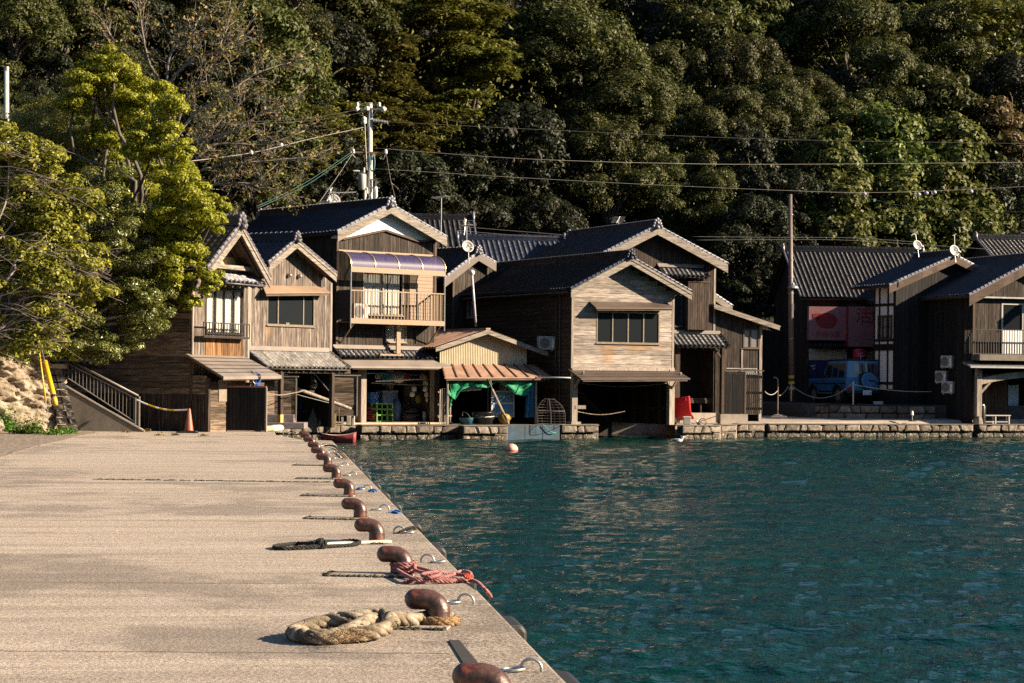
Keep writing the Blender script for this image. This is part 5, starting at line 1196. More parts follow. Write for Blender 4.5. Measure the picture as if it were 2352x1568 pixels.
def blob_leaves(blobs, dens, rg, upb=.3, inner=.35, lo=-.55, flat=.3, gaps=.35):
    Cs, Ns = [], []
    for (cx, cy, cz, rx, ry, rz) in blobs:
        n = max(20, int(dens*(rx*ry*max(rz, .45*rx))**(2/3.))); d = rg.normal(size=(int(n*1.6), 3)); d /= np.linalg.norm(d, axis=1, keepdims=True); d = d[d[:, 2] > lo][:n]
        r = 1-inner*rg.random(len(d))**2.2; r *= 1+.16*np.sin(d[:, 0]*5+cx*3)*np.sin(d[:, 1]*6+cy*2+d[:, 2]*5)
        P = np.array([cx, cy, cz])+d*r[:, None]*np.array([rx, ry, rz])
        k = np.sin(P[:, 0]*3.1/max(rx, .5)+cz)*np.sin(P[:, 1]*3.3/max(rx, .5)+cx)+np.sin(P[:, 2]*4.0/max(rx, .5)+cy)
        keep = (k > -.9+gaps*.9*(rg.random(len(P))-.2)) | (rg.random(len(P)) > gaps)
        Cs.append(P[keep]); nn = d*(1.2-flat)+np.array([0, 0, upb])+rg.normal(size=d.shape)*.27; Ns.append(nn[keep])
    return np.vstack(Cs), np.vstack(Ns)
def limb_tubes(mb, base, targets, r0, wob=.12, rr=None, n=7):
    rr = rr or rnd; base = Vector(base)
    for t in targets:
        t = Vector(t); d = t-base; pts = [base]; k = 5
        for i in range(1, k+1):
            f = i/k; q = base+Vector((d.x*f**1.25, d.y*f**1.25, d.z*f**.85))+Vector((rr.gauss(0, 1), rr.gauss(0, 1), rr.gauss(0, .6)))*d.length*wob*.35*(0 if i == k else 1); pts.append(q)
        pts = smooth_path(pts, max(.15, d.length/14)); k = len(pts)-1
        mb.tube(pts, [r0*(1-.8*i/k)+.012 for i in range(k+1)], n)
def crown_blobs(kind, rg):
    bl = []
    if kind == 'round':
        for i in range(58):
            a = rg.random()*2*math.pi; u = rg.random()**.6; el = rg.uniform(-.35, 1.45); c_ = math.cos(el); r = rg.uniform(.62, 1.1)
            bl.append((3.0*c_*math.cos(a)*u**.2, 3.0*c_*math.sin(a)*u**.2, 4.2+2.4*math.sin(el), r, r, r*.8))
    elif kind == 'multi':
        for j in range(11):
            a = j*2*math.pi/6+rg.uniform(-.4, .4); R0 = (2.3 if j < 7 else 1.2)*rg.uniform(.85, 1.1) if j else 0; cx, cy, cz = R0*math.cos(a), R0*math.sin(a), (3.6 if j < 7 else 5.2)+rg.uniform(-.9, .8)+(2.2 if j == 0 else 0)
            for i in range(11):
                v = rg.normal(size=3); v /= np.linalg.norm(v); v[2] = v[2] if v[2] > -.35 else -v[2]*.6; r = rg.uniform(.42, .78); bl.append((cx+v[0]*1.15, cy+v[1]*1.15, cz+v[2]*1.1, r, r, r*.8))
    elif kind == 'tier':
        for i in range(30):
            h = rg.random(); a = rg.random()*2*math.pi; R_ = rg.uniform(.6, 3.9)*(1-.25*h); r = rg.uniform(.7, 1.6)
            for k in range(5): b_ = rg.normal(size=3)*r*.45; bl.append((R_*math.cos(a)+b_[0], R_*math.sin(a)+b_[1], 1.8+h*4.8-.12*(b_[0]**2+b_[1]**2)+b_[2]*.12, r*.5, r*.5, .24))
    elif kind == 'fall':
        for i in range(60):
            h = rg.random(); a = rg.random()*2*math.pi; R_ = (3.3-2.4*h)*rg.uniform(.75, 1.05); r = rg.uniform(.5, 1.0); bl.append((R_*math.cos(a), R_*math.sin(a), .6+h*6.0, r, r, r*.9))
    return bl
def proto(kind, mat_, seed, size, dens, asp=.5, upb=.3, flat=.3, gaps=.35):
    rg = np.random.default_rng(seed); bl = crown_blobs(kind, rg); C, N = blob_leaves(bl, dens, rg, upb, .35, -.6, flat, gaps)
    if kind == 'tier': N = N*.35+np.array([0, 0, 1.0])+rg.normal(size=N.shape)*.35
    core = rg.normal(size=(500, 3))*np.array([1.5, 1.5, 1.1])+np.array([0, 0, 3.9])
    C = np.vstack([C, core]); N = np.vstack([N, rg.normal(size=core.shape)]); V, Q = leaves(C, N, size, rg, asp)
    cm = np_mesh('crown', V, Q, LM[mat_]); mb = MB(); rr = random.Random(seed)
    mb.tube([(0, 0, -1.5), (rr.uniform(-.1, .1), 0, .8), (rr.uniform(-.2, .2), rr.uniform(-.2, .2), 2.2)], [.24, .19, .15], 8)
    tg = rr.sample(bl, 9); limb_tubes(mb, (0, 0, 1.9), [b_[:3] for b_ in tg], .1, .12, rr); tm = mb.build('trunk', BARK, None, True)
    for o in (cm, tm): sc.collection.objects.unlink(o)
    return (tm, cm)
PR = {'olive': [proto('multi', 'olive', 1, .17, 800), proto('round', 'olive', 2, .17, 850), proto('multi', 'olive', 3, .16, 850)],
      'dark': [proto('round', 'dark', 4, .24, 430), proto('multi', 'dark', 5, .23, 560)],
      'green': [proto('multi', 'green', 6, .27, 520, .42), proto('round', 'green', 7, .27, 400, .42)],
      'tier': [proto('tier', 'tier', 8, .3, 420, .5, .8, .7), proto('tier', 'tier', 9, .28, 460, .5, .8, .7)],
      'vine': [proto('fall', 'vine', 10, .3, 380, .75), proto('fall', 'vine', 11, .27, 450, .75)],
      'red': [proto('multi', 'red', 12, .26, 480)], 'airy': [proto('tier', 'tier', 13, .22, 420, .6, .5, .5, .5)]}
KIND = {'olive': ('broadleaf_tree', 'olive-brown dense', 'tree'), 'dark': ('broadleaf_tree', 'dark green shaded', 'tree'), 'green': ('broadleaf_tree', 'glossy green', 'tree'), 'tier': ('tiered_tree', 'yellow-green tiered', 'tree'),
        'vine': ('climber_covered_tree', 'bright climber-covered', 'tree'), 'red': ('reddening_tree', 'reddening', 'tree'), 'airy': ('airy_tree', 'airy yellow-green', 'tree')}
CR = [(30, 70, 100, 'olive'), (140, 60, 100, 'green'), (245, 190, 85, 'olive'), (330, 60, 90, 'dark'), (430, 30, 95, 'olive'), (560, 130, 115, 'green'), (640, 50, 95, 'olive'), (190, 130, 70, 'dark'),
      (100, 190, 70, 'dark'), (540, 330, 105, 'dark'), (650, 210, 95, 'green'), (610, 330, 100, 'green'), (680, 330, 80, 'tier'), (660, 420, 75, 'dark'), (590, 440, 75, 'green'),
      (780, 60, 120, 'green'), (900, 40, 100, 'green'), (830, 170, 105, 'tier'), (740, 130, 90, 'dark'), (1010, 110, 135, 'tier'), (1080, 220, 110, 'tier'), (1030, 330, 95, 'tier'), (900, 330, 85, 'tier'), (930, 440, 90, 'dark'), (790, 300, 80, 'tier'), (770, 400, 75, 'dark'),
      (1180, 50, 130, 'olive'), (1290, 120, 150, 'olive'), (1420, 170, 125, 'olive'), (1240, 230, 100, 'dark'), (1330, 270, 105, 'olive'), (1450, 270, 110, 'olive'), (1390, 350, 105, 'olive'), (1510, 340, 80, 'olive'), (1310, 430, 85, 'dark'), (1400, 440, 105, 'olive'), (1530, 450, 85, 'olive'), (1180, 400, 110, 'dark'), (1090, 470, 90, 'dark'), (1500, 230, 90, 'olive'), (1230, 480, 80, 'dark'),
      (1660, 60, 115, 'green'), (1590, 130, 90, 'green'), (1690, 170, 100, 'olive'), (1760, 50, 90, 'green'), (1830, 90, 100, 'dark'), (1790, 270, 80, 'olive'), (1690, 290, 85, 'olive'), (1850, 250, 75, 'olive'), (1620, 370, 80, 'olive'), (1690, 400, 80, 'dark'),
      (1940, 120, 120, 'olive'), (2010, 240, 95, 'olive'), (2080, 50, 105, 'green'), (2160, 130, 105, 'olive'), (2290, 110, 130, 'airy'), (2210, 40, 90, 'olive'), (2120, 270, 105, 'green'), (2040, 380, 105, 'vine'), (1900, 400, 95, 'vine'), (2180, 400, 115, 'vine'), (2270, 340, 85, 'red'), (1940, 320, 70, 'green'),
      (1930, 520, 80, 'vine'), (2050, 500, 85, 'vine'), (2160, 510, 90, 'vine'), (2300, 480, 80, 'dark'), (1740, 430, 80, 'dark'), (1730, 540, 70, 'dark'), (1800, 540, 60, 'dark'), (2320, 240, 95, 'dark'), (1830, 480, 70, 'dark'), (2240, 540, 70, 'vine'), (2330, 420, 70, 'red'),
      (1010, 510, 65, 'dark'), (1250, 540, 70, 'dark'), (1150, 530, 60, 'dark'), (1640, 480, 75, 'olive'), (1680, 600, 65, 'dark'), (1760, 630, 60, 'dark'), (1700, 650, 55, 'dark'), (1790, 690, 50, 'dark'), (1735, 700, 45, 'dark'), (400, 160, 90, 'dark'), (450, 260, 90, 'olive'), (380, 330, 80, 'dark'), (490, 180, 80, 'dark'), (520, 420, 70, 'dark')]
full = [(x, y, r, k, 0) for x, y, r, k in CR]; rf = random.Random(5)
for j, py in enumerate(range(-90, 600, 92)):
    for i, px in enumerate(range(-320, 2500, 100)):
        x = px+(50 if j % 2 else 0)+rf.uniform(-25, 25); y = py+rf.uniform(-20, 20)
        if x < 300 and y > 500: continue
        if x < 800 and y > 560: continue
        if any((x-a)**2+(y-b_)**2 < (.55*r)**2 for a, b_, r, k in CR): continue
        full.append((x, y, rf.uniform(62, 88), rf.choice(['dark', 'dark', 'olive', 'green'] if x < 1750 else ['dark', 'green', 'vine', 'olive']), 4))
LMK = [(-60, 'the slope beyond the left frame edge'), (130, 'the pale pole at the left edge'), (330, 'the metal stair rail'), (520, 'the leftmost house'), (650, 'the second plank house'), (760, "the white-gabled house's ridge end"), (880, 'the concrete utility pole'), (1000, 'the white gable'), (1085, 'the satellite dish on its post'), (1200, 'the rust-roofed shed'), (1310, "the boat house's air conditioner"),
       (1430, 'the boat house window'), (1540, "the brown house's gable"), (1680, 'the red chair'), (1790, 'the lean-to'), (1870, 'the brown pole'), (1960, 'the restaurant sign board'), (2050, 'the blue car'), (2150, 'the left one of two dishes'), (2260, 'the right one of two dishes'), (3000, 'the balcony at the right edge')]
ORD = ['lowest', 'second', 'third', 'fourth', 'fifth', 'sixth', 'seventh', 'eighth', 'ninth', 'tenth', 'eleventh', 'twelfth', 'thirteenth', 'fourteenth', 'fifteenth', 'sixteenth']
cnt = {}
for x, y, r, k, back in sorted(full, key=lambda c_: -c_[1]):
    lm = next(n for lim, n in LMK if x < lim); ray_ = ray(x, y); Y = 60.0; ok = False
    while Y < 300:
        s = r*1.25/FPX*Y/3.3; q = Vector((0, 0, CAMZ))+ray_*Y
        if q.z <= hill(q.x, Y)+4.0*s: ok = True; break
        Y += .5
    if not ok: continue
    if 880 < x < 1330 and y > 470: Y = max(Y, 121)
    Y += back; s = r*1.25/FPX*Y/3.3; q = Vector((0, 0, CAMZ))+ray_*Y
    kk = (lm,); i = cnt.get(kk, 0); cnt[kk] = i+1; nm, ad, ca = KIND[k]; pos = ORD[min(i, 15)]
    lb = f"{ad} tree, {pos} up the hillside above {lm}"
    t_ = thing(nm, lb, ca, (q.x, Y, q.z-4.0*s), rnd.uniform(0, 6.28), 'trees covering the hillside'); t_.scale = (s*rnd.uniform(.93, 1.07), s*rnd.uniform(.93, 1.07), s*rnd.uniform(.9, 1.1))
    for src in rnd.choice(PR[k]): c_ = src.copy(); sc.collection.objects.link(c_); c_.parent = t_

# the rocky bank and its trees on the left ------------------------------------------
from mathutils import noise as mnoise
def bank():
    nu, nv = 300, 130; V = []; base = [(-40, 58), (-22, 62.0), (-17.5, 64.0), (-15.8, 65.4), (-14.7, 66.4), (-14.15, 66.95), (-13.9, 67.9)]
    L = [0]
    for a, b_ in zip(base[:-1], base[1:]): L.append(L[-1]+math.dist(a, b_))
    for i in range(nu+1):
        l = L[-1]*(1-(1-i/nu)**2.2); bx = np.interp(l, L, [p[0] for p in base]); by = np.interp(l, L, [p[1] for p in base])
        for j in range(nv+1):
            f = j/nv; h = f*3.2; inn = .2*h+.5*max(0, h-2.3)**1.6; p = Vector((bx+.25*h, h*1.1, by*.4)); nz = 0
            for sc_2, am in ((.8, .55), (1.9, .28), (4.3, .12), (9.5, .06)):
                dd_ = mnoise.voronoi(p*sc_2+Vector((.4*mnoise.noise(p*sc_2*1.7), .4*mnoise.noise(p*sc_2*1.9+Vector((5, 0, 0))), 0)))[0]; nz += am*(min(dd_[1]-dd_[0], .45)-.2)*1.2
            nz = (nz+.12*mnoise.noise(p*6)+.05*mnoise.noise(p*15))*min(1, h*2+.2)
            V.append((bx-.75*inn+nz*.7, by+.65*inn-nz*.7, QZ-.15+h))
    n = nv+1; Q = [(i*n+j, (i+1)*n+j, (i+1)*n+j+1, i*n+j+1) for i in range(nu) for j in range(nv)]
    m_, t, b = new_mat('sandy_rock'); co = coords(t)
    c = ramp(t, noise(t, co, 1.5, 8, .7), [(.3, (.1, .078, .055)), (.43, (.27, .215, .15)), (.55, (.4, .33, .245)), (.7, (.5, .44, .36))])
    c = mixc(t, maprange(t, noise(t, co, 1.1, 4, .6), .58, .7, 0, .7), c, (.1, .1, .03))
    t.links.new(c, b.inputs['Base Color']); b.inputs['Roughness'].default_value = .95; bump(t, noise(t, co, 5, 8, .75), 1, .12, b)
    tag(np_mesh('rocky_bank', np.array(V), np.array(Q), m_), kind='structure', label='sandy rock bank at the left below the trees')
bank()
mb = MB(); rs = random.Random(8)
A = at(180, 991, 66.9); Bt = at(140, 846, 67.5)
st_ = thing('stone_wall', 'sloping grey stone facing at the end of the rock bank beside the stairs', 'wall', (A.x, A.y, A.z))
n0 = Vector((.9, -.43, 0))
for r in range(9):
    f0, f1 = r/9, (r+1)/9
    for k in range(2):
        w0, w1 = -.62+.62*k/2+rs.uniform(-.05, .05), -.62+.62*(k+1)/2
        def Pq(f, w_): q = A.lerp(Bt, f); return Vector((q.x+w_*.9, q.y-.1*w_, q.z))-st_.location
        a, b_, c_, d_ = Pq(f0+.006, w0), Pq(f0+.006, w1), Pq(f1-.006, w1), Pq(f1-.006, w0); c2 = (a+b_+c_+d_)/4+Vector((.1, -.16, 0))*rs.uniform(.5, 1)
        ins = [p.lerp((a+b_+c_+d_)/4, .22)+Vector((.07, -.13, 0)) for p in (a, b_, c_, d_)]
        bk = [p+Vector((-.1, .25, 0)) for p in (a, b_, c_, d_)]
        mb.add([a, b_, c_, d_]+ins+[c2]+bk, [(0, 1, 5, 4), (1, 2, 6, 5), (2, 3, 7, 6), (3, 0, 4, 7), (4, 5, 8), (5, 6, 8), (6, 7, 8), (7, 4, 8), (0, 9, 10, 1), (1, 10, 11, 2), (2, 11, 12, 3), (3, 12, 9, 0)])
mb.build('stones', surf('grey_facing_stone', [(.3, (.1, .09, .08)), (.7, (.26, .24, .21))], 5, .9, isl=(.7, 1.2), bmp=(.7, .03, 16)), st_)
mb = MB(); q = Bt-st_.location; mb.box(q.x-.75, q.x+.12, q.y-.15, q.y+.4, q.z, q.z+.14); mb.build('cap_stone', M['conc'], st_)
def pixel_tree(name, label, root_px, rootY, blobs, mt, size, dens, bark, r0, seed, upb=.3, asp=.5, gaps=.4, twigs=0, hang=0, rz=.85, flat=.3):
    rg = np.random.default_rng(seed); rr = random.Random(seed); q0 = at(root_px[0], root_px[1], rootY)
    root = thing(name, label, 'tree' if 'tree' in name else 'bush', q0); B_ = []
    for b_ in blobs:
        Y = b_[3] if len(b_) > 3 else rootY+rg.uniform(-1, 1); p = at(b_[0], b_[1], Y)-q0; r = b_[2]*1.12/FPX*Y; 
        B_.append((p.x, p.y, p.z, r*.62, r*.62, r*rz*.6))
        for k in range(11):
            v = rg.normal(size=3); v /= np.linalg.norm(v); r2 = r*rg.uniform(.2, .45); B_.append((p.x+v[0]*r*.85, p.y+v[1]*r*.85, p.z+v[2]*r*.8, r2*1.2, r2*1.2, r2*rz*.8))
    C, N = blob_leaves(B_, dens, rg, upb, .5, -.9, flat, gaps); V, Q = leaves(C, N, size, rg, asp); 
    mb = MB(); limb_tubes(mb, (0, 0, 0), [b_[:3] for b_ in B_[::12]], r0*.75, .12, rr, 6)
    for i in range(twigs):
        b_ = rr.choice(B_[::12]); p = Vector(b_[:3])+Vector((rr.uniform(-1.2, 1.2)*b_[3], -b_[3]*rr.uniform(.9, 1.5), rr.uniform(-1.2, 1.2)*b_[3])); d = Vector((rr.uniform(.8, 1.4), rr.uniform(-.5, .1), rr.uniform(-.15, .6))).normalized(); l = rr.uniform(.7, 2.2); s_ = p-d*l*.5
        pts = [s_+d*l*f+Vector((0, 0, -.35*l*f*f)) for f in (0, .25, .5, .75, 1)]; mb.tube(pts, [.016, .014, .011, .008, .004], 5)
        for k in range(3):
            a = pts[rr.randrange(1, 4)]; mb.tube([a, a+Vector((rr.uniform(.1, .5), rr.uniform(-.3, .2), rr.uniform(-.2, .3)))], [.008, .004], 4)
    mb.build('trunk', bark, root, True); np_mesh('crown', V, Q, LM[mt], root); return root
E1 = [(195, 200, 42), (170, 245, 40), (225, 160, 36), (270, 145, 42), (232, 195, 55), (325, 205, 55), (375, 255, 48), (300, 260, 65), (352, 325, 55), (420, 400, 55), (458, 468, 50), (395, 475, 65), (325, 420, 55), (485, 505, 32), (432, 560, 50), (465, 620, 38), (395, 610, 52), (355, 530, 55), (425, 685, 30), (480, 655, 24), (405, 340, 35), (250, 320, 50), (505, 470, 22)]
pixel_tree('broadleaf_tree', 'bright yellow-green tree in front of the leftmost house roof', (330, 850), 70.5, [(x, y, r, 68.2+(2.3 if x < 330 else -.3)+((i*37) % 10)*.08) for i, (x, y, r) in enumerate(E1)], 'bright', .1, 6000, BARK, .14, 61, gaps=.8, rz=.8)
E2 = [(250, 440, 62), (290, 520, 62), (320, 605, 60), (280, 690, 62), (330, 715, 52), (225, 600, 62), (352, 660, 42), (220, 770, 55), (300, 765, 42), (180, 700, 62), (258, 800, 30), (195, 520, 60), (150, 770, 50), (375, 705, 26)]
pixel_tree('broadleaf_tree', 'glossy mid-green tree drooping over the stair rail', (120, 810), 68, [(x, y, r, 67.4+((i*53) % 10)*.07) for i, (x, y, r) in enumerate(E2)], 'glossy', .085, 6000, BARKP, .1, 62, asp=.38, gaps=.7)
E3 = [(20, 340, 52), (95, 385, 60), (50, 450, 70), (150, 470, 62), (90, 560, 75), (170, 585, 60), (30, 620, 75), (120, 680, 72), (60, 740, 70), (20, 770, 45), (120, 750, 45), (-40, 500, 80), (-50, 680, 90), (210, 660, 45), (75, 775, 36)]
pixel_tree('arching_bush', 'leafy bush with pale arching twigs at the left edge above the rock bank', (-60, 850), 64, [(x, y, r, 64.8+((i*29) % 10)*.1) for i, (x, y, r) in enumerate(E3)], 'arch', .12, 2600, BARKP, .06, 63, asp=.6, gaps=.6, twigs=100, upb=.6)
E4 = [(90, 250, 52), (150, 265, 60), (55, 300, 45), (205, 335, 55), (25, 280, 38), (130, 330, 55), (230, 290, 40), (80, 360, 50), (180, 400, 55)]
pixel_tree('feathery_tree', 'fine-leaved light tree behind the bush, right of the pale pole', (140, 700), 73, [(x, y, r, 72+((i*31) % 10)*.1) for i, (x, y, r) in enumerate(E4)], 'fine', .075, 5000, BARKP, .08, 64, asp=.3, gaps=.5)
E5 = [(20, 795, 28), (60, 805, 28), (105, 800, 24), (150, 790, 28), (-20, 790, 36), (85, 785, 30), (128, 812, 14), (40, 822, 13), (175, 805, 24)]
pixel_tree('hanging_shrub', 'low green shrub hanging over the top of the rock bank', (60, 800), 67.5, [(x, y, r, 66.3+((i*31) % 10)*.05+x*.004) for i, (x, y, r) in enumerate(E5)], 'arch', .1, 1900, BARK, .03, 65, gaps=.5)
E6 = [(60, 300, 80), (150, 330, 85), (240, 360, 80), (60, 450, 90), (170, 460, 90), (280, 440, 85), (360, 420, 60), (80, 580, 90), (190, 590, 90), (300, 570, 90), (380, 540, 55), (100, 700, 85), (210, 700, 85), (310, 670, 80), (380, 640, 45), (20, 640, 80), (30, 760, 70), (180, 780, 50), (0, 360, 80)]
pixel_tree('dense_tree', 'dense darker tree filling the slope behind the bright yellow-green one', (230, 820), 74, [(x, y, r, 73.4+((i*31) % 10)*.1) for i, (x, y, r) in enumerate(E6)], 'green', .16, 1100, BARK, .12, 66, gaps=.35)
# bare branching tree
rr = random.Random(12); YB = 79.0; q0 = at(385, 640, YB); root = thing('bare_tree', 'half bare tree with pale branches and a few orange leaves, left of the utility pole', 'tree', q0)
limbs = [[(385, 640), (398, 500), (400, 420), (396, 330), (381, 200)], [(398, 430), (438, 356), (463, 320), (520, 263), (560, 232)], [(396, 330), (427, 228), (473, 171), (498, 125), (512, 82), (520, 43)], [(383, 215), (391, 125), (441, 78), (470, 40)], [(381, 200), (427, 149), (491, 121), (560, 80)], [(396, 330), (445, 263), (516, 221), (583, 171), (669, 142)],
         [(400, 420), (462, 391), (516, 377), (605, 370), (729, 359)], [(400, 430), (445, 373), (498, 331), (605, 331), (700, 300)], [(381, 200), (345, 150), (325, 60), (322, 20)], [(463, 320), (540, 300), (600, 262), (655, 240)], [(398, 470), (470, 430), (560, 420), (650, 440)], [(396, 360), (340, 290), (300, 190), (245, 60)]]
mb = MB(); C = []
for li, l in enumerate(limbs):
    Ys = [YB+rr.uniform(-.3, .3)]; 
    for _ in l[1:]: Ys.append(Ys[-1]+rr.uniform(-.5, .4))
    P3 = smooth_path([at(x, y, Yv)-q0 for (x, y), Yv in zip(l, Ys)], .35); r0 = .17 if li == 0 else .05; n_ = len(P3)
    mb.tube(P3, [r0*(1-.82*i/n_)+.008 for i in range(n_)], 6)
    if li == 0: continue
    for i in range(3, n_):
        for _ in range(4):
            d = (P3[i]-P3[i-3]).normalized(); v = (d+Vector((rr.gauss(0, .55), rr.gauss(0, .55), rr.gauss(0.1, .5)))).normalized(); l_ = rr.uniform(.35, 1.2)
            tw = [P3[i], P3[i]+v*l_*.5+Vector((0, 0, rr.uniform(-.08, .1))), P3[i]+v*l_]; mb.tube(tw, [.012, .009, .004], 4)
            for _ in range(3):
                v2 = (v+Vector((rr.gauss(0, .7), rr.gauss(0, .7), rr.gauss(0, .6)))).normalized(); a = tw[1].lerp(tw[2], rr.random()); e = a+v2*rr.uniform(.2, .5); mb.tube([a, e], [.007, .003], 3)
                if rr.random() < .85: C += [e+Vector((rr.gauss(0, .1), rr.gauss(0, .1), rr.gauss(-.05, .08))) for _ in range(rr.randint(1, 5))]
mb.build('trunk', BARKP, root, True); C = np.array([tuple(c_) for c_ in C]); rg = np.random.default_rng(4); sel = rg.random(len(C)) < .45
for cc, mt in ((C[sel], 'autumn'), (C[~sel], 'tier')):
    V, Q = leaves(cc, rg.normal(size=cc.shape)+np.array([.3, -.5, .5]), .15, rg, .5); np_mesh('leaves', V, Q, LM[mt], root)
# weeds
rg = np.random.default_rng(9); rr = random.Random(3)
def weed(px, py, r, n, name, label, mt='weed', hgt=1.0, size=.09):
    q = on_z(px, py, QZ); C = np.array([[rr.gauss(0, r*.5), rr.gauss(0, r*.35), abs(rr.gauss(0, r*.5))*hgt+.02] for _ in range(n)]); N = rg.normal(size=C.shape)*.5+np.array([0, -.2, .8])
    V, Q = leaves(C, N, size, rg, .45); o = np_mesh(name, V, Q, LM[mt]); o.location = q; tag(o, label, 'weed', kind='stuff'); return o
weed(12, 992, .42, 900, 'weed_clump', 'largest bright green weed clump, at the left edge below the rock bank', hgt=1.3)
weed(45, 997, .24, 350, 'weed_clump', 'small weed clump between the two larger ones below the rock bank')
weed(75, 998, .38, 700, 'weed_clump', 'broad bright green weed clump in the middle below the rock bank')
weed(122, 1000, .3, 250, 'weed_clump', 'flat weed patch at the foot of the grey stone facing', hgt=.5)
weed(155, 997, .28, 250, 'weed_clump', 'low weeds just right of the grey stone facing', hgt=.6)
for i, (px, py, lb) in enumerate(((292, 994, 'tiny dry grass tuft at the foot of the stair rail'), (365, 1001, 'tiny dry grass tuft nearest the traffic cone'), (402, 1001, 'tiny dry grass tuft left of the fence middle'), (468, 1002, 'tiny dry grass tuft in front of the fence right end'), (338, 992, 'tiny dry grass tuft between stair rail and cone'))):
    weed(px, py, .12, 60, 'grass_tuft', lb, 'autumn', .5, .07)
# ------------------------------------------------------------------ things on the quay and round the houses
def Yz(px, Y, z): q = at(px, 800, Y); return Vector((q.x, Y, z))
def tube_thing(name, label, cat, pts, r, mt, group=None, n=6):
    mb = MB(); mb.tube(pts, r, n); return tag(mb.build(name, mt, smooth=True), label, cat, group)
# stairs with rail, left
S0 = on_z(331, 991, QZ); Y_s = 68.2
st = thing('concrete_stairs', 'concrete stair flank rising left under a steel rail, beside the rock bank', 'stairs', (S0.x, 67.9, QZ))
def SL(px, py): q = at(px, py, 67.9); return q.x-S0.x, q.z-QZ
pts = [SL(331, 994), SL(150, 890), SL(100, 862), SL(100, 1000)]
mb = MB(); mb.prism([(x, 0, max(z, -.1)) for x, z in pts], (0, .22, 0)); o = mb.build('flank_wall', M['conc_dk'], st); 
mb = MB(); pts2 = [SL(331, 992), SL(150, 888)]
d_ = (pts2[1][0]-pts2[0][0], pts2[1][1]-pts2[0][1]); n_ = 14
for i in range(n_): x0, z0 = pts2[0][0]+d_[0]*i/n_, pts2[0][1]+d_[1]*i/n_; mb.box(x0+d_[0]/n_, x0, .22, 1.3, -.1, z0+d_[1]/n_-.2)
mb.build('treads', M['conc'], st)
mb = MB(); mb.prism([(pts2[0][0], -.02, pts2[0][1]), (pts2[1][0], -.02, pts2[1][1]), (pts2[1][0], -.02, pts2[1][1]+.05), (pts2[0][0], -.02, pts2[0][1]+.05)], (0, .26, 0)); mb.build('coping', M['conc'], st)
WS = plain('weathered_rail_steel', (.17, .155, .135), .5, .3)
rl = thing('stair_rail', 'steel stair rail with upright bars climbing left, beside the plank wall', 'railing', (S0.x, 67.98, QZ))
mb = MB()
T0, T1 = SL(317, 909), SL(140, 817); B0_, B1_ = SL(314, 972), SL(152, 866)
mb.tube([(T0[0], 0, T0[1]), (T1[0], 0, T1[1])], .035, 8); mb.build('handrail', WS, rl, smooth=True)
mb = MB(); t1 = SL(317, 918); t2 = SL(150, 831); mb.tube([(t1[0], 0, t1[1]), (t2[0], 0, t2[1])], .02, 6); mb.tube([(B0_[0], 0, B0_[1]), (B1_[0], 0, B1_[1])], .022, 6); mb.build('lower_rail', WS, rl)
mb = MB()
for i in range(21):
    f = i/20; x = t1[0]+(t2[0]-t1[0])*f-.03; z1_ = t1[1]+(t2[1]-t1[1])*f; z0_ = B0_[1]+(B1_[1]-B0_[1])*f; mb.tube([(x, 0, z0_), (x, 0, z1_)], .011, 5)
mb.build('bars', WS, rl)
for px in (318, 310):
    mb = MB(); q = SL(px, 990); top_ = SL(px, 910 if px == 318 else 913); mb.tube([(q[0], .0, -.02+(0 if px == 318 else .05)), (q[0], 0, top_[1])], .036, 8); mb.build('end_post', WS, rl)
# yellow guards and pole
a, b_ = at(103, 829, 65.3), at(128, 930, 64.7); y_ = thing('guy_wire_guard', 'thick yellow guy wire guard leaning on the rock bank', 'wire guard', b_)
mb = MB(); d = a-b_; mb.tube([(0, 0, 0), d*.12, d], [.075, .088, .075], 12); mb.build('yellow_sleeve', M['ydk'], y_, smooth=True)
mb = MB(); mb.tube([d*.16, d*.22], .094, 12); mb.build('black_band', M['black'], y_); mb = MB(); mb.tube([d, d*2.4], .012, 5); mb.build('wire', M['steel'], y_)
a, b_ = at(85, 770, 65.5), at(105, 920, 64.6); y_ = thing('guy_wire_guard', 'thin yellow guy wire guard left of the thick one on the rock bank', 'wire guard', b_); d = a-b_
mb = MB(); mb.tube([(0, 0, 0), d*.5, d*.95], .028, 8); mb.build('yellow_sleeve', M['ydk'], y_, smooth=True); mb = MB(); mb.tube([d*.95, d*2.0], .01, 5); mb.tube([(0, 0, 0), Vector((.02, 0, -.25))], .012, 5); mb.torus((.02, 0, -.3), .05, .01, (0, 1, 0), 10, 5); mb.build('wire', M['steel'], y_)
a, b_ = at(15, 153, 75.5), at(15, 760, 75.5); mb = MB(); p_ = thing('utility_pole', 'pale greenish pole behind the bush at the left edge', 'pole', b_); d = a-b_; mb.tube([(0, 0, 0), d], [.11, .085], 12); mb.build('shaft', plain('pale_green_pole', (.42, .46, .4), .6), p_, smooth=True)
mb = MB(); mb.cyl(d*.985, d*1.0, .095, 12); mb.build('cap', M['steel'], p_)
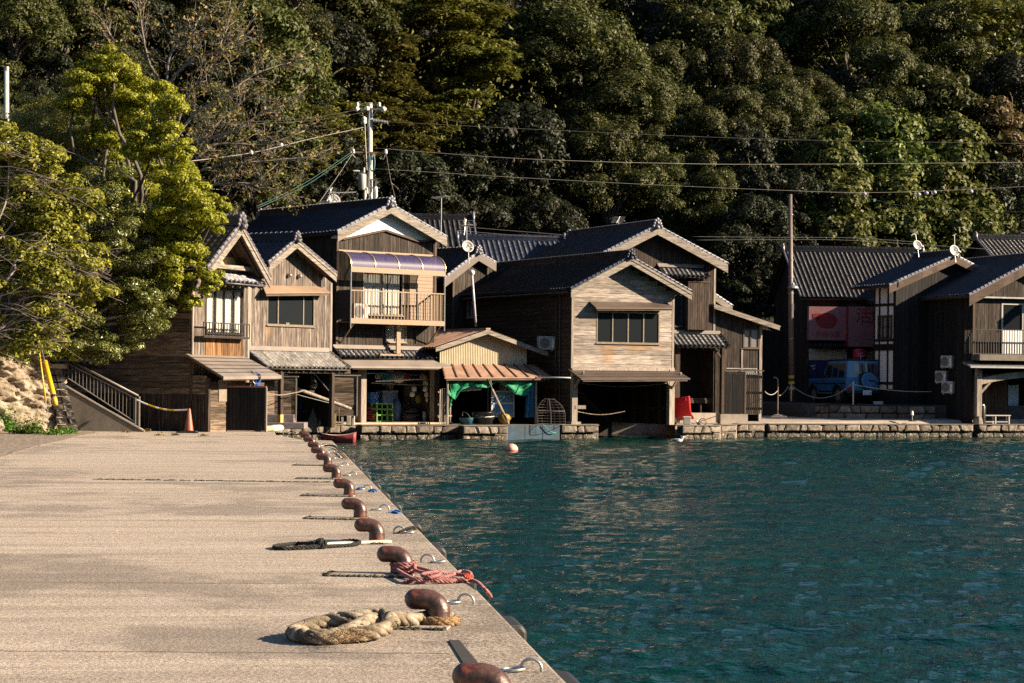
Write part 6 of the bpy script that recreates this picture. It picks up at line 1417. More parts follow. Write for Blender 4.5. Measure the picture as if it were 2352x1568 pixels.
# traffic cone and bar
q = Yz(436, 67.0, QZ); c_ = thing('traffic_cone', 'faded orange traffic cone on a black base holding a striped rope', 'traffic cone', q)
mb = MB(); mb.lathe((0, 0, 0), [(.15, .06), (.135, .1), (.045, .74), (.03, .76), (0.01, .77)], 20); mb.build('cone_body', M['cone'], c_, smooth=True)
mb = MB(); mb.prism([(-.24, -.2, 0), (.24, -.2, 0), (.24, .2, 0), (-.24, .2, 0)], (0, 0, .07)); mb.box(-.36, -.1, -.25, .1, .0, .05); mb.box(.05, .3, -.3, .0, 0, .03); mb.build('rubber_base', M['black'], c_)
A_ = at(314, 918, 67.7); B_ = at(436, 940, q.y); bar = thing('striped_rope', 'white and yellow striped rope from the stair rail to the traffic cone', 'rope', A_)
pp = [A_.lerp(B_, f)-A_-Vector((0, 0, .14*math.sin(math.pi*f))) for f in np.linspace(0, 1, 15)]
for i in range(14): mb = MB(); mb.tube([pp[i], pp[i+1]], .024, 8); mb.build('stripe', M['ydk'] if i in (3, 4, 6, 8, 9) else M['white'], bar)
# dark fence with a red cap
f0 = on_z(485.5, 990, QZ); f1 = on_z(611, 990.5, QZ); fn = thing('plank_fence', 'black plank screen with a red cap rail under the leftmost house awning', 'fence', f0); W_ = (f1-f0).length; H_ = (990-889)/FPX*f0.y; fn.rotation_euler.z = R(-7)
mb = MB(); boards(mb, face_front(0), 0, W_, .04, H_, 'v', .115, seed=301, jit=.01); mb.box(.01, W_-.01, .002, .012, .05, H_-.01); mb.build('boards', M['wood_blk_v'], fn)
mb = MB(); mb.box(0, W_, .0, .05, .25, .35); mb.box(0, W_, 0, .05, H_-.35, H_-.25); mb.build('back_rail', M['wood_blk_v'], fn)
mb = MB(); mb.box(-.02, W_+.03, -.06, .08, H_, H_+.055); mb.build('cap_rail', plain('red_brown_cap', (.3, .1, .07), .6), fn)
mb = MB(); mb.box(W_-.002, W_+.05, -.03, .06, 0, H_); mb.build('end_post', M['post'], fn)
# landing nets
for (bx, by, tx, ty, rx, mt, lb, ang) in ((574, 880, 577, 863, .16, M['net_k'], 'dark landing net sticking up behind the black plank screen', .3), (578, 882, 590, 868, .2, M['net_b'], 'blue landing net leaning over the black plank screen', -.6)):
    a = at(bx, by+25, f0.y+.25); c = at(tx, ty, f0.y+.25); nt_ = thing('landing_net', lb, 'landing net', a); d = c-a
    mb = MB(); mb.tube([(0, 0, 0), d*.72], .014, 6); mb.build('handle', M['steel'], nt_)
    ax = Vector((math.sin(ang)*.2+.55, -.8, .1)).normalized(); u = d.normalized(); v = u.cross(ax).normalized(); pts = [d+(u*.19*math.cos(t)+v*rx*math.sin(t)*.65) for t in np.linspace(0, 2*math.pi, 18)]
    mb = MB(); mb.tube(pts, .011, 5, False); mb.build('hoop', M['steel'], nt_)
    mb = MB(); vv = []; ff = []
    for j in range(5):
        k_ = j/4
        for t in np.linspace(0, 2*math.pi, 17)[:-1]: vv.append(d+(u*.19*math.cos(t)+v*rx*.65*math.sin(t))*math.cos(k_*1.45)+(Vector((0, .3, -.25))*math.sin(k_*1.4)))
    for j in range(4):
        for k in range(16): ff.append((j*16+k, j*16+(k+1) % 16, (j+1)*16+(k+1) % 16, (j+1)*16+k))
    mb.add(vv, ff); mb.build('net_bag', mt, nt_, smooth=True)
# rolled mat on the quay end
a, b_ = on_z(960, 990, QZ), on_z(1035, 983, QZ); a, b_ = at(604, 989, 69.4), at(646, 984, 71.3); a.z = QZ+.12-.16; b_.z = VZ+.12
a.z = QZ+.09; b_.z = QZ+.09
rm = thing('rolled_mat', 'rolled tan mat lying at the right end of the black plank screen', 'rolled mat', a); d = b_-a
mb = MB(); mb.tube([(0, 0, 0), d], .1, 12); mb.build('roll', surf('tan_mat', [(.3, (.25, .19, .12)), (.7, (.48, .4, .28))], 6, .9), rm); mb = MB(); mb.tube([d*.45, d*.95], .108, 12); mb.build('wrapping', M['foam'], rm)
mb = MB(); mb.torus((0, 0, 0), .075, .022, d, 16, 6); mb.build('end_ring', M['white'], rm)
q = on_z(672, 994.5, QZ); q = Yz(672, 66.5, QZ); mr = thing('loose_rope', 'pale rope and steel ring lying at the far quay end left of the bollards', 'rope', q); mb = MB(); rope(mb, [(-.1+.45*f, .12*math.sin(f*9), .02+.03*abs(math.sin(f*7))) for f in np.linspace(0, 1, 10)], .02); mb.build('strands', creamr, mr); mb = MB(); mb.torus((-.18, 0, .06), .1, .012, (.2, 1, .1), 16, 6); mb.build('ring', M['galv'], mr)
# crane pole, guy rope, hanging boat, netted float
a, b_ = at(617, 869, 86.5), at(806, 938.5, 88.5); cp = thing('crane_pole', 'grey pole slanting down to the right with ropes holding up the red boat', 'pole', a); d = b_-a
mb = MB(); mb.tube([(0, 0, 0), d*.4, d*.93, d], [.085, .08, .07, .06], 10); mb.build('shaft', M['post'], cp, smooth=True)
g0 = at(673, 800, 86.3)-a; mb = MB(); mb.tube([g0, d*.88], .014, 5); mb.tube([at(560, 860, 86.2)-a, at(690, 908, 87.2)-a, d*.99], .011, 5); mb.build('guy_rope', M['steel'], cp)
bt_y = 88.3; h_ = d*.85; k_ = at(779, 967, bt_y)-a; mb = MB(); mb.tube([h_, k_], .014, 5); mb.build('fall_rope', creamr, cp)
mb = MB()
for px, py in ((748, 995), (800, 988), (770, 990)): mb.tube([k_, at(px, py, bt_y)-a], .009, 5)
mb.build('boat_sling', creamr, cp)
wr = [at(611, 902, 69.9), at(640, 907, 74), at(665, 904, 82), at(700, 897, 87.3)]; tube_thing('white_rope', 'white rope sagging from the black plank screen to the slanting pole', 'rope', smooth_path(wr, .3), .02, creamr)
bt = thing('red_boat', 'small red rowing boat hung at the water below the crane pole', 'boat', at(776, 1003, bt_y)); bt.location.z = -.12
def boat():
    mb = MB(); L_, vv = 1.34, []; ns, nc = 16, 9
    for i in range(ns+1):
        f = i/ns; x = -.66+L_*f; w_ = .42*min(1, (1-(1-f)**2.4)*1.05)+.02; sh = .36+.10*(2*f-1)**2+.06*f; kl = .0+.05*(1-f)**3
        for j in range(nc+1):
            t = -1+2*j/nc; vv.append((x+.06*(abs(t))*(f-.2), w_*math.sin(t*math.pi/2), kl+(sh-kl)*abs(t)**2.2))
    n = nc+1; ff = [(i*n+j, (i+1)*n+j, (i+1)*n+j+1, i*n+j+1) for i in range(ns) for j in range(nc)]; mb.add(vv, ff); mb.add(vv[-n:], [tuple(range(n))]); return mb, vv, n, ns
mb, vv, n, ns = boat(); o = mb.build('hull', surf('faded_red_hull', [(.3, (.22, .025, .03)), (.7, (.4, .075, .07))], 3, .6), bt, smooth=True); sm = o.modifiers.new('thick', 'SOLIDIFY'); sm.thickness = .02
mb = MB(); mb.tube([vv[i*n] for i in range(ns+1)], .022, 6); mb.tube([vv[i*n+n-1] for i in range(ns+1)], .022, 6); mb.build('gunwale', plain('pale_gunwale', (.5, .35, .3), .7), bt)
mb = MB(); mb.box(-.2, -.08, -.38, .38, .27, .3); mb.box(.3, .42, -.38, .38, .3, .33); mb.build('thwart', M['plank'], bt)
nf = at(721, 884, 87.6); fl = thing('glass_float', 'netted glass float hanging in the porch of the second house', 'float', nf)
mb = MB(); mb.ball((0, 0, 0), .155, 16, 10); mb.build('glass_ball', glass('float_glass', (.02, .03, .025)), fl, smooth=True); mb = MB()
for k in range(6): ax = Vector((math.cos(k*1.05), math.sin(k*1.05), .35*(-1)**k)); mb.torus((0, 0, 0), .16, .009, ax, 20, 5)
mb.torus((0, 0, .0), .16, .009, (0, 0, 1), 20, 5); mb.tube([(0, 0, .15), (0, 0, .48)], .008, 5); mb.tube([(-.07, 0, .14), (0, 0, .32)], .007, 5); mb.tube([(.07, 0, .14), (0, 0, .32)], .007, 5); mb.build('netting', creamr, fl)
bp = thing('blind_post', 'plank screen post with a hung reed blind left of the glass float', 'reed blind', Yz(668, 84.6, VZ)); z1_ = at(668, 866, 84.6).z-VZ; z0_ = at(668, 960, 84.6).z-VZ
mb = MB(); boards(mb, face_front(0), -.62, .22, z0_, z1_, 'h', .045, seed=311, jit=.008, cuts=False); mb.build('reeds', M['wood_br_h'], bp); mb = MB(); mb.box(-.75, .32, -.04, .04, z1_, z1_+.05); mb.box(.2, .25, -.03, .03, z0_-.1, z1_); mb.build('rail', M['post'], bp)
bs_ = thing('brick_steps', 'two low purple-grey brick steps under the reed blind', 'steps', Yz(646, 84.2, VZ)); mb = MB(); mb.box(-.8, .95, -.2, 1.2, 0, .24); mb.box(-.8, .5, .2, 1.2, .24, .55); o = mb.build('bricks', surf('purple_grey_brick', [(.3, (.14, .115, .115)), (.7, (.26, .22, .22))], 3, .85), bs_); bevel(o, .02)
sw = thing('switch_box', 'small white box on the dark wall right of the reed blind', 'box', Yz(717, 88.2, at(717, 902, 88.2).z)); mb = MB(); mb.box(-.11, .11, -.05, 0, -.1, .1); o = mb.build('casing', M['acwhite'], sw); mb = MB(); mb.box(-.05, .05, -.06, -.05, -.04, .03); mb.build('label_plate', M['dkframe'], sw); mb = MB(); mb.tube([(0, -.02, .1), (0, -.02, .9)], .01, 5); mb.build('wire', M['steel'], sw)
pk = thing('leaning_planks', 'grey planks leaning in the porch below the glass float', 'planks', Yz(733, 88.6, VZ)); mb = MB(); mb.beam((-.25, -.2, 0), (.2, .15, 1.4), .42, .04, (0, 1, 0)); mb.build('wide_plank', M['plank'], pk); mb = MB(); mb.beam((.05, -.3, 0), (.38, .1, 1.3), .1, .05, (0, 1, 0)); mb.build('narrow_plank', M['plank'], pk)
py_ = thing('plywood_sheet', 'yellow plywood piece standing by the seawall left of the board screen', 'plywood', Yz(761, 88.4, VZ)); mb = MB(); mb.prism([(-.22, 0, 0), (.22, 0, 0), (.22, 0, .62), (.1, 0, .62), (-.22, 0, .33)], (0, .04, 0)); mb.build('sheet', M['ply'], py_)
cb = thing('cable_coil', 'blue hose coil hanging in the porch behind the planks', 'hose', Yz(703, 88.9, VZ+.85)); mb = MB()
for k in range(4): mb.torus((0, -.03*k, 0), .22+.01*k, .016, (.5, 1, 0), 20, 6)
mb.build('hose', M['bluep'], cb, smooth=True)
sc_ = thing('board_screen', 'dark board screen with a pale edge left of the open workshop', 'screen', Yz(791, 90.8, VZ)); z1_ = at(791, 863, 90.8).z-VZ; z0_ = at(791, 955, 90.8).z-VZ; sc_.rotation_euler.z = R(8)
mb = MB(); boards(mb, face_front(0), -.62, .55, z0_, z1_, 'h', .24, seed=312); mb.build('boards', M['wood_br_h'], sc_); mb = MB(); mb.box(-.64, .7, -.07, .1, z1_, z1_+.05); mb.box(.53, .58, -.06, .05, z0_, z1_); mb.box(-.1, .0, .0, .1, 0, z0_); mb.box(.35, .43, 0, .1, 0, z0_); mb.build('frame', M['post'], sc_)
for px, cc, lb, w_ in ((808, 'acwhite', 'white jerry can at the foot of the board screen, right one', .16), (799, 'foam', 'pale jerry can at the foot of the board screen, left one', .2)):
    jc = thing('jerry_can', lb, 'can', Yz(px+4, 91.3, VZ+.0), 0, None); mb = MB(); mb.box(-w_/2, w_/2, -.1, .1, 0, .42); o = mb.build('body', M[cc], jc); bevel(o, .03, 2); mb = MB(); mb.cyl((.02, 0, .42), (.02, 0, .5), .035, 8); mb.build('cap', M['bluep'], jc)
# workshop contents
F = F3
def wp(px, y_): return F.world(F.p(px, 900, y_)[0], y_, 0.075)
def wz(py, px, y_): return F.p(px, py, y_)[1]-.075
c_ = wp(878, .6); cr_ = thing('crate', 'bright green plastic crate on the workshop floor', 'crate', c_, F.a); mb = MB(); w_, h_ = .92, .84
for x in (-w_/2, w_/2-.06):
    for y in (-.22, .16): mb.box(x, x+.06, y, y+.06, 0, h_)
for z in (0, .28, .54, h_-.06):
    mb.box(-w_/2+.06, w_/2-.06, -.22, -.18, z, z+.06); mb.box(-w_/2+.06, w_/2-.06, .18, .22, z, z+.06)
    for s in (-1, 1): mb.box(s*w_/2-(.04 if s > 0 else 0), s*w_/2+(.04 if s < 0 else 0), -.16, .16, z, z+.06)
for k in (-.18, .1): mb.box(k, k+.05, -.22, -.18, .06, h_-.06)
mb.build('lattice', M['green'], cr_)
c_ = F.world(F.p(876, 915, 1.6)[0], 1.6, F.p(876, 929, 1.6)[1]); b1 = thing('tote_box', 'pale blue tote box on a shelf in the workshop', 'box', c_, F.a); mb = MB(); mb.box(-.1, .75, -.25, .25, 0, .58); o = mb.build('body', plain('grey_blue_plastic', (.16, .24, .36), .5), b1); bevel(o, .02); mb = MB(); mb.box(-.12, .77, -.27, .27, .58, .63); mb.build('rim', M['acwhite'], b1)
b2 = thing('tote_box', 'deep blue tote box left of the pale one on the workshop shelf', 'box', F.world(F.p(858, 915, 1.5)[0], 1.5, F.p(876, 929, 1.6)[1]), F.a); mb = MB(); mb.box(-.35, .1, -.25, .25, 0, .5); o = mb.build('body', M['bluep'], b2); bevel(o, .02); mb = MB(); mb.box(-.37, .12, -.27, .27, .5, .55); mb.build('rim', M['bluep'], b2)
sh_ = thing('shelf', 'dark shelf carrying the blue totes in the workshop', 'shelf', F.world(F.p(868, 930, 1.4)[0], 1.4, .075), F.a); z_ = F.p(876, 929, 1.6)[1]-.075; mb = MB(); mb.box(-.7, 1.0, -.2, .6, z_-.06, z_-.005); mb.build('board', M['wood_br_v'], sh_)
for x in (-.65, .9): mb = MB(); mb.box(x, x+.06, -.15, -.09, 0, z_-.06); mb.build('leg', M['wood_br_v'], sh_)
rd = thing('rope_heap', 'dark red and blue rope heap left of the green crate', 'rope', wp(855, .9), F.a); mb = MB()
for k in range(14): mb.torus((rnd.uniform(-.1, .1), 0, .15+.04*k), .3-.01*k, .03, (rnd.uniform(-.3, .3), rnd.uniform(-.3, .3), 1), 18, 6)
mb.build('coils', plain('dark_red_rope', (.16, .02, .03), .8), rd, smooth=True)
ti = thing('tyre', 'black tyre with a yellow hub hanging on the workshop wall', 'tyre', F.world(F.p(961, 917, .9)[0], .9, F.p(961, 917, .9)[1]), F.a); mb = MB(); mb.torus((0, 0, 0), .3, .115, (.2, 1, 0), 28, 12); mb.build('rubber', M['black'], ti, smooth=True); mb = MB(); mb.ball((0, 0, 0), (.2, .08, .2), 14, 8); mb.build('yellow_float', plain('dull_yellow', (.4, .27, .06), .6), ti, smooth=True)
for k, (px, py, r_, mt, lb) in enumerate(((975, 867, .13, 'ydk', 'yellowish float, topmost in the float string by the workshop post'), (978, 880, .13, 'foam', 'white float second from the top of the string by the workshop post'), (977, 893, .125, 'foam', 'white float in the middle of the string by the workshop post'), (981, 906, .125, 'foam', 'white float second from the bottom of the string by the workshop post'), (983, 918, .12, 'foam', 'white float at the bottom of the string by the workshop post'), (951, 893, .12, 'foam', 'white float hanging just above the tyre'), (898+49, 905, .12, 'foam', 'white float hanging left above the tyre'))):
    q = F.world(F.p(px, py, .3)[0], .3, F.p(px, py, .3)[1]); ft = thing('net_float', lb, 'float', q, F.a, 'white floats in the workshop'); mb = MB(); mb.lathe((0, 0, -r_), [(r_*.5, 0), (r_*.95, r_*.35), (r_, r_), (r_*.95, r_*1.65), (r_*.5, r_*2)], 12); mb.build('foam_body', M[mt], ft, smooth=True); mb = MB(); mb.tube([(0, 0, r_), (0, 0, r_*1.9)], .01, 5); mb.build('cord', creamr, ft)
lf = thing('hanging_float', 'wrapped white float hanging under the workshop ceiling', 'float', F.world(F.p(895, 862, .8)[0], .8, F.p(895, 872, .8)[1])); q = F.world(F.p(901, 870, .6)[0]+.35, .6, F.p(901, 862, .6)[1]); lf.location = q; mb = MB(); mb.lathe((0, 0, -.32), [(.15, 0), (.24, .08), (.24, .4), (.14, .5)], 12); mb.build('wrapping', M['foam'], lf, smooth=True); mb = MB(); mb.tube([(0, 0, .18), (0, 0, .5)], .02, 5); mb.build('cord', creamr, lf)
hc = thing('hose_coil', 'dark hose coil lying on the workshop floor', 'hose', wp(943, .7), F.a); mb = MB()
for k in range(16): mb.torus((rnd.uniform(-.08, .08), rnd.uniform(-.05, .05), .05+.035*k), .45-.012*k, .028, (rnd.uniform(-.25, .25), rnd.uniform(-.4, .1), 1), 26, 6)
mb.build('loops', plain('dark_hose', (.045, .04, .036), .6), hc, smooth=True)
bk = thing('milk_can', 'blue-grey gas bottle beside the hose coil in the workshop', 'gas bottle', wp(912, 1.2), F.a); mb = MB(); mb.lathe((0, 0, 0), [(.2, 0), (.22, .1), (.22, .75), (.12, .92), (.06, 1.0)], 14); mb.build('tank', plain('grey_blue_tank', (.1, .16, .24), .5), bk, smooth=True); mb = MB(); mb.torus((0, 0, 1.02), .1, .015, (0, 0, 1), 14, 6); mb.build('collar', M['steel'], bk)
wc = thing('pipe_stub', 'short white pipe standing right of the hose coil', 'pipe', wp(975, .3), F.a); mb = MB(); mb.lathe((0, 0, 0), [(.085, 0), (.085, .46), (.07, .46), (.07, .05)], 14); mb.build('tube', M['acwhite'], wc, smooth=True); mb = MB(); mb.lathe((0, 0, 0), [(.1, 0), (.1, .06)], 14); mb.build('collar', M['steel'], wc)
bc = thing('bucket', 'white bucket just left of the front workshop post', 'bucket', wp(824, .1), F.a); mb = MB(); mb.lathe((0, 0, 0), [(.13, 0), (.17, .36), (.18, .37), (.16, .36)], 14); mb.build('pail', M['acwhite'], bc, smooth=True); mb = MB(); mb.torus((0, 0, .33), .17, .008, (.3, 0, 1), 18, 5); mb.build('handle', M['steel'], bc)
def fpts(l, y_): return [F.world(F.p(x, y, y_)[0], y_, F.p(x, y, y_)[1]) for x, y in l]
tube_thing('blue_pole', 'long blue pole hung under the workshop beam', 'pole', fpts([(802, 855.5), (870, 857), (988, 862)], .25), .03, plain('light_blue_pole', (.06, .3, .5), .4))
tube_thing('white_pole', 'white pole hung below the blue one in the workshop', 'pole', fpts([(863, 875), (988, 869.5)], .1), .035, M['white'])
tube_thing('grey_pole', 'thin grey bamboo pole hung lowest in the workshop', 'pole', fpts([(853, 879), (980, 885)], .2), .024, M['post'])
for k, (px, c, lb) in enumerate(((806, (.6, .45, .02), 'yellow cord loops at the left end of the blue pole'), (818, (.5, .12, .03), 'red cord loops beside the yellow ones on the blue pole'), (830, (.1, .35, .05), 'green cord loops left of the workshop post'), (868, (.55, .5, .4), 'pale hanging cord by the workshop post'), (900, (.05, .3, .4), 'teal cord loops in the middle of the blue pole'), (918, (.3, .1, .25), 'purple cord loops right of the middle of the blue pole'), (936, (.45, .05, .05), 'red cord tuft near the right end of the blue pole'), (970, (.5, .45, .38), 'pale cord loops at the right end of the blue pole'))):
    ck = thing('rope_bunch', lb, 'cord', fpts([(px, 858)], .22)[0], F.a); mb = MB()
    for j in range(5): mb.torus((rnd.uniform(-.18, .18), 0, -.12), .1, .012, (rnd.uniform(-.4, .4), 1, 0), 12, 5)
    mb.build('loops', plain('cord_%d' % k, c, .8), ck)
for k, (px, y_) in enumerate(((812, 1.2), (888, 1.5), (925, 1.7))):
    cl = thing('hanging_cloth', ['dark cloth hanging behind the coloured cords', 'teal cloth hanging above the totes', 'grey cloth hanging right of the inner post'][k], 'cloth', fpts([(px, 860)], y_)[0], F.a); mb = MB(); vv = []
    for i in range(13): vv += [(-.25+.04*i, .03*math.sin(i*1.3), -.5+.03*math.sin(i*2)), (-.25+.04*i, .02*math.sin(i*1.1), .1)]
    mb.add(vv, [(2*i, 2*i+2, 2*i+3, 2*i+1) for i in range(12)]); mb.build('fabric', plain('cloth_%d' % k, ((.05, .05, .09), (.03, .18, .22), (.16, .15, .15))[k], .9), cl, smooth=True)
ac_unit(F.world(F.p(826, 722, -.35)[0], -.45, F.p(826, 735, -.35)[1]+.02), F.a, 'air conditioner behind the balcony rail, left end', .72, .7)
# shed contents
F = F4
def sp_(px, py, y_): return F.world(F.p(px, py, y_)[0], y_, F.p(px, py, y_)[1])
def net(name, label, poly_top, poly_bot, y_, mt):
    t_ = thing(name, label, 'net', (0, 0, 0)); mb = MB(); n_ = 40; vv = []
    def interp(poly, f): x = poly[0][0]+(poly[-1][0]-poly[0][0])*f; return x, float(np.interp(x, [p[0] for p in poly], [p[1] for p in poly]))
    m_ = 8
    for i in range(n_+1):
        a = interp(poly_top, i/n_); b_ = interp(poly_bot, i/n_)
        for j in range(m_+1):
            g = j/m_; x, y = a[0]+(b_[0]-a[0])*g, a[1]+(b_[1]-a[1])*g; vv.append(sp_(x, y, y_+.07*math.sin(i*.9+j*.6)+.05*math.sin(i*.37-j)))
    n = m_+1; mb.add(vv, [(i*n+j, (i+1)*n+j, (i+1)*n+j+1, i*n+j+1) for i in range(n_) for j in range(m_)]); mb.build('mesh_sheet', mt, t_, smooth=True)
    mb = MB(); mb.tube([vv[i*n] for i in range(n_+1)], .014, 5); mb.tube([vv[i*n+m_] for i in range(n_+1)], .02, 5); mb.build('edge_rope', plain('green_rope', (.0, .2, .1), .8), t_)
net('fishing_net', 'green fishing net draped under the shed awning', [(1030, 868), (1090, 868), (1150, 869), (1228, 871)], [(1030, 905), (1045, 917), (1058, 895), (1080, 886), (1120, 890), (1135, 878), (1145, 876), (1160, 885), (1185, 905), (1205, 909), (1222, 895), (1228, 880)], -.95, M['net_g'])
net('fishing_net', 'narrow green net strip hanging down the left shed post', [(1029, 872), (1042, 872)], [(1029, 950), (1034, 935), (1040, 905)], -.92, M['net_g'])
q = sp_(1155, 939, -.3); wd = thing('window_panel', 'white framed window panel leaning in the shed opening', 'window frame', sp_(1155, 958, -.3), F.a); z1_ = sp_(1155, 897, -.3).z-wd.location.z
wW = .62; mb = MB(); mb.box(-wW, -wW+.07, 0, .05, 0, z1_); mb.box(wW-.07, wW, 0, .05, 0, z1_)
for z in (0, z1_*.5, z1_-.07): mb.box(-wW+.07, wW-.07, 0, .05, z, z+.07)
mb.box(-wW+.07, wW-.07, .0, .05, .13, .17); mb.build('frame', M['acwhite'], wd); mb = MB(); mb.box(-wW+.07, wW-.07, .02, .03, .07, z1_-.07); mb.build('pane', glass('pale_blue_glass', (.1, .2, .3), .12), wd)
wd2 = thing('window_panel', 'dark framed sash left of the white window panel in the shed', 'window frame', sp_(1134, 958, .2), F.a); mb = MB(); mb.box(-.32, -.26, 0, .05, 0, 1.75); mb.box(.26, .32, 0, .05, 0, 1.75)
for z in (0, .85, 1.69): mb.box(-.26, .26, 0, .05, z, z+.06)
mb.build('frame', M['steel'], wd2); mb = MB(); mb.box(-.26, .26, .02, .03, .06, 1.69); mb.build('pane', M['glass'], wd2)
tp = thing('tarpaulin', 'blue tarpaulin curtain at the right shed post', 'tarpaulin', (0, 0, 0)); mb = MB(); vv = []
for i in range(15):
    x = 1207+20*i/14; y_ = -.9+.09*math.sin(i*1.1); vv += [sp_(x-2+2*math.sin(i), 958, y_), sp_(x+1, 915, y_*.95), sp_(x+3-3*(1-i/14), 878, y_)]
mb.add(vv, [(3*i+j, 3*i+3+j, 3*i+4+j, 3*i+1+j) for i in range(14) for j in range(2)]); mb.build('sheet', plain('blue_tarp', (.03, .15, .27), .5), tp, smooth=True); mb = MB(); mb.tube([vv[3*i+2] for i in range(15)], .015, 5); mb.build('hem', M['bluep'], tp)
pw = thing('pale_boards', 'pale boards and rolled sheets stacked high inside the shed', 'boards', sp_(1170, 885, 1.2), F.a); mb = MB()
for i in range(5): mb.beam((-.9+i*.28, .1*i, -.25), (-.8+i*.3, .1*i, .5-.06*i), .22, .03, (0, 1, 0))
mb.build('boards', M['plaster'], pw)
pb = thing('pvc_pipes', 'bundle of white pipes hung inside the shed under the net', 'pipes', sp_(1079, 893, -.2), F.a); mb = MB()
for i in range(5): mb.tube([(-.6+.05*i, .05*i, .05*i-.1), (.6+.04*i, .05*i, .05*i-.02)], .03, 6)
mb.build('pipe', M['white'], pb)
tb = thing('fish_tub', 'black fish tub on the seawall in front of the shed', 'tub', sp_(1109, 973, -1.25)+Vector((0, 0, 0)), F.a); tb.location.z = VZ+.035; mb = MB(); mb.lathe((0, 0, 0), [(.42, 0), (.5, .5), (.53, .52), (.47, .5), (.4, .06)], 18); mb.build('tub_body', M['blackgloss'], tb, smooth=True); mb = MB(); mb.torus((0, 0, .3), .485, .015, (0, 0, 1), 24, 5); mb.tube([(-.5, -.1, .4), (-.2, -.5, .3), (.3, -.45, .34), (.5, -.1, .2)], .016, 5); mb.build('rope_handle', M['steel'], tb)
yb = thing('buoy', 'yellow buoy beside the slanting rope pole in front of the shed', 'buoy', sp_(1158, 965, -.9), F.a); yb.location.z = VZ+.27; mb = MB(); mb.ball((0, 0, 0), (.3, .26, .26), 16, 10); mb.build('ball', plain('yellow_buoy', (.24, .15, .01), .6), yb, smooth=True); mb = MB(); mb.cyl((.28, 0, .0), (.36, 0, .0), .05, 8); mb.build('eye', M['black'], yb)
rp_ = thing('rope_pole', 'pale rope-wrapped pole slanting down from the shed awning to the seawall', 'pole', sp_(1168, 975, -1.5), F.a); A_ = sp_(1168, 973, -1.5); B_ = sp_(1130, 893, -1.35); C_ = sp_(1120, 866, -1.3); rp_.location = A_; rp_.rotation_euler.z = 0
mb = MB(); mb.tube([(0, 0, 0), B_-A_], .055, 7); mb.build('pole', M['post'], rp_); mb = MB(); rope(mb, [Vector((0, 0, .02)), (B_-A_)*.2+Vector((.04, -.05, 0)), (B_-A_)*.4+Vector((-.02, -.06, 0)), (B_-A_)], .025); mb.tube([B_-A_, C_-A_], .02, 5); mb.tube([B_-A_, sp_(1126, 868, -1.3)-A_], .02, 5)
mb.build('rope', creamr, rp_)
lt = thing('lobster_crate', 'slatted bamboo panel beside the left shed post', 'slatted panel', sp_(1037-7, 972, -.9), F.a); lt.location.z = VZ; mb = MB()
for i in range(6): mb.beam((-.45+.12*i, .02*i, 0), (-.44+.12*i, .02*i, 1.55+.05*math.sin(i)), .05, .03)
for z in (.35, .85, 1.4): mb.box(-.5, .22, .08, .11, z, z+.06)
mb.build('slats', M['post'], lt)
bb = thing('blue_tub', 'blue tub with a rope on the seawall left of the black fish tub', 'tub', sp_(1072, 973, -1.1), F.a); bb.location.z = VZ; mb = MB(); mb.lathe((0, 0, 0), [(.28, 0), (.34, .28), (.35, .3), (.3, .28)], 14); mb.build('tub_body', plain('dull_blue_tub', (.02, .1, .14), .5), bb, smooth=True); mb = MB(); mb.torus((0, 0, .3), .3, .012, (.9, 0, .5), 16, 5); mb.build('handle', M['steel'], bb)
gv = thing('wire_trap', 'domed wire fish trap on the seawall by the boat house', 'fish trap', Yz(1268, 95.6, VZ+.035)); mb = MB(); Hh = .0
Rr_, Ht = .62, 1.16
def dome(t, a): r = Rr_*(1-(max(0, t-.45)/.62)**2.0*.9) if t > .45 else Rr_; return (r*math.cos(a)-.12*t*t, r*math.sin(a), Ht*t)
for k in range(14): a = 2*math.pi*k/14; mb.tube([dome(t, a) for t in np.linspace(0, 1, 12)], .005, 3)
for t in np.linspace(.02, .97, 10): mb.tube([dome(t, a) for a in np.linspace(0, 2*math.pi, 21)], .005 if 0 < t < .9 else .012, 3)
mb.build('wire_mesh', plain('weathered_wire', (.11, .095, .08), .6, .3), gv)
mb = MB()
for t in (.02, .52): mb.tube([dome(t, a) for a in np.linspace(0, 2*math.pi, 25)], .013, 5)
for a in (0, 1.6, 3.14, 4.7): mb.tube([dome(t, a) for t in np.linspace(0, 1, 12)], .012, 5)
mb.build('hoop', plain('rusty_hoop', (.13, .11, .09), .7, .2), gv)
tube_thing('white_bar', 'white pole across the gap between shed awning and boat house', 'pole', [sp_(1228, 866, -1.25), at(1310, 867.5, 96.6)], .035, M['white'])
# blue flood panels
A_ = Yz(1167, 94.6, -.3); B_ = Yz(1288, 95.8, -.3); fp = thing('flood_board', 'blue steel flood board between the stone seawall sections', 'flood board', A_, math.atan2(B_.y-A_.y, B_.x-A_.x)); L_ = (B_-A_).length
bm = surf('worn_blue_paint', [(.35, (.025, .05, .055)), (.47, (.008, .035, .065)), (.6, (.02, .07, .11)), (.7, (.085, .06, .04))], 2.2, .6)
for i in range(3):
    mb = MB(); mb.box(L_*i/3+.012, L_*(i+1)/3-.012, 0, .08, .28, .93); mb.build('upper_panel', bm, fp); mb = MB(); mb.box(L_*i/3+.012, L_*(i+1)/3-.012, -.06, .02, -.3, .27); mb.build('lower_panel', bm, fp)
mb = MB(); rope(mb, [(L_-.9, -.08, .95), (L_-.7, -.1, .78), (L_-.45, -.12, .62), (L_-.25, -.1, .6)], .02); tag_ = mb.build('teal_rope', plain('teal_cord', (.05, .4, .33), .8), fp)
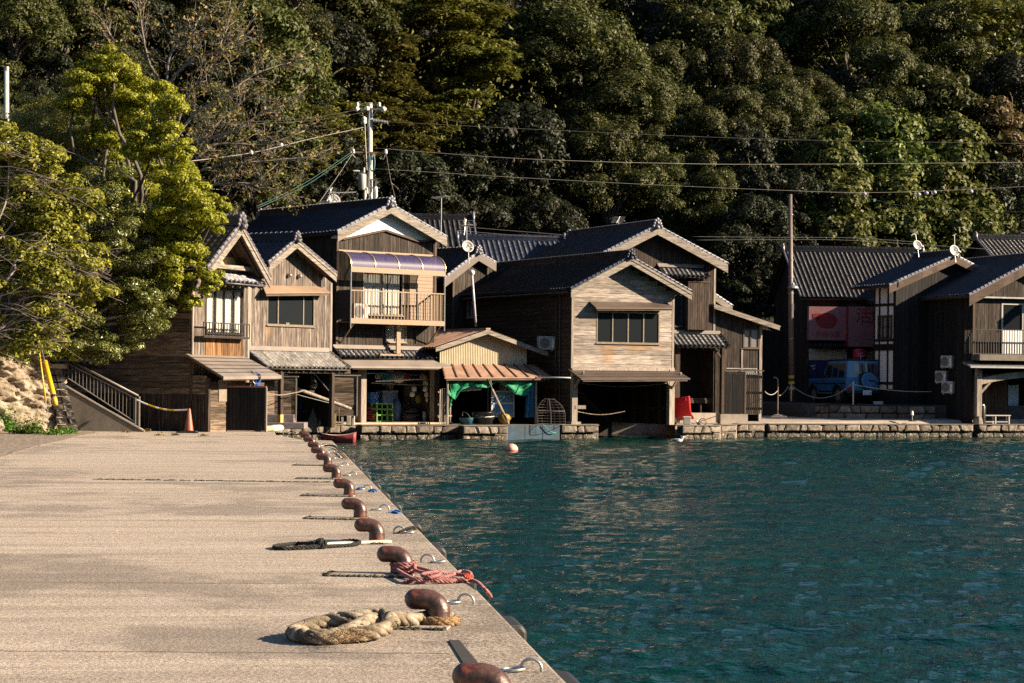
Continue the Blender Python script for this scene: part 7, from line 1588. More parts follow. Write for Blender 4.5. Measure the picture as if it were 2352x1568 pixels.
# float and gull in the water
q = on_z(1175, 1035, 0); fo = thing('mooring_float', 'faded orange round float in the water near the seawall', 'float', (q.x, q.y, .05)); mb = MB(); mb.ball((0, 0, 0), (.235, .235, .21), 20, 12); mb.build('ball', M['orangefloat'], fo, smooth=True); mb = MB(); mb.lathe((0, 0, -.2), [(.2, 0), (.238, .14), (.24, .17), (.236, .19)], 20); mb.build('waterline_band', plain('rusty_waterline', (.45, .12, .06), .6), fo, smooth=True)
mb = MB(); mb.tube([(-.1, .1, .0), (-1.6, 1.6, .02), (-4, 5, -.1)], .015, 5); mb.build('mooring_line', M['black'], fo)
q = on_z(1556, 1018.5, 0); gl = thing('gull', 'grey and white gull floating on the water in front of the boat house', 'bird', (q.x, q.y, .05)); mb = MB()
path = [(-.24, 0, .09), (-.16, 0, .08), (-.04, 0, .075), (.1, 0, .08), (.17, 0, .1), (.2, 0, .15), (.215, 0, .2), (.235, 0, .225), (.265, 0, .225), (.285, 0, .22)]
mb.tube(path, [.012, .05, .09, .085, .06, .042, .038, .046, .03, .012], 12); mb.build('body', M['white'], gl, smooth=True)
mb = MB()
for s in (-1, 1): mb.ball((-.06, s*.06, .115), (.17, .04, .05), 12, 8)
mb.tube([(-.16, 0, .12), (-.33, .01, .13)], [.03, .008], 6); mb.build('wing', plain('gull_grey', (.2, .2, .22), .7), gl, smooth=True); mb = MB(); mb.tube([(.28, 0, .22), (.33, 0, .21)], [.012, .004], 6); mb.build('beak', M['ydk'], gl)
q = Yz(1607, 98.6, VZ+.035); g2 = copy_tree(gl); g2.location = q; g2.rotation_euler.z = R(120); g2['label'] = 'small gull standing on the seawall below the red chair'; g2.scale = (.8, .8, .8)
# red camp chair, white box
q = Yz(1571, 101.2, VZ); ch = thing('camp_chair', 'red folding camp chair beside the boat house', 'chair', q, R(-8)); ch.rotation_euler.z = R(10)
mb = MB(); vv = []; n_, m_ = 10, 8
prof_ = [(.28, -.62), (.36, -.5), (.44, -.3), (.5, -.12), (.7, .0), (1.0, .06), (1.3, .13), (1.34, .14)]
for z, y in prof_:
    for i in range(n_+1): t = -1+2*i/n_; vv.append((t*(.4-.04*max(0, z-.6))-.12*(z-.6), -y*0+y+.10*(t*t-1)*-.6-.06, z))
mb.add(vv, [(j*(n_+1)+i, j*(n_+1)+i+1, (j+1)*(n_+1)+i+1, (j+1)*(n_+1)+i) for j in range(len(prof_)-1) for i in range(n_)])
o = mb.build('fabric_seat', M['red'], ch, smooth=True); s_ = o.modifiers.new('t', 'SOLIDIFY'); s_.thickness = .02; ch.rotation_euler = (R(4), R(8), R(160)); ch.scale = (1.05, 1.0, .95)
mb = MB(); mb.box(-.3, .18, .16, .2, 1.12, 1.26); o = mb.build('headrest', plain('dark_red_fabric', (.42, .01, .015), .8), ch); bevel(o, .02)
for s, y in ((-.34, -.45), (.34, -.45), (-.34, .15), (.34, .15)): mb = MB(); mb.tube([(s*.4, -.1, .3), (s, y, 0)], .014, 6); mb.build('leg', M['blackgloss'], ch)
mb = MB(); mb.tube([(-.3, -.45, .3), (.3, .1, .32)], .014, 6); mb.tube([(.3, -.45, .3), (-.3, .1, .32)], .014, 6); mb.build('crossbar', M['blackgloss'], ch)
wb = thing('cool_box', 'small white box at the foot of the red chair', 'box', Yz(1580, 100.3, VZ)); mb = MB(); mb.box(-.17, .17, -.14, .14, 0, .34); o = mb.build('body', M['acwhite'], wb); bevel(o, .02); mb = MB(); mb.box(-.18, .18, -.15, .15, .34, .39); mb.build('lid', M['white'], wb)
tr_ = thing('old_tyre_ring', 'small rusty hoop leaning on the seawall right of the red chair', 'hoop', Yz(1616, 98.3, VZ+.17)); mb = MB(); mb.torus((0, 0, 0), .16, .022, (.3, 1, .2), 20, 6); mb.build('hoop', M['rust'], tr_)
# slatted gate
gt = thing('slatted_gate', 'dark slatted gate half solid and half open bars on a concrete base', 'gate', Yz(1658, 103.6, VZ)); gt.rotation_euler.z = R(14); x1_ = 1.16; x2_ = 2.06; zT = at(1690, 853, 103.6).z-VZ; zB = at(1690, 950, 103.6).z-VZ
mb = MB(); boards(mb, face_front(0), 0, x1_, zB, zT, 'v', .075, seed=331, jit=.02); mb.build('solid_panel', M['wood_blk_v'], gt); mb = MB()
for i in range(9): x = x1_+.06+(x2_-x1_-.06)*i/8; mb.box(x-.025, x+.025, -.03, .0, zB, zT-.05)
for z in (zB+.25, (zB+zT)/2, zT-.25): mb.box(x1_, x2_+.04, .0, .05, z-.06, z+.06)
mb.build('barred_panel', M['wood_blk_v'], gt); mb = MB(); mb.box(0, .12, -.05, .07, zB, zT+.75); mb.box(0, x2_+.1, -.02, .04, zT+.02, zT+.08); mb.box(x1_, x1_+.08, -.05, .06, zB, zT); mb.build('gate_post', M['barge_dk'], gt)
mb = MB(); mb.box(-.1, x1_+.12, -.2, .25, 0, zB-.02); mb.build('concrete_base', M['conc'], gt)
# right apron: low stone wall, posts, chain, little lamp
lw_ = thing('stone_wall', 'low wall of dark rounded field stones in front of the blue car', 'wall', (0, 0, 0)); A_ = Yz(1826, 112.3, .8); M_ = Yz(1905, 110.9, .8); B_ = Yz(2150, 111.2, .8)
stonewall('stones', A_, M_, .7, 1.44, M['stone_dk'], 2, .5, .12, lw_, .3); stonewall('stones', M_, B_, .7, 1.5, M['stone_dk'], 2, .75, .12, lw_, .3)
def postt(px, py0, py1, Y, label, r=.035, mt='polebr', group='chain posts on the apron'):
    a, b_ = at(px, py1, Y), at(px, py0, Y); p = thing('chain_post', label, 'post', a, 0, group); mb = MB(); mb.tube([(0, 0, 0), (0, 0, b_.z-a.z)], r, 8); mb.build('shaft', M[mt], p); mb = MB(); mb.ball((0, 0, b_.z-a.z), r*1.3, 8, 6); mb.build('cap', M[mt], p); return b_
ta = postt(1813.5, 878, 918, 114.5, 'white and red road post behind the chain', .045, 'white'); mb = MB()
tb_ = postt(1817, 883, 921, 112.0, 'thin grey chain post left of the blue car', .03, 'acwhite'); tc = postt(1959.5, 878, 929, 110.9, 'white chain post in front of the blue car', .04, 'acwhite')
a = at(1786, 958, 110.0); b_ = at(1789, 866, 110.0); hk = thing('hook_post', 'brown bent-top post standing in a white base on the apron', 'post', a); h_ = b_.z-a.z
mb = MB(); mb.tube([(0, 0, 0), (0, 0, h_-.25), (-.02, 0, h_-.1), (-.1, 0, h_-.02), (-.22, 0, h_)], .036, 8); mb.build('shaft', M['polebr'], hk); mb = MB(); mb.prism([(-.35, -.25, 0), (.45, -.25, 0), (.3, .25, 0), (-.25, .25, 0)], (0, 0, .08)); mb.ball((0, 0, .08), (.28, .22, .07), 10, 6); mb.build('base_bag', M['acwhite'], hk)
def chain(name, label, A_, B_, sag, r, mt): return tube_thing(name, label, 'chain', [A_.lerp(B_, f)-Vector((0, 0, sag*4*f*(1-f))) for f in np.linspace(0, 1, 17)], r, M[mt], None, 5)
chain('barrier_chain', 'pale chain from the bent post to the white and red road post', at(1790, 908, 110), at(1812, 884, 114.4), .12, .022, 'acwhite'); chain('barrier_chain', 'dark chain sagging in front of the blue car', tb_, tc, .75, .018, 'steel'); chain('barrier_chain', 'chain from the white post to the dark houses on the right', tc-Vector((0, 0, .1)), at(2140, 899, 111.5), .12, .018, 'acwhite')
chain('barrier_chain', 'pale chain sagging from the slatted gate to the bent post', at(1757, 899, 105), at(1786, 897, 110), .18, .02, 'acwhite')
a = at(2095, 967, 108.8); a.z = max(a.z, VZ+.02); lp_ = thing('bollard_light', 'tiny white-capped post light on the apron', 'post light', a); mb = MB(); mb.tube([(0, 0, 0), (0, 0, .38)], .025, 8); mb.build('stem', M['steel'], lp_); mb = MB(); mb.lathe((0, 0, .3), [(.07, 0), (.075, .1), (.05, .18), (.03, .22)], 12); mb.build('cap', M['white'], lp_); mb = MB(); mb.lathe((0, 0, 0), [(.2, -.01), (.2, .03)], 12); mb.build('base_disc', M['black'], lp_)
pb_ = thing('flower_tub', 'small white tub beside the half-timbered house', 'tub', Yz(2018, 111.9, 1.47)); mb = MB(); mb.box(-.24, .24, -.15, .15, 0, .24); o = mb.build('trough', M['acwhite'], pb_); bevel(o, .02); mb = MB(); mb.box(-.21, .21, -.12, .12, .2, .235); mb.build('soil', M['mortar'], pb_)
# brown pole and lamp on it
a, b_ = at(1818, 921, 114), at(1815, 446, 114); up = thing('utility_pole', 'brown steel pole with yellow and black bands at its foot, left of the blue car', 'pole', a); d = b_-a; mb = MB(); mb.tube([(0, 0, 0), d], [.16, .105], 12); mb.build('shaft', M['polebr'], up, smooth=True)
L_ = d.length
for i in range(5): mb = MB(); z0_ = (921-895+33*i/5)/(921-446); mb.tube([d*z0_, d*(z0_+33/5/475)], .168-.05*z0_, 12); mb.build('foot_band', M['ydk'] if i % 2 == 0 else M['black'], up)
mb = MB()
for z_ in (.3, .52, .6, .68, .9): mb.tube([d*z_, d*(z_+.004)], .15, 12)
mb.build('clamp', M['steel'], up); mb = MB(); mb.lathe((d.x*.58+.1, -.2, d.z*.545), [(.3, 0), (.26, .08), (.08, .2), (.04, .3)], 14); mb.build('lamp_shade', M['steel'], up); mb = MB(); mb.box(-.06, .06, -.16, -.13, d.z*.44, d.z*.47); mb.build('number_plate', M['acwhite'], up)
# central utility pole
YP = 112.0; a, b_ = at(852, 700, YP), at(850, 236, YP); a.z = VZ; pole = thing('utility_pole', 'concrete utility pole with crossarms and a transformer behind the white gable', 'pole', (a.x, a.y, VZ)); H_ = b_.z-VZ
def PL(px, py, dy=0): q = at(px, py, YP+dy); return q-pole.location
mb = MB(); mb.tube([(0, 0, 0), PL(850, 236)], [.2, .125], 14); mb.build('shaft', M['conc_pole'], pole, smooth=True)
mb = MB(); mb.beam(PL(812, 250, -.15), PL(881, 250.5, -.15), .1, .09); mb.beam(PL(866, 252, -.15), PL(851, 274, -.1), .04, .04); mb.build('crossarm', M['galv'], pole)
mb = MB(); mb.beam(PL(805, 349, -.15), PL(887, 351, -.15), .09, .08); mb.build('crossarm', plain('rusty_crossarm', (.4, .2, .12), .6), pole)
mb = MB(); mb.beam(PL(836, 430.5, -.18), PL(872, 431, -.18), .09, .08); mb.beam(PL(845, 412, -.15), PL(866, 412.5, -.15), .06, .06); mb.beam(PL(864, 410, -.15), PL(863, 432, -.15), .09, .06); mb.build('crossarm', M['galv'], pole)
ins = plain('white_porcelain', (.75, .76, .72), .3)
for px, py, hz in ((821, 240, 0), (871, 240, 0), (819, 250, 1), (843, 249, 1), (881, 250, 1), (806, 347, 0), (811, 347, 0), (886, 348, 0), (836, 273, 1), (836, 280, 1), (838, 445, 2), (863, 445, 2)):
    q = PL(px, py, -.25); mb = MB()
    if hz == 0: mb.lathe(q-Vector((0, 0, .12)), [(.05, 0), (.1, .05), (.07, .1), (.09, .15), (.05, .24)], 10)
    elif hz == 1: mb.tube([q+Vector((-.14, 0, 0)), q+Vector((-.06, 0, 0)), q+Vector((-.05, 0, 0)), q+Vector((.06, 0, 0)), q+Vector((.07, 0, 0)), q+Vector((.14, 0, 0))], [.06, .09, .13, .13, .09, .06], 10)
    else: mb.lathe(q-Vector((0, 0, .38)), [(.06, 0), (.1, .05), (.07, .2), (.11, .3), (.08, .45), (.11, .55), (.06, .76)], 10)
    mb.build('insulator', ins, pole, smooth=True)
mb = MB(); q = PL(832, 418, -.4); mb.lathe(q-Vector((0, 0, .42)), [(.19, 0), (.21, .04), (.21, .78), (.18, .84), (.07, .86)], 18); mb.build('transformer', M['acwhite'], pole, smooth=True)
mb = MB(); q2 = PL(832, 394, -.4); mb.tube([q2+Vector((-.12, -.1, 0)), q2+Vector((-.45, -.1, .02))], [.07, .05], 8); mb.tube([q2+Vector((.1, -.1, -.05)), q2+Vector((.1, -.1, .2))], .05, 8); mb.tube([q+Vector((.25, -.1, -.3)), q+Vector((.28, -.1, -.6))], .05, 8); mb.build('bushing', ins, pole)
mb = MB()
for k in range(6): mb.tube([PL(855+5*math.sin(t)*(1+.06*k), 373-18*math.cos(t)*(1+.03*k), -.3) for t in np.linspace(0, 2*math.pi, 20)], .018, 5, False)
mb.build('cable_coil', plain('teal_cable', (.05, .2, .2), .5), pole)
for l in (([(818, 247), (830, 238), (846, 236), (860, 240), (870, 243)]), ([(809, 352), (816, 362), (826, 366), (832, 372)]), ([(886, 352), (880, 366), (872, 362)]), ([(838, 282), (840, 330), (843, 390)]), ([(820, 253), (825, 262), (831, 265)]), ([(832, 420), (838, 427), (843, 425)])):
    mb = MB(); mb.tube(smooth_path([PL(x, y, -.2) for x, y in l], .2), .016, 5); mb.build('jumper_wire', M['steel'], pole)
mb = MB()
for i in range(10): mb.torus(PL(858+i*3.5, 277+i*.4, -.1), .1-.004*i, .03, (1, 0, 0), 10, 5)
mb.build('spring_tie', M['galv'], pole)
wm = {'steel': plain('dark_wire', (.07, .065, .06), .6), 'acwhite': plain('pale_wire', (.3, .27, .24), .6), 'tealp': plain('green_wire', (.05, .14, .12), .6), 'black': plain('black_wire', (.03, .03, .03), .6)}
def wire(label, pts, r=.014, mt='steel', sag=None):
    q = smooth_path([at(*p) for p in pts], 1.2); return tube_thing('overhead_wire', label, 'wire', q, r*.5, wm[mt], 'overhead wires', 5)
wire('overhead wire from the pole top to the upper left, top one', [(818, 252, 112), (700, 272, 100), (480, 283, 82)]); wire('overhead wire from the pole top to the upper left, lower one', [(842, 256, 112), (720, 276, 100), (480, 288, 82)])
wire('thick pale cable from the pole down left through the bare tree', [(836, 292, 112), (720, 317, 100), (580, 350, 86), (420, 372, 74)], .028, 'acwhite')
wire('long wire to the right from the middle of the pole', [(857, 339, 112), (1100, 358, 113), (1265, 367, 114), (1500, 374, 117), (1790, 377, 122), (2400, 372, 130)], .016, 'acwhite'); wire('long lower wire to the right from the pole, sagging over the boat house', [(860, 387, 112), (1200, 408, 113), (1500, 424, 114), (1800, 437, 115), (1980, 442, 116), (2150, 438, 117), (2352, 428, 118), (2500, 418, 119)], .018, 'acwhite')
wire('faint dark wire across the forest from the pole', [(868, 278, 112), (1300, 300, 118), (1800, 320, 126), (2400, 330, 135)], .012)
wire('green service wire from the crossarm down to the left roofs, outer one', [(806, 350, 111.8), (700, 420, 104), (590, 474, 99)], .02, 'tealp'); wire('green service wire from the crossarm down to the left roofs, inner one', [(810, 352, 111.8), (705, 424, 104), (593, 477, 99)], .02, 'tealp')
wire('service wire from the crossarm steeply down to the white-gabled house', [(810, 352, 111.8), (775, 405, 106), (735, 462, 100)], .02, 'acwhite'); wire('service wire from the right crossarm end down behind the white gable', [(887, 352, 111.8), (897, 410, 106), (908, 455, 100)], .018, 'acwhite')
wire('upper cable between the roofs and the brown pole', [(1590, 543, 108), (1815, 545, 113.8), (1960, 546, 118), (2110, 556, 121)], .02, 'black'); wire('lower cable between the roofs and the brown pole', [(1600, 551, 108), (1815, 550, 113.8), (1960, 552, 118), (2270, 572, 124)], .02, 'black'); wire('cable bundle above the long sunlit ridge', [(1060, 520, 104), (1180, 530, 110), (1320, 541, 116)], .025, 'black'); wire('thin cable above the long sunlit ridge', [(1040, 528, 104), (1200, 541, 110), (1320, 545, 116)], .016, 'steel')
wire('thin green wire on the right hillside', [(1960, 446, 117), (2060, 470, 117), (2200, 485, 117), (2400, 486, 117)], .012, 'tealp')
for i, (px, py) in enumerate(((1985, 441), (2128, 440), (2110, 443), (2146, 438), (2230, 436))):
    q = at(px, py, 116.3); k_ = thing('wire_clamp', 'small pale clamp on the lower long wire, '+['leftmost', 'third from the left', 'second from the left', 'fourth from the left', 'rightmost'][i], 'clamp', q, 0, 'clamps on the long wire'); mb = MB(); mb.ball((0, 0, -.08), (.13, .07, .1), 8, 6); mb.build('housing', plain('pale_violet_clamp', (.4, .36, .5), .5), k_, smooth=True); mb = MB(); mb.torus((0, 0, 0), .05, .02, (1, 0, 0), 10, 5); mb.build('clip', M['steel'], k_)
for i, (px, py, Y) in enumerate(((577, 350, 86), (646, 333, 93))):
    q = at(px, py, Y); k_ = thing('wire_clamp', 'white ball clamp on the thick cable, '+['left one', 'right one'][i], 'clamp', q); mb = MB(); mb.ball((0, 0, 0), .09, 8, 6); mb.build('housing', M['white'], k_); mb = MB(); mb.torus((0, 0, 0.06), .05, .02, (1, 0, 0), 10, 5); mb.build('clip', M['steel'], k_)
# antennas and dishes
def yagi(label, base, Yb, boom, n, el, mastpx=None):
    (bx, by), (tx, ty) = base; a, b_ = at(bx, by, Yb), at(tx, ty, Yb); an = thing('tv_aerial', label, 'aerial', a, 0, 'television aerials'); d = b_-a; mb = MB(); mb.tube([(0, 0, 0), d], .022, 6); mb.build('mast', M['galv'], an)
    (x0, y0), (x1, y1) = boom; p, q = at(x0, y0, Yb-.2)-a, at(x1, y1, Yb+.2)-a; mb = MB(); mb.tube([p, q], .018, 5); mb.tube([p.lerp(q, .5), d*.9], .014, 5); mb.build('boom', M['galv'], an); mb = MB(); e = Vector(el)
    for i in range(n): c = p.lerp(q, (i+.5)/n); mb.tube([c-e, c+e], .011, 4)
    mb.build('elements', M['galv'], an)
yagi('aerial on a tall mast right of the white gable', ((1013, 555), (1014, 452)), 97, ((995, 456), (1030, 450)), 9, (.12, .45, 0)); yagi('small aerial over the satellite dish between the roofs', ((1072, 560), (1072, 519)), 104, ((1062, 518), (1085, 516)), 7, (.1, .4, 0)); yagi('ladder-like aerial beside the satellite dish between the roofs', ((1066, 540), (1067, 500)), 108, ((1066, 539), (1070, 503)), 6, (.32, .0, 0))
yagi('aerial lying flat over the tall left ridge', ((766, 475), (766, 440)), 103, ((755, 443), (818, 441)), 20, (.02, .25, .05)); yagi('slanted ladder aerial at the left of the tall ridge', ((765, 470), (758, 432)), 103, ((751, 462), (763, 430)), 8, (.26, 0, 0)); yagi('ladder aerial above the brown house ridge', ((1421, 520), (1421, 500)), 112, ((1416, 512), (1424, 497)), 6, (.3, 0, 0)); yagi('aerial over the left one of two dishes at the right', ((2108, 580), (2103, 538)), 115, ((2093, 540), (2108, 532)), 5, (.1, .3, .1)); yagi('aerial over the right one of two dishes at the right', ((2193, 600), (2192, 540)), 113.5, ((2188, 541), (2196, 537)), 5, (.1, .3, 0))
def dish(label, px, py, Y, r, base_py):
    c = at(px, py, Y); b0 = at(px+2, base_py, Y+.1); ds = thing('satellite_dish', label, 'satellite dish', b0, 0, 'satellite dishes'); q = c-b0; ax = Vector((.4, -.85, .3)).normalized(); u = ax.orthogonal().normalized(); v = ax.cross(u); vv, ff = [q-ax*.12], []
    for j in range(1, 6):
        for k in range(24): t = 2*math.pi*k/24; f = j/5; vv.append(q+(u*math.cos(t)+v*math.sin(t))*r*f-ax*.12*(1-f*f))
    for k in range(24): ff.append((0, 1+k, 1+(k+1) % 24))
    for j in range(4):
        for k in range(24): ff.append((1+j*24+k, 1+(j+1)*24+k, 1+(j+1)*24+(k+1) % 24, 1+j*24+(k+1) % 24))
    mb = MB(); mb.add(vv, ff); o = mb.build('reflector', M['acwhite'], ds, smooth=True); s_ = o.modifiers.new('t', 'SOLIDIFY'); s_.thickness = .02
    mb = MB(); mb.tube([(0, 0, 0), q+Vector((0, .12, -.05))], .028, 6); mb.build('mast', M['galv'], ds); mb = MB(); mb.tube([q-Vector((0, 0, r)), q+ax*.4-Vector((0, 0, .25))], .015, 5); mb.cyl(q+ax*.35-Vector((0, 0, .25)), q+ax*.5-Vector((0, 0, .24)), .05, 8); mb.build('feed_arm', M['acwhite'], ds)
    mb = MB(); mb.ball(q+ax*(-.08)+Vector((.06, -.01, .05)), (r*.28, .025, r*.2), 8, 6); mb.build('emblem', plain('pale_blue_mark', (.3, .5, .7), .5), ds)
dish('satellite dish on a post between the white gable and the boat house', 1075, 565, 101.5, .29, 605); dish('satellite dish on the far right roof, left one of two', 2108, 562, 114.5, .26, 590); dish('satellite dish on the far right roof, right one of two', 2193, 574.5, 111.5, .29, 602); dish('satellite dish peeking over the tall left ridge', 768, 459, 103.5, .3, 478)
# chimney pipe on the shed side
a, b_ = at(1093, 750, 98.6), at(1084, 628, 98.6); cn = thing('flue_pipe', 'pale flue pipe rising beside the boat house wall behind the shed', 'flue', a); d = b_-a; mb = MB(); mb.tube([(0, 0, 0), d], .055, 12); mb.build('pipe', plain('pale_lilac_pipe', (.5, .47, .52), .45), cn, smooth=True); mb = MB(); mb.lathe(d-Vector((0, 0, .08)), [(.06, 0), (.09, .03), (.125, .1), (.13, .16), (.08, .23), (.02, .25)], 14); mb.build('cowl', M['white'], cn, smooth=True); mb = MB()
for f in (.2, .45, .72): mb.tube([d*f, d*f+Vector((0, 0, .04))], .062, 12)
mb.build('joint_band', M['steel'], cn)
# air conditioners
F = F5; sy_, sz_ = F.side(1264, 803, -.35); q = F.world(-.42, sy_+.2, sz_-.0); ac_unit(q, F.a-R(10), "air conditioner on the boat house's dark side wall above the shed awning", .78, .62); br_ = sc.objects
F = F12
for px, py, lb in ((2176, 844, 'air conditioner on the dark right house wall, top of three'), (2163, 879, 'air conditioner on the dark right house wall, middle of three'), (2178, 903, 'air conditioner on the dark right house wall, bottom of three')):
    y_, z_ = F.side(px, py, -.3); ac_unit(F.world(-.38, y_, z_), F.a-R(62), lb, .66, .62)
# white bench in the right boat opening
u_ = F.p(2285, 960, .3)[0]; wb_ = thing('bench', 'white bench frame in the boat opening at the right edge', 'bench', F.world(u_, .3, 0), F.a); mb = MB(); mb.box(-.85, .85, -.15, .2, .42, .47); mb.build('seat', M['acwhite'], wb_)
for x in (-.8, -.05, .75): mb = MB(); mb.box(x, x+.06, -.12, -.06, 0, .42); mb.box(x, x+.06, .12, .18, 0, .42); mb.build('leg', M['acwhite'], wb_)
mb = MB(); mb.box(-.8, .8, -.1, -.06, .1, .14); mb.build('stretcher', M['acwhite'], wb_)
bl_ = thing('barrel', 'black cylinder standing beside the bench at the right edge', 'barrel', F.world(F.p(2256, 960, .1)[0], .1, 0), F.a); mb = MB(); mb.lathe((0, 0, 0), [(.16, 0), (.17, .1), (.17, .9), (.15, .95)], 14); mb.build('drum', M['blackgloss'], bl_, smooth=True); mb = MB(); mb.lathe((0, 0, .95), [(.12, 0), (.1, .06)], 14); mb.build('lid', M['steel'], bl_)
# wheelchair-like blue door in the opening
dr = thing('pale_door', 'pale blue door leaning inside the opening at the right edge', 'door', F.world(F.p(2325, 930, 1.6)[0], 1.6, 0), F.a); mb = MB(); mb.box(-.25, .3, 0, .05, .2, 2.0); mb.build('panel', plain('pale_blue_door', (.3, .42, .48), .5), dr); mb = MB(); mb.box(.3, .36, -.02, .06, 0, 2.05); mb.build('frame', M['acwhite'], dr)
# blue off-road car
JY = 113.6; q = at(1986, 935, JY); car = thing('parked_car', 'boxy blue off-road car with a covered spare wheel on its back door', 'car', (q.x, JY, 1.55), R(17)); car.scale = (1.04, 1.04, 1.04); W2, LN, HT = 1.04, 4.5, 2.26
blue = surf('blue_car_paint', [(.3, (.025, .14, .33)), (.7, (.035, .18, .4))], .8, .35, bmp=None, coat=.6); kblk = plain('car_black', (.012, .012, .014), .4)
mb = MB(); z0_, zs = .62, 1.3
mb.hexa([(-W2, 0, z0_), (W2, 0, z0_), (W2, LN, z0_), (-W2, LN, z0_), (-W2, -.02, zs), (W2, -.02, zs), (W2, LN, zs-.03), (-W2, LN, zs-.03)])
o = mb.build('body', blue, car); bevel(o, .05, 3)
mb = MB(); t_ = .13; mb.hexa([(-W2+.02, .0, zs-.01), (W2-.02, .0, zs-.01), (W2-.02, 2.95, zs-.01), (-W2+.02, 2.95, zs-.01), (-W2+t_, .1, HT-.06), (W2-t_, .1, HT-.06), (W2-t_, 2.35, HT-.06), (-W2+t_, 2.35, HT-.06)]); o = mb.build('cabin', blue, car); bevel(o, .05, 3)
mb = MB(); mb.box(-W2+t_-.02, W2-t_+.02, .06, 2.4, HT-.055, HT); o = mb.build('roof', kblk, car); bevel(o, .03, 2)
def slope_pt(s, y, z): f = (z-zs)/(HT-.06-zs); x = s*((W2-.02)+(t_-.02-.0)*-f*1.0); return (x, y, z)
for (y0_, y1_) in ((.3, .95), (1.08, 1.68), (1.8, 2.35)):
    for s in (-1, 1):
        mb = MB(); zz0, zz1 = zs+.06, HT-.22; a_ = [slope_pt(s*1.006, y, z) for y, z in ((y0_, zz0), (y1_ + (.2 if y1_ > 2 else 0), zz0), (y1_, zz1), (y0_, zz1))]; mb.prism(a_, (s*.012, 0, 0)); mb.build('side_window', M['glass'], car)
mb = MB(); mb.prism([(-.62, .025, zs+.1), (.72, .025, zs+.1), (.66, .088, HT-.22), (-.6, .088, HT-.22)], (0, -.02, 0)); mb.build('rear_window', M['glass'], car)
dd = thing_part('back_door', car); mb = MB(); mb.box(-.66, .78, -.035, -.018, .7, zs-.02); o = mb.build('door_skin', blue, dd); bevel(o, .012)
mb = MB(); mb.box(.42, .66, -.07, -.03, 1.02, 1.1); mb.build('handle', kblk, dd)
sw_ = thing_part('spare_wheel', car); mb = MB(); mb.tube([(.07, -.03, 1.2), (.07, -.12, 1.2), (.07, -.27, 1.2)], [.42, .43, .42], 28); mb.build('tyre', M['black'], sw_, smooth=False); mb = MB(); mb.tube([(.07, -.2, 1.2), (.07, -.29, 1.2), (.07, -.31, 1.2), (.07, -.315, 1.2)], [.4, .4, .37, .3], 28); mb.build('cover', blue, sw_); mb = MB(); mb.box(.05, .42, -.328, -.31, 1.13, 1.22); mb.build('emblem_strip', kblk, sw_)
for s in (-1, 1):
    tl = MB(); tl.box(s*W2-(.3 if s > 0 else 0)-.0, s*W2+(.3 if s < 0 else 0), -.045, -.01, .72, .86); tl.build('tail_light', plain('tail_light_red', (.3, .01, .015), .25), car)
    for y in (.85, 3.72):
        wh = thing_part('wheel', car, (s*(W2-.1), y, .43)); mb = MB(); mb.tube([(-.14, 0, 0), (-.12, 0, 0), (.12, 0, 0), (.14, 0, 0)], [.38, .43, .43, .38], 24); mb.build('tyre', M['black'], wh); mb = MB(); mb.tube([(-.15, 0, 0), (.15, 0, 0)], .27, 18); mb.build('rim', M['steel'], wh)
        mb = MB(); arcp = [(s*(W2+.05), y+.56*math.cos(t), .43+.53*math.sin(t)) for t in np.linspace(.1, math.pi-.1, 12)]; mb.tube(arcp, .07, 6); mb.build('wheel_arch', kblk, car)
mb = MB(); mb.box(-W2, W2, -.14, 0, .52, .68); o = mb.build('bumper', kblk, car); bevel(o, .03); mb = MB(); mb.box(-W2-.015, -W2, .1, LN-.3, 1.0, 1.06); mb.box(W2, W2+.015, .1, LN-.3, 1.0, 1.06); mb.build('side_moulding', kblk, car)
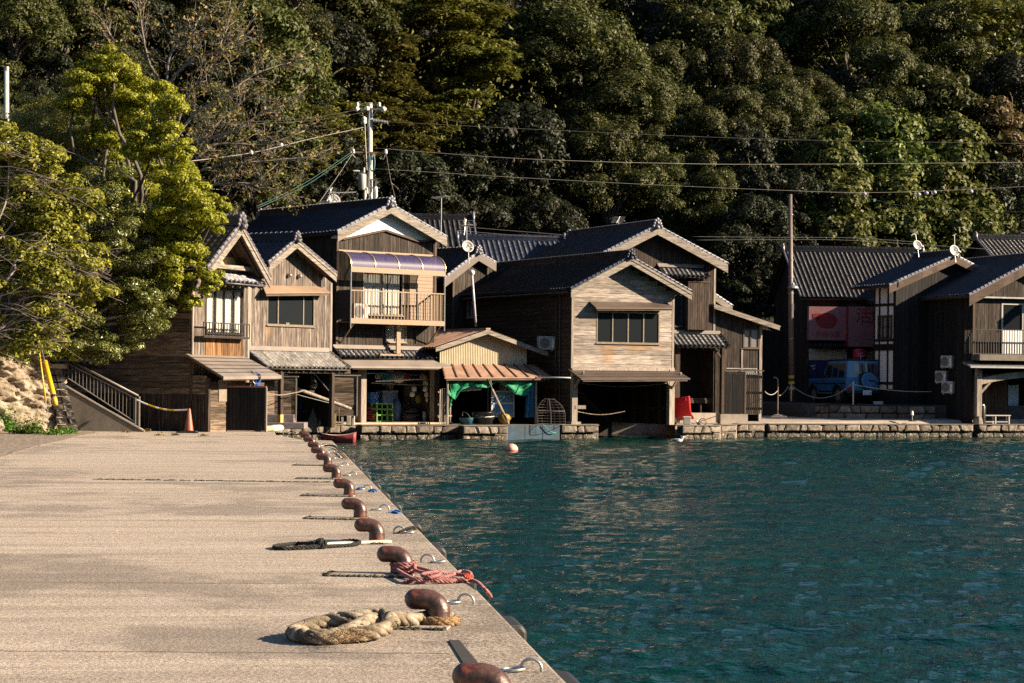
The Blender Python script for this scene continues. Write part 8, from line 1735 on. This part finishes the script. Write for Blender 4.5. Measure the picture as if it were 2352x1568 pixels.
mb = MB(); mb.box(-W2-.05, -W2+.1, 1.3, 3.2, .5, .56); mb.box(W2-.1, W2+.05, 1.3, 3.2, .5, .56); mb.build('running_board', M['steel'], car)
mb = MB(); mb.box(-W2+.2, W2-.2, .1, LN-.2, .4, .63); mb.build('chassis', kblk, car); 
for s in (-W2-.2, W2): mb = MB(); mb.box(s, s+.2, 2.55, 2.7, 1.3, 1.5); mb.build('wing_mirror', kblk, car)
mb = MB(); mb.hexa([(-W2+.1, 2.93, zs), (W2-.1, 2.93, zs), (W2-.1, 2.95, zs), (-W2+.1, 2.95, zs), (-W2+.2, 2.37, HT-.1), (W2-.2, 2.37, HT-.1), (W2-.2, 2.39, HT-.1), (-W2+.2, 2.39, HT-.1)]); mb.build('windscreen', M['glass'], car)
lpz = .56; lc = .06; pl = thing_part('licence_plate', car); mb = MB(); mb.box(lc-.24, lc+.24, -.165, -.145, .46, .7); mb.build('plate', plain('plate_white', (.8, .8, .82), .4), pl); text('lettering', '·11-27', kblk, pl, (lc, -.168, .54), (R(90), 0, 0), .17, .002)
# far shore across the bay, behind the viewer
def shore():
    V = []; n = 120
    for i in range(n):
        az = R(62+205*i/(n-1)); h = 92+22*math.sin(i*.31)+12*math.sin(i*.83+1)
        for r_, hh in ((330, -2.9), (400, h*.55), (470, h), (700, h*.8)): V.append((r_*math.sin(az), 60+r_*math.cos(az), hh))
    Q = [(4*i+j, 4*i+4+j, 4*i+5+j, 4*i+1+j) for i in range(n-1) for j in range(3)]
    tag(np_mesh('hills', np.array(V), np.array(Q), surf('far_forest', [(.3, (.015, .022, .008)), (.7, (.05, .06, .02))], .05, .95, bmp=None)), kind='structure', label='forested hills across the bay')
shore()
# text outlines become real meshes so that each lettering is an object with faces
dg = bpy.context.evaluated_depsgraph_get()
for o in [o for o in sc.objects if o.type == 'FONT']:
    me = bpy.data.meshes.new_from_object(o.evaluated_get(dg)); n = bpy.data.objects.new('lettering', me); n.parent = o.parent; n.matrix_local = o.matrix_local.copy(); n.location = o.location; n.rotation_euler = o.rotation_euler; n.scale = o.scale
    sc.collection.objects.link(n); bpy.data.objects.remove(o)
